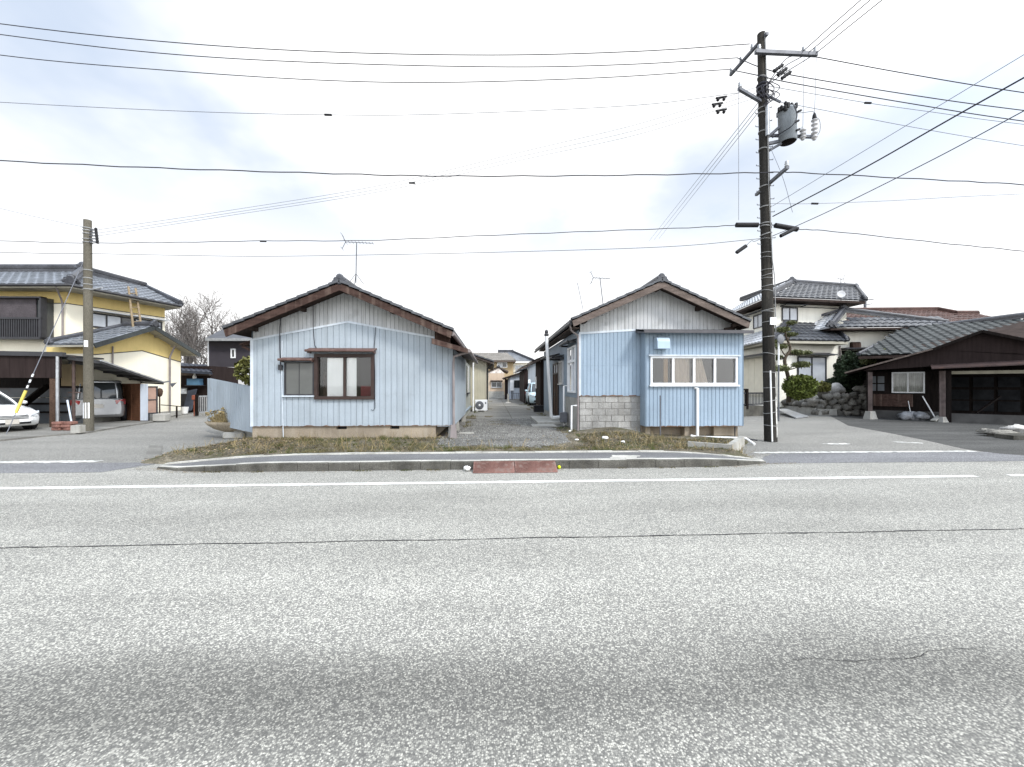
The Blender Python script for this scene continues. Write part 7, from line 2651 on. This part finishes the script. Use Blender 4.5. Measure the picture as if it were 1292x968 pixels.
for j in range(5):
    a = -1.75 + .9 * j / 4
    for p in (p0, p1):
        vs.append(p + Vector((math.cos(a) * .135, math.sin(a) * .135, 0)))
mb.add(vs, [[2 * j, 2 * j + 2, 2 * j + 3, 2 * j + 1] for j in range(4)])
mb.build('label_plate', 'frame_white', LP)
MB().tube([lax(366), pd(129, 363, 14.2)], .03, 6).build('side_rod', 'galv', LP)
# guy wire with yellow guard
g0, g1 = onZ(8, 548, .05), lax(318)
GW = thing('guy_wire', 'slanting guy wire with yellow guard and striped sleeve, left of the left pole', 'guy wire', tuple(g0))
MB().tube([g0, g1], .012, 5).build('wire', 'wire_thin', GW)
def gy(py):
    # point on the wire at that picture height
    best = min((abs((HZ - F * (q.z - CH) / q.dot(Vector((SA, CA, 0)))) - py), i) for i, q in enumerate([g0.lerp(g1, k / 400) for k in range(401)]))
    return g0.lerp(g1, best[1] / 400)


MB().tube([gy(521), gy(519), gy(495), gy(493)], .042, 8).build('guard', 'safety_yellow', GW)
for k in range(6):
    a, b_ = gy(493 - k * 3.5), gy(493 - (k + 1) * 3.5)
    MB().tube([a, b_], .026, 8).build('sleeve', 'frame_white' if k % 2 else 'black', GW)

# ------------------------------------------------------------------ wires
def wire(name, label, pts, r=.011, mat='wire', cat='cable', group='overhead wires', k=8, sleeves=(), wob=0.0):
    r *= 1.15
    P = catmull([Vector(p) for p in pts], k)
    if wob:
        P = [p + Vector((0, 0, wob * math.sin(i * 1.7))) for i, p in enumerate(P)]
    mb = MB().tube(P, r, 5)
    o = mb.top(name, mat, label, cat, group)
    for s_ in sleeves:
        a, b_, rr = s_
        m2 = MB().tube([a, a.lerp(b_, .12), a.lerp(b_, .88), b_], rr, 8)
        m2.v = [v for v in m2.v]
        ROOTLOC[o.name] = o.location.copy()
        m2.build('sleeve', 'black', o)
    return o


def Yat(px, Ya=None, Yb=None):
    """depth of the line between the two poles at a given picture column"""
    Ya = Yl if Ya is None else Ya
    Yb = Yp if Yb is None else Yb
    xa, xb = lb_.x, pb.x
    rx = (px - CX) / F
    # intersection of the sight line with the line joining the poles
    r = ray(px, HZ)
    # (xa + t(xb-xa), Ya + t(Yb-Ya)) parallel to r
    t = (Ya * r.x / r.y - xa) / ((xb - xa) - (Yb - Ya) * r.x / r.y)
    return Ya + t * (Yb - Ya)


def PP(lst):
    return [onY(px, py, Yat(px)) for px, py in lst]


def YY(lst, Y):
    return [onY(px, py, Y) for px, py in lst]


wire('power_line', 'topmost of the three long lines crossing the sky to the left', YY([(-260, -8), (0, 30), (200, 52), (400, 65), (620, 69.5), (800, 65), (946, 55.5)], Yp + .6))
wire('power_line', 'middle of the three long lines crossing the sky to the left', YY([(-260, 6), (0, 43.5), (200, 67), (400, 79), (640, 84.5), (800, 81), (930, 73)], Yp + 1.0))
wire('power_line', 'lowest of the three long lines crossing the sky to the left', YY([(-260, 30), (0, 69.5), (200, 88), (400, 101), (560, 104), (760, 98), (921, 87.5)], Yp + 1.5))
wire('power_line', 'thin pale line below the three long lines, with one small joint', YY([(-260, 112), (0, 129), (235, 140.5), (415, 145), (560, 144), (800, 133), (933, 117)], Yp), .007, 'wire_thin')
q = onY(414, 145, Yp)
wire('phone_cable', 'thick twisted cable across the picture at half the pole height', YY([(-260, 190), (0, 203), (200, 212), (400, 218.5), (540, 222), (700, 222), (860, 220), (975, 217.5), (1010, 218), (1180, 227), (1292, 233), (1500, 246)], Yp - .3), .013, 'wire', wob=.012)
s1 = (onY(929, 284, Yp), onY(956, 284, Yp), .075)
s2 = (onY(978, 284.5, Yp - .2), onY(1006, 289.5, Yp - .2), .075)
wire('phone_cable', 'low cable with two fat black sleeves beside the right pole', PP([(112, 307), (220, 306), (330, 304), (460, 303.5), (620, 297), (760, 291.5), (880, 287)]) + YY([(930, 284), (966, 283)], Yp) + YY([(1006, 289), (1050, 292), (1200, 308), (1292, 317), (1480, 338)], Yp - .2), .010, 'wire', sleeves=(s1, s2), wob=.008)
s3 = (onY(985, 298, Yp - .35), onY(1004, 288.5, Yp - .35), .05)
wire('cable_stub', 'short black closure hanging under the right sleeve of the low cable', [s3[0], s3[0].lerp(s3[1], .1), s3[0].lerp(s3[1], .9), s3[1]], .05, 'black', 'cable closure', 'cable closures by the right pole', 2)
wire('cable_stub', 'short black closure hanging free left of the right pole', YY([(929.5, 319), (931, 317.8), (940, 311.5), (941.5, 310.5)], Yp - .35), .05, 'black', 'cable closure', 'cable closures by the right pole', 2)
wire('drop_wire', 'thread joining the free black closure to the right pole', YY([(941, 310.5), (948, 304), (953, 304.5), (966, 298)], Yp - .3), .006)
wire('phone_cable', 'lowest long cable, thin, between the two poles', PP([(112, 320), (210, 322), (330, 323.5), (480, 321.5), (640, 318), (840, 311.5), (962, 301)]), .007, 'wire')
wire('phone_cable', 'low cable running left out of the picture from the left pole, upper one', YY([(-300, 298), (0, 304), (60, 306), (110, 307)], Yl), .010, 'wire')
wire('phone_cable', 'low cable running left out of the picture from the left pole, lower one', YY([(-300, 314), (0, 318.5), (60, 320), (110, 320)], Yl), .008, 'wire')
wire('drop_wire', 'wire slanting up to the left from the left pole top', YY([(-300, 190), (0, 263), (60, 277), (108, 287)], Yl), .007, 'wire_thin')
for k, nm in enumerate(('top', 'middle', 'bottom')):
    dy = (0, 7, 13)[k]
    wire('power_line', nm + ' of the three faint lines slanting between the two pole heads', PP([(124, 290 + dy * .6), (280, 267 + dy * .5), (480, 234 + dy * .6), (670, 189 + dy * .8), (800, 158 + dy), (905, 126 + dy), (955, 110 + dy)]), .0055, 'wire_thin')
    a = onY(905 + 5 * (1 - k % 2), 123 + 8 * k, Yp - .1)
    for j in range(3):
        pass
    MB().tube([a + Vector((-.16, 0, -.03)), a + Vector((.16, 0, .03))], .03, 8).lathe(a + Vector((-.1, 0, -.12)), [(.02, 0), (.05, .04), (.03, .1)], 8).lathe(a + Vector((.08, 0, -.1)), [(.02, 0), (.05, .04), (.03, .1)], 8).top('line_fuse', 'black', ('top', 'middle', 'bottom')[k] + ' black fuse holder hanging on the slanting lines left of the right pole', 'fuse', 'black fuse holders')
wire('power_line', 'upper of the three dark lines leaving the right pole to the right', YY([(1030, 72), (1150, 94), (1292, 117), (1600, 160)], Yp - .1), .012)
wire('power_line', 'middle of the three dark lines leaving the right pole to the right', [pd(930, 73, 13.0)] + YY([(962, 86), (1005, 96), (1150, 120), (1292, 139.5), (1600, 176)], Yp), .012)
wire('power_line', 'lower of the three dark lines leaving the right pole to the right', [pd(921, 88, 13.4)] + YY([(955, 95), (1000, 105), (1150, 131), (1292, 153), (1600, 192)], Yp - .1), .012)
wire('power_line', 'thin line with a joint below the three dark lines at right', YY([(968, 108), (1000, 114), (1095, 130), (1180, 142), (1292, 157), (1600, 190)], Yp), .007, 'wire_thin')
wire('power_line', 'lowest thin line leaving the right pole toward the right edge', YY([(985, 129), (1060, 143), (1160, 162), (1292, 184), (1600, 230)], Yp), .007, 'wire_thin')
for k in range(3):
    px0, px1 = (1011, 1019, 1028)[k], (1086, 1098, 1113)[k]
    a = pd(px0, 66 + k, 11.78)
    b_ = onX(px1, 0, a.x)
    far_ = a + (b_ - a) * 4.2
    lb = ('left', 'middle', 'right')[k] + ' of the three lines rising from the crossarm over the street'
    wire('power_line', lb, [axis(112) + Vector((.05, -.1, 0)), pd(990 - k * 0, 92 - 8 * (2 - k), 11.75), a, a.lerp(b_, .5), b_, far_], .011)
    q = pd(982 + 5 * k, 86 + 4.5 * k, 11.72)
    dd = (a - q).normalized()
    MB().lathe(q - dd * .2, [(.02, 0), (.055, .04), (.035, .09), (.055, .14), (.035, .19), (.055, .24), (.035, .29), (.055, .34), (.02, .4)], 10, dd).top('strain_insulator', 'black', ('upper left', 'middle', 'lower right')[k] + ' black strain insulator beside the right pole head', 'insulator', 'strain insulators')
a = axis(275) + Vector((.15, -.1, 0))
b_ = onX(1292, 98, a.x + .9)
wire('service_cable', 'thick dark cable slanting up from the right pole to the right edge', [a, a.lerp(b_, .5) - Vector((0, 0, .05)), b_, a + (b_ - a) * 2.4], .014)
a = axis(262) + Vector((.15, -.1, 0))
b_ = onX(1292, 69, a.x + .9)
wire('service_cable', 'thin line slanting above the thick cable to the right edge', [a, a.lerp(b_, .5), b_, a + (b_ - a) * 2.4], .006, 'wire_thin')
a, m_, b_ = pd(1066, 257, 11.5), pd(1180, 200, 9.3), pd(1292, 140, 7.8)
wire('service_cable', 'wavy cable slanting below the thick one, at the far right', [axis(300) + Vector((.1, -.1, 0)), pd(1010, 283, 12.2), a, m_, b_, b_ + (b_ - m_) * 1.5], .010)
wire('drop_wire', 'faint line with a joint running right from the lower pole', YY([(972, 257), (1028, 257), (1130, 253), (1240, 247), (1500, 236)], Yp), .006, 'wire_thin')
for k in range(3):
    a = axis(128) + Vector((-.1, .05, -.15 * k))
    e_ = pd(842 + k * 5, 275, 30)
    e2 = a + (e_ - a) * 1.7
    wire('service_drop', ('upper left', 'middle', 'lower right')[k] + ' of the three thin wires dropping left behind the right house', [a, a.lerp(e2, .33), a.lerp(e2, .66), e2], .009, 'wire_thin')
wire('jumper', 'left of two thin vertical leads down to the fuse cutouts', [pd(1014.5, 71, 11.75), pd(1014, 110, 11.75), pd(1013, 161, 11.72)], .006, 'wire_thin')
wire('jumper', 'right of two thin vertical leads down to the fuse cutouts', [pd(1030, 72, 11.75), pd(1029, 110, 11.75), pd(1027.5, 147, 11.72)], .006, 'wire_thin')
wire('jumper', 'looped lead round the longer fuse cutout', [pd(1028, 147, 11.7), pd(1034, 152, 11.7), pd(1034.5, 165, 11.7), pd(1029, 174, 11.7)], .006, 'wire')
wire('jumper', 'short lead from the transformer lid to the longer cutout', [pd(1004, 143, 11.75), pd(1015, 142, 11.75), pd(1026, 141, 11.7), pd(1028, 147, 11.7)], .006, 'wire')
wire('drop_wire', 'thin plumb wire hanging from the small left bracket', [pd(932, 113, 11.5), pd(932, 190, 11.5), pd(932, 278, 11.5)], .006, 'wire_thin')
wire('drop_wire', 'thin wire slanting down right of the pole below the transformer', [axis(188) + Vector((.12, -.1, 0)), pd(988, 225, 11.6), pd(1000, 268, 11.6)], .006, 'wire_thin')
for px, py, Y, lb in ((414, 145, Yp, 'small black joint on the thin pale line, left half'), (1095, 130, Yp, 'small black joint on the thin line right of the pole'), (520, 231, Yat(520), 'small black joint on the faint slanting lines near the middle'), (1028, 257, Yp, 'small joint on the faint line right of the lower pole'), (332, 304.5, Yat(332), 'small dark clamp on the low cable above the left house')):
    q = onY(px, py, Y)
    MB().tube([q + Vector((-.1, 0, 0)), q + Vector((.1, 0, 0))], .03, 8).top('wire_joint', 'black', lb, 'wire joint', 'joints on the wires')
FP = thing('distant_pole', 'small distant utility pole above the red-brown roof', 'utility pole', tuple(pd(1091.5, 486, 55).xy) + (0,))
q = pd(1091.5, 377, 55)
MB().tube([(q.x, q.y, 0), q], .2, 8, .16).build('shaft', 'steel', FP)
MB().bar(q + Vector((-.7, 0, -.15)), q + Vector((1.2, 0, -.1)), .12, .1).bar(q + Vector((-.2, 0, -.9)), q + Vector((1.0, 0, -.7)), .1, .1).build('crossarm', 'steel', FP)

# ------------------------------------------------------------------ light, sky, camera
SUN_EL, SUN_AZ = R(44), R(142)   # azimuth clockwise from +Y: behind the camera, to the right
sd = Vector((math.sin(SUN_AZ) * math.cos(SUN_EL), math.cos(SUN_AZ) * math.cos(SUN_EL), math.sin(SUN_EL)))
sl = bpy.data.lights.new('sun', 'SUN')
sl.energy = 2.3
sl.angle = R(11)
sl.color = (1.0, .96, .9)
so = bpy.data.objects.new('sun', sl)
so.rotation_euler = (-sd).to_track_quat('-Z', 'Y').to_euler()
so.location = (20, -20, 40)
COL.objects.link(so)

w = bpy.data.worlds.new('World')
SC.world = w
w.use_nodes = True
nt = w.node_tree
nt.nodes.clear()
N, L = nt.nodes, nt.links
out = N.new('ShaderNodeOutputWorld')
bg = N.new('ShaderNodeBackground')
bg.inputs['Strength'].default_value = 0.1
L.new(bg.outputs[0], out.inputs[0])
sky = N.new('ShaderNodeTexSky')
sky.sky_type = 'NISHITA'
sky.sun_disc = False
sky.sun_elevation = SUN_EL
sky.sun_rotation = SUN_AZ
tc = N.new('ShaderNodeTexCoord')
sx = N.new('ShaderNodeSeparateXYZ')
L.new(tc.outputs['Generated'], sx.inputs[0])


def mth(op, a, b=None):
    n = N.new('ShaderNodeMath')
    n.operation = op
    for i, v in enumerate((a, b)):
        if v is None:
            continue
        if isinstance(v, (int, float)):
            n.inputs[i].default_value = v
        else:
            L.new(v, n.inputs[i])
    return n.outputs[0]


def mrange(v, a, b, c=0.0, d=1.0, smooth=True):
    n = N.new('ShaderNodeMapRange')
    if smooth:
        n.interpolation_type = 'SMOOTHSTEP'
    n.inputs['From Min'].default_value, n.inputs['From Max'].default_value = a, b
    n.inputs['To Min'].default_value, n.inputs['To Max'].default_value = c, d
    L.new(v, n.inputs['Value'])
    return n.outputs[0]


den = mth('ADD', mth('MAXIMUM', sx.outputs['Z'], 0.0), .22)
cv = N.new('ShaderNodeCombineXYZ')
L.new(mth('DIVIDE', sx.outputs['X'], den), cv.inputs[0])
L.new(mth('DIVIDE', sx.outputs['Y'], den), cv.inputs[1])
def cloudnoise(scale, det, off, rough=.55):
    mp = N.new('ShaderNodeMapping')
    mp.inputs['Location'].default_value = off
    L.new(cv.outputs[0], mp.inputs[0])
    n = N.new('ShaderNodeTexNoise')
    n.inputs['Scale'].default_value = scale
    n.inputs['Detail'].default_value = det
    n.inputs['Roughness'].default_value = rough
    L.new(mp.outputs[0], n.inputs['Vector'])
    return n.outputs['Fac']


def mixc(f, a, b):
    n = N.new('ShaderNodeMix')
    n.data_type = 'RGBA'
    if isinstance(f, (int, float)):
        n.inputs['Factor'].default_value = f
    else:
        L.new(f, n.inputs['Factor'])
    for s_, v in (('A', a), ('B', b)):
        if isinstance(v, tuple):
            n.inputs[s_].default_value = (*v, 1)
        else:
            L.new(v, n.inputs[s_])
    return n.outputs['Result']


thick = mrange(cloudnoise(.6, 6, (5.9, 5.5, 12)), .37, .56)      # grey-lavender undersides
thin = mrange(cloudnoise(.7, 7, (-3, -8, 5), .6), .54, .70)     # thin spots where blue comes through
low = mrange(sx.outputs['Z'], .12, .5)                            # the cloud sheet is whitest towards the horizon
white, lav = (10.4, 10.4, 10.4), (5.2, 6.0, 7.3)
c = mixc(mth('MULTIPLY', thick, low), white, lav)
bl = mixc(.80, sky.outputs[0], (5.2, 6.5, 7.3))
c = mixc(mth('MULTIPLY', mth('MULTIPLY', thin, low), .8), c, bl)
# overcast sky: brighter overhead and round the veiled sun
vm = N.new('ShaderNodeVectorMath')
vm.operation = 'DOT_PRODUCT'
L.new(tc.outputs['Generated'], vm.inputs[0])
vm.inputs[1].default_value = sd
gain = mth('ADD', mrange(sx.outputs['Z'], .68, 1.0, 1.0, 1.7), mrange(vm.outputs['Value'], .1, 1.0, 0.0, 1.6))
vs_ = N.new('ShaderNodeVectorMath')
vs_.operation = 'SCALE'
L.new(c, vs_.inputs[0])
L.new(gain, vs_.inputs['Scale'])
L.new(vs_.outputs[0], bg.inputs['Color'])

cam = bpy.data.cameras.new('camera')
cam.sensor_width = 36
cam.sensor_fit = 'HORIZONTAL'
cam.lens = F / 1292 * 36
cam.shift_y = (HZ - 484) / 1292
cam.clip_end = 2000
cam.clip_start = .05
co = bpy.data.objects.new('camera', cam)
co.location = (0, 0, CH)
co.rotation_euler = (R(90), 0, -YAW)
COL.objects.link(co)
SC.camera = co
SC.render.resolution_x, SC.render.resolution_y = 1024, 767
SC.view_settings.view_transform = 'Standard'
SC.view_settings.look = 'None'
SC.view_settings.exposure = 0.38
SC.view_settings.gamma = 1
SC.view_settings.use_curve_mapping = False
SC.cycles.max_bounces = 6
SC.cycles.transparent_max_bounces = 8
SC.cycles.use_denoising = True
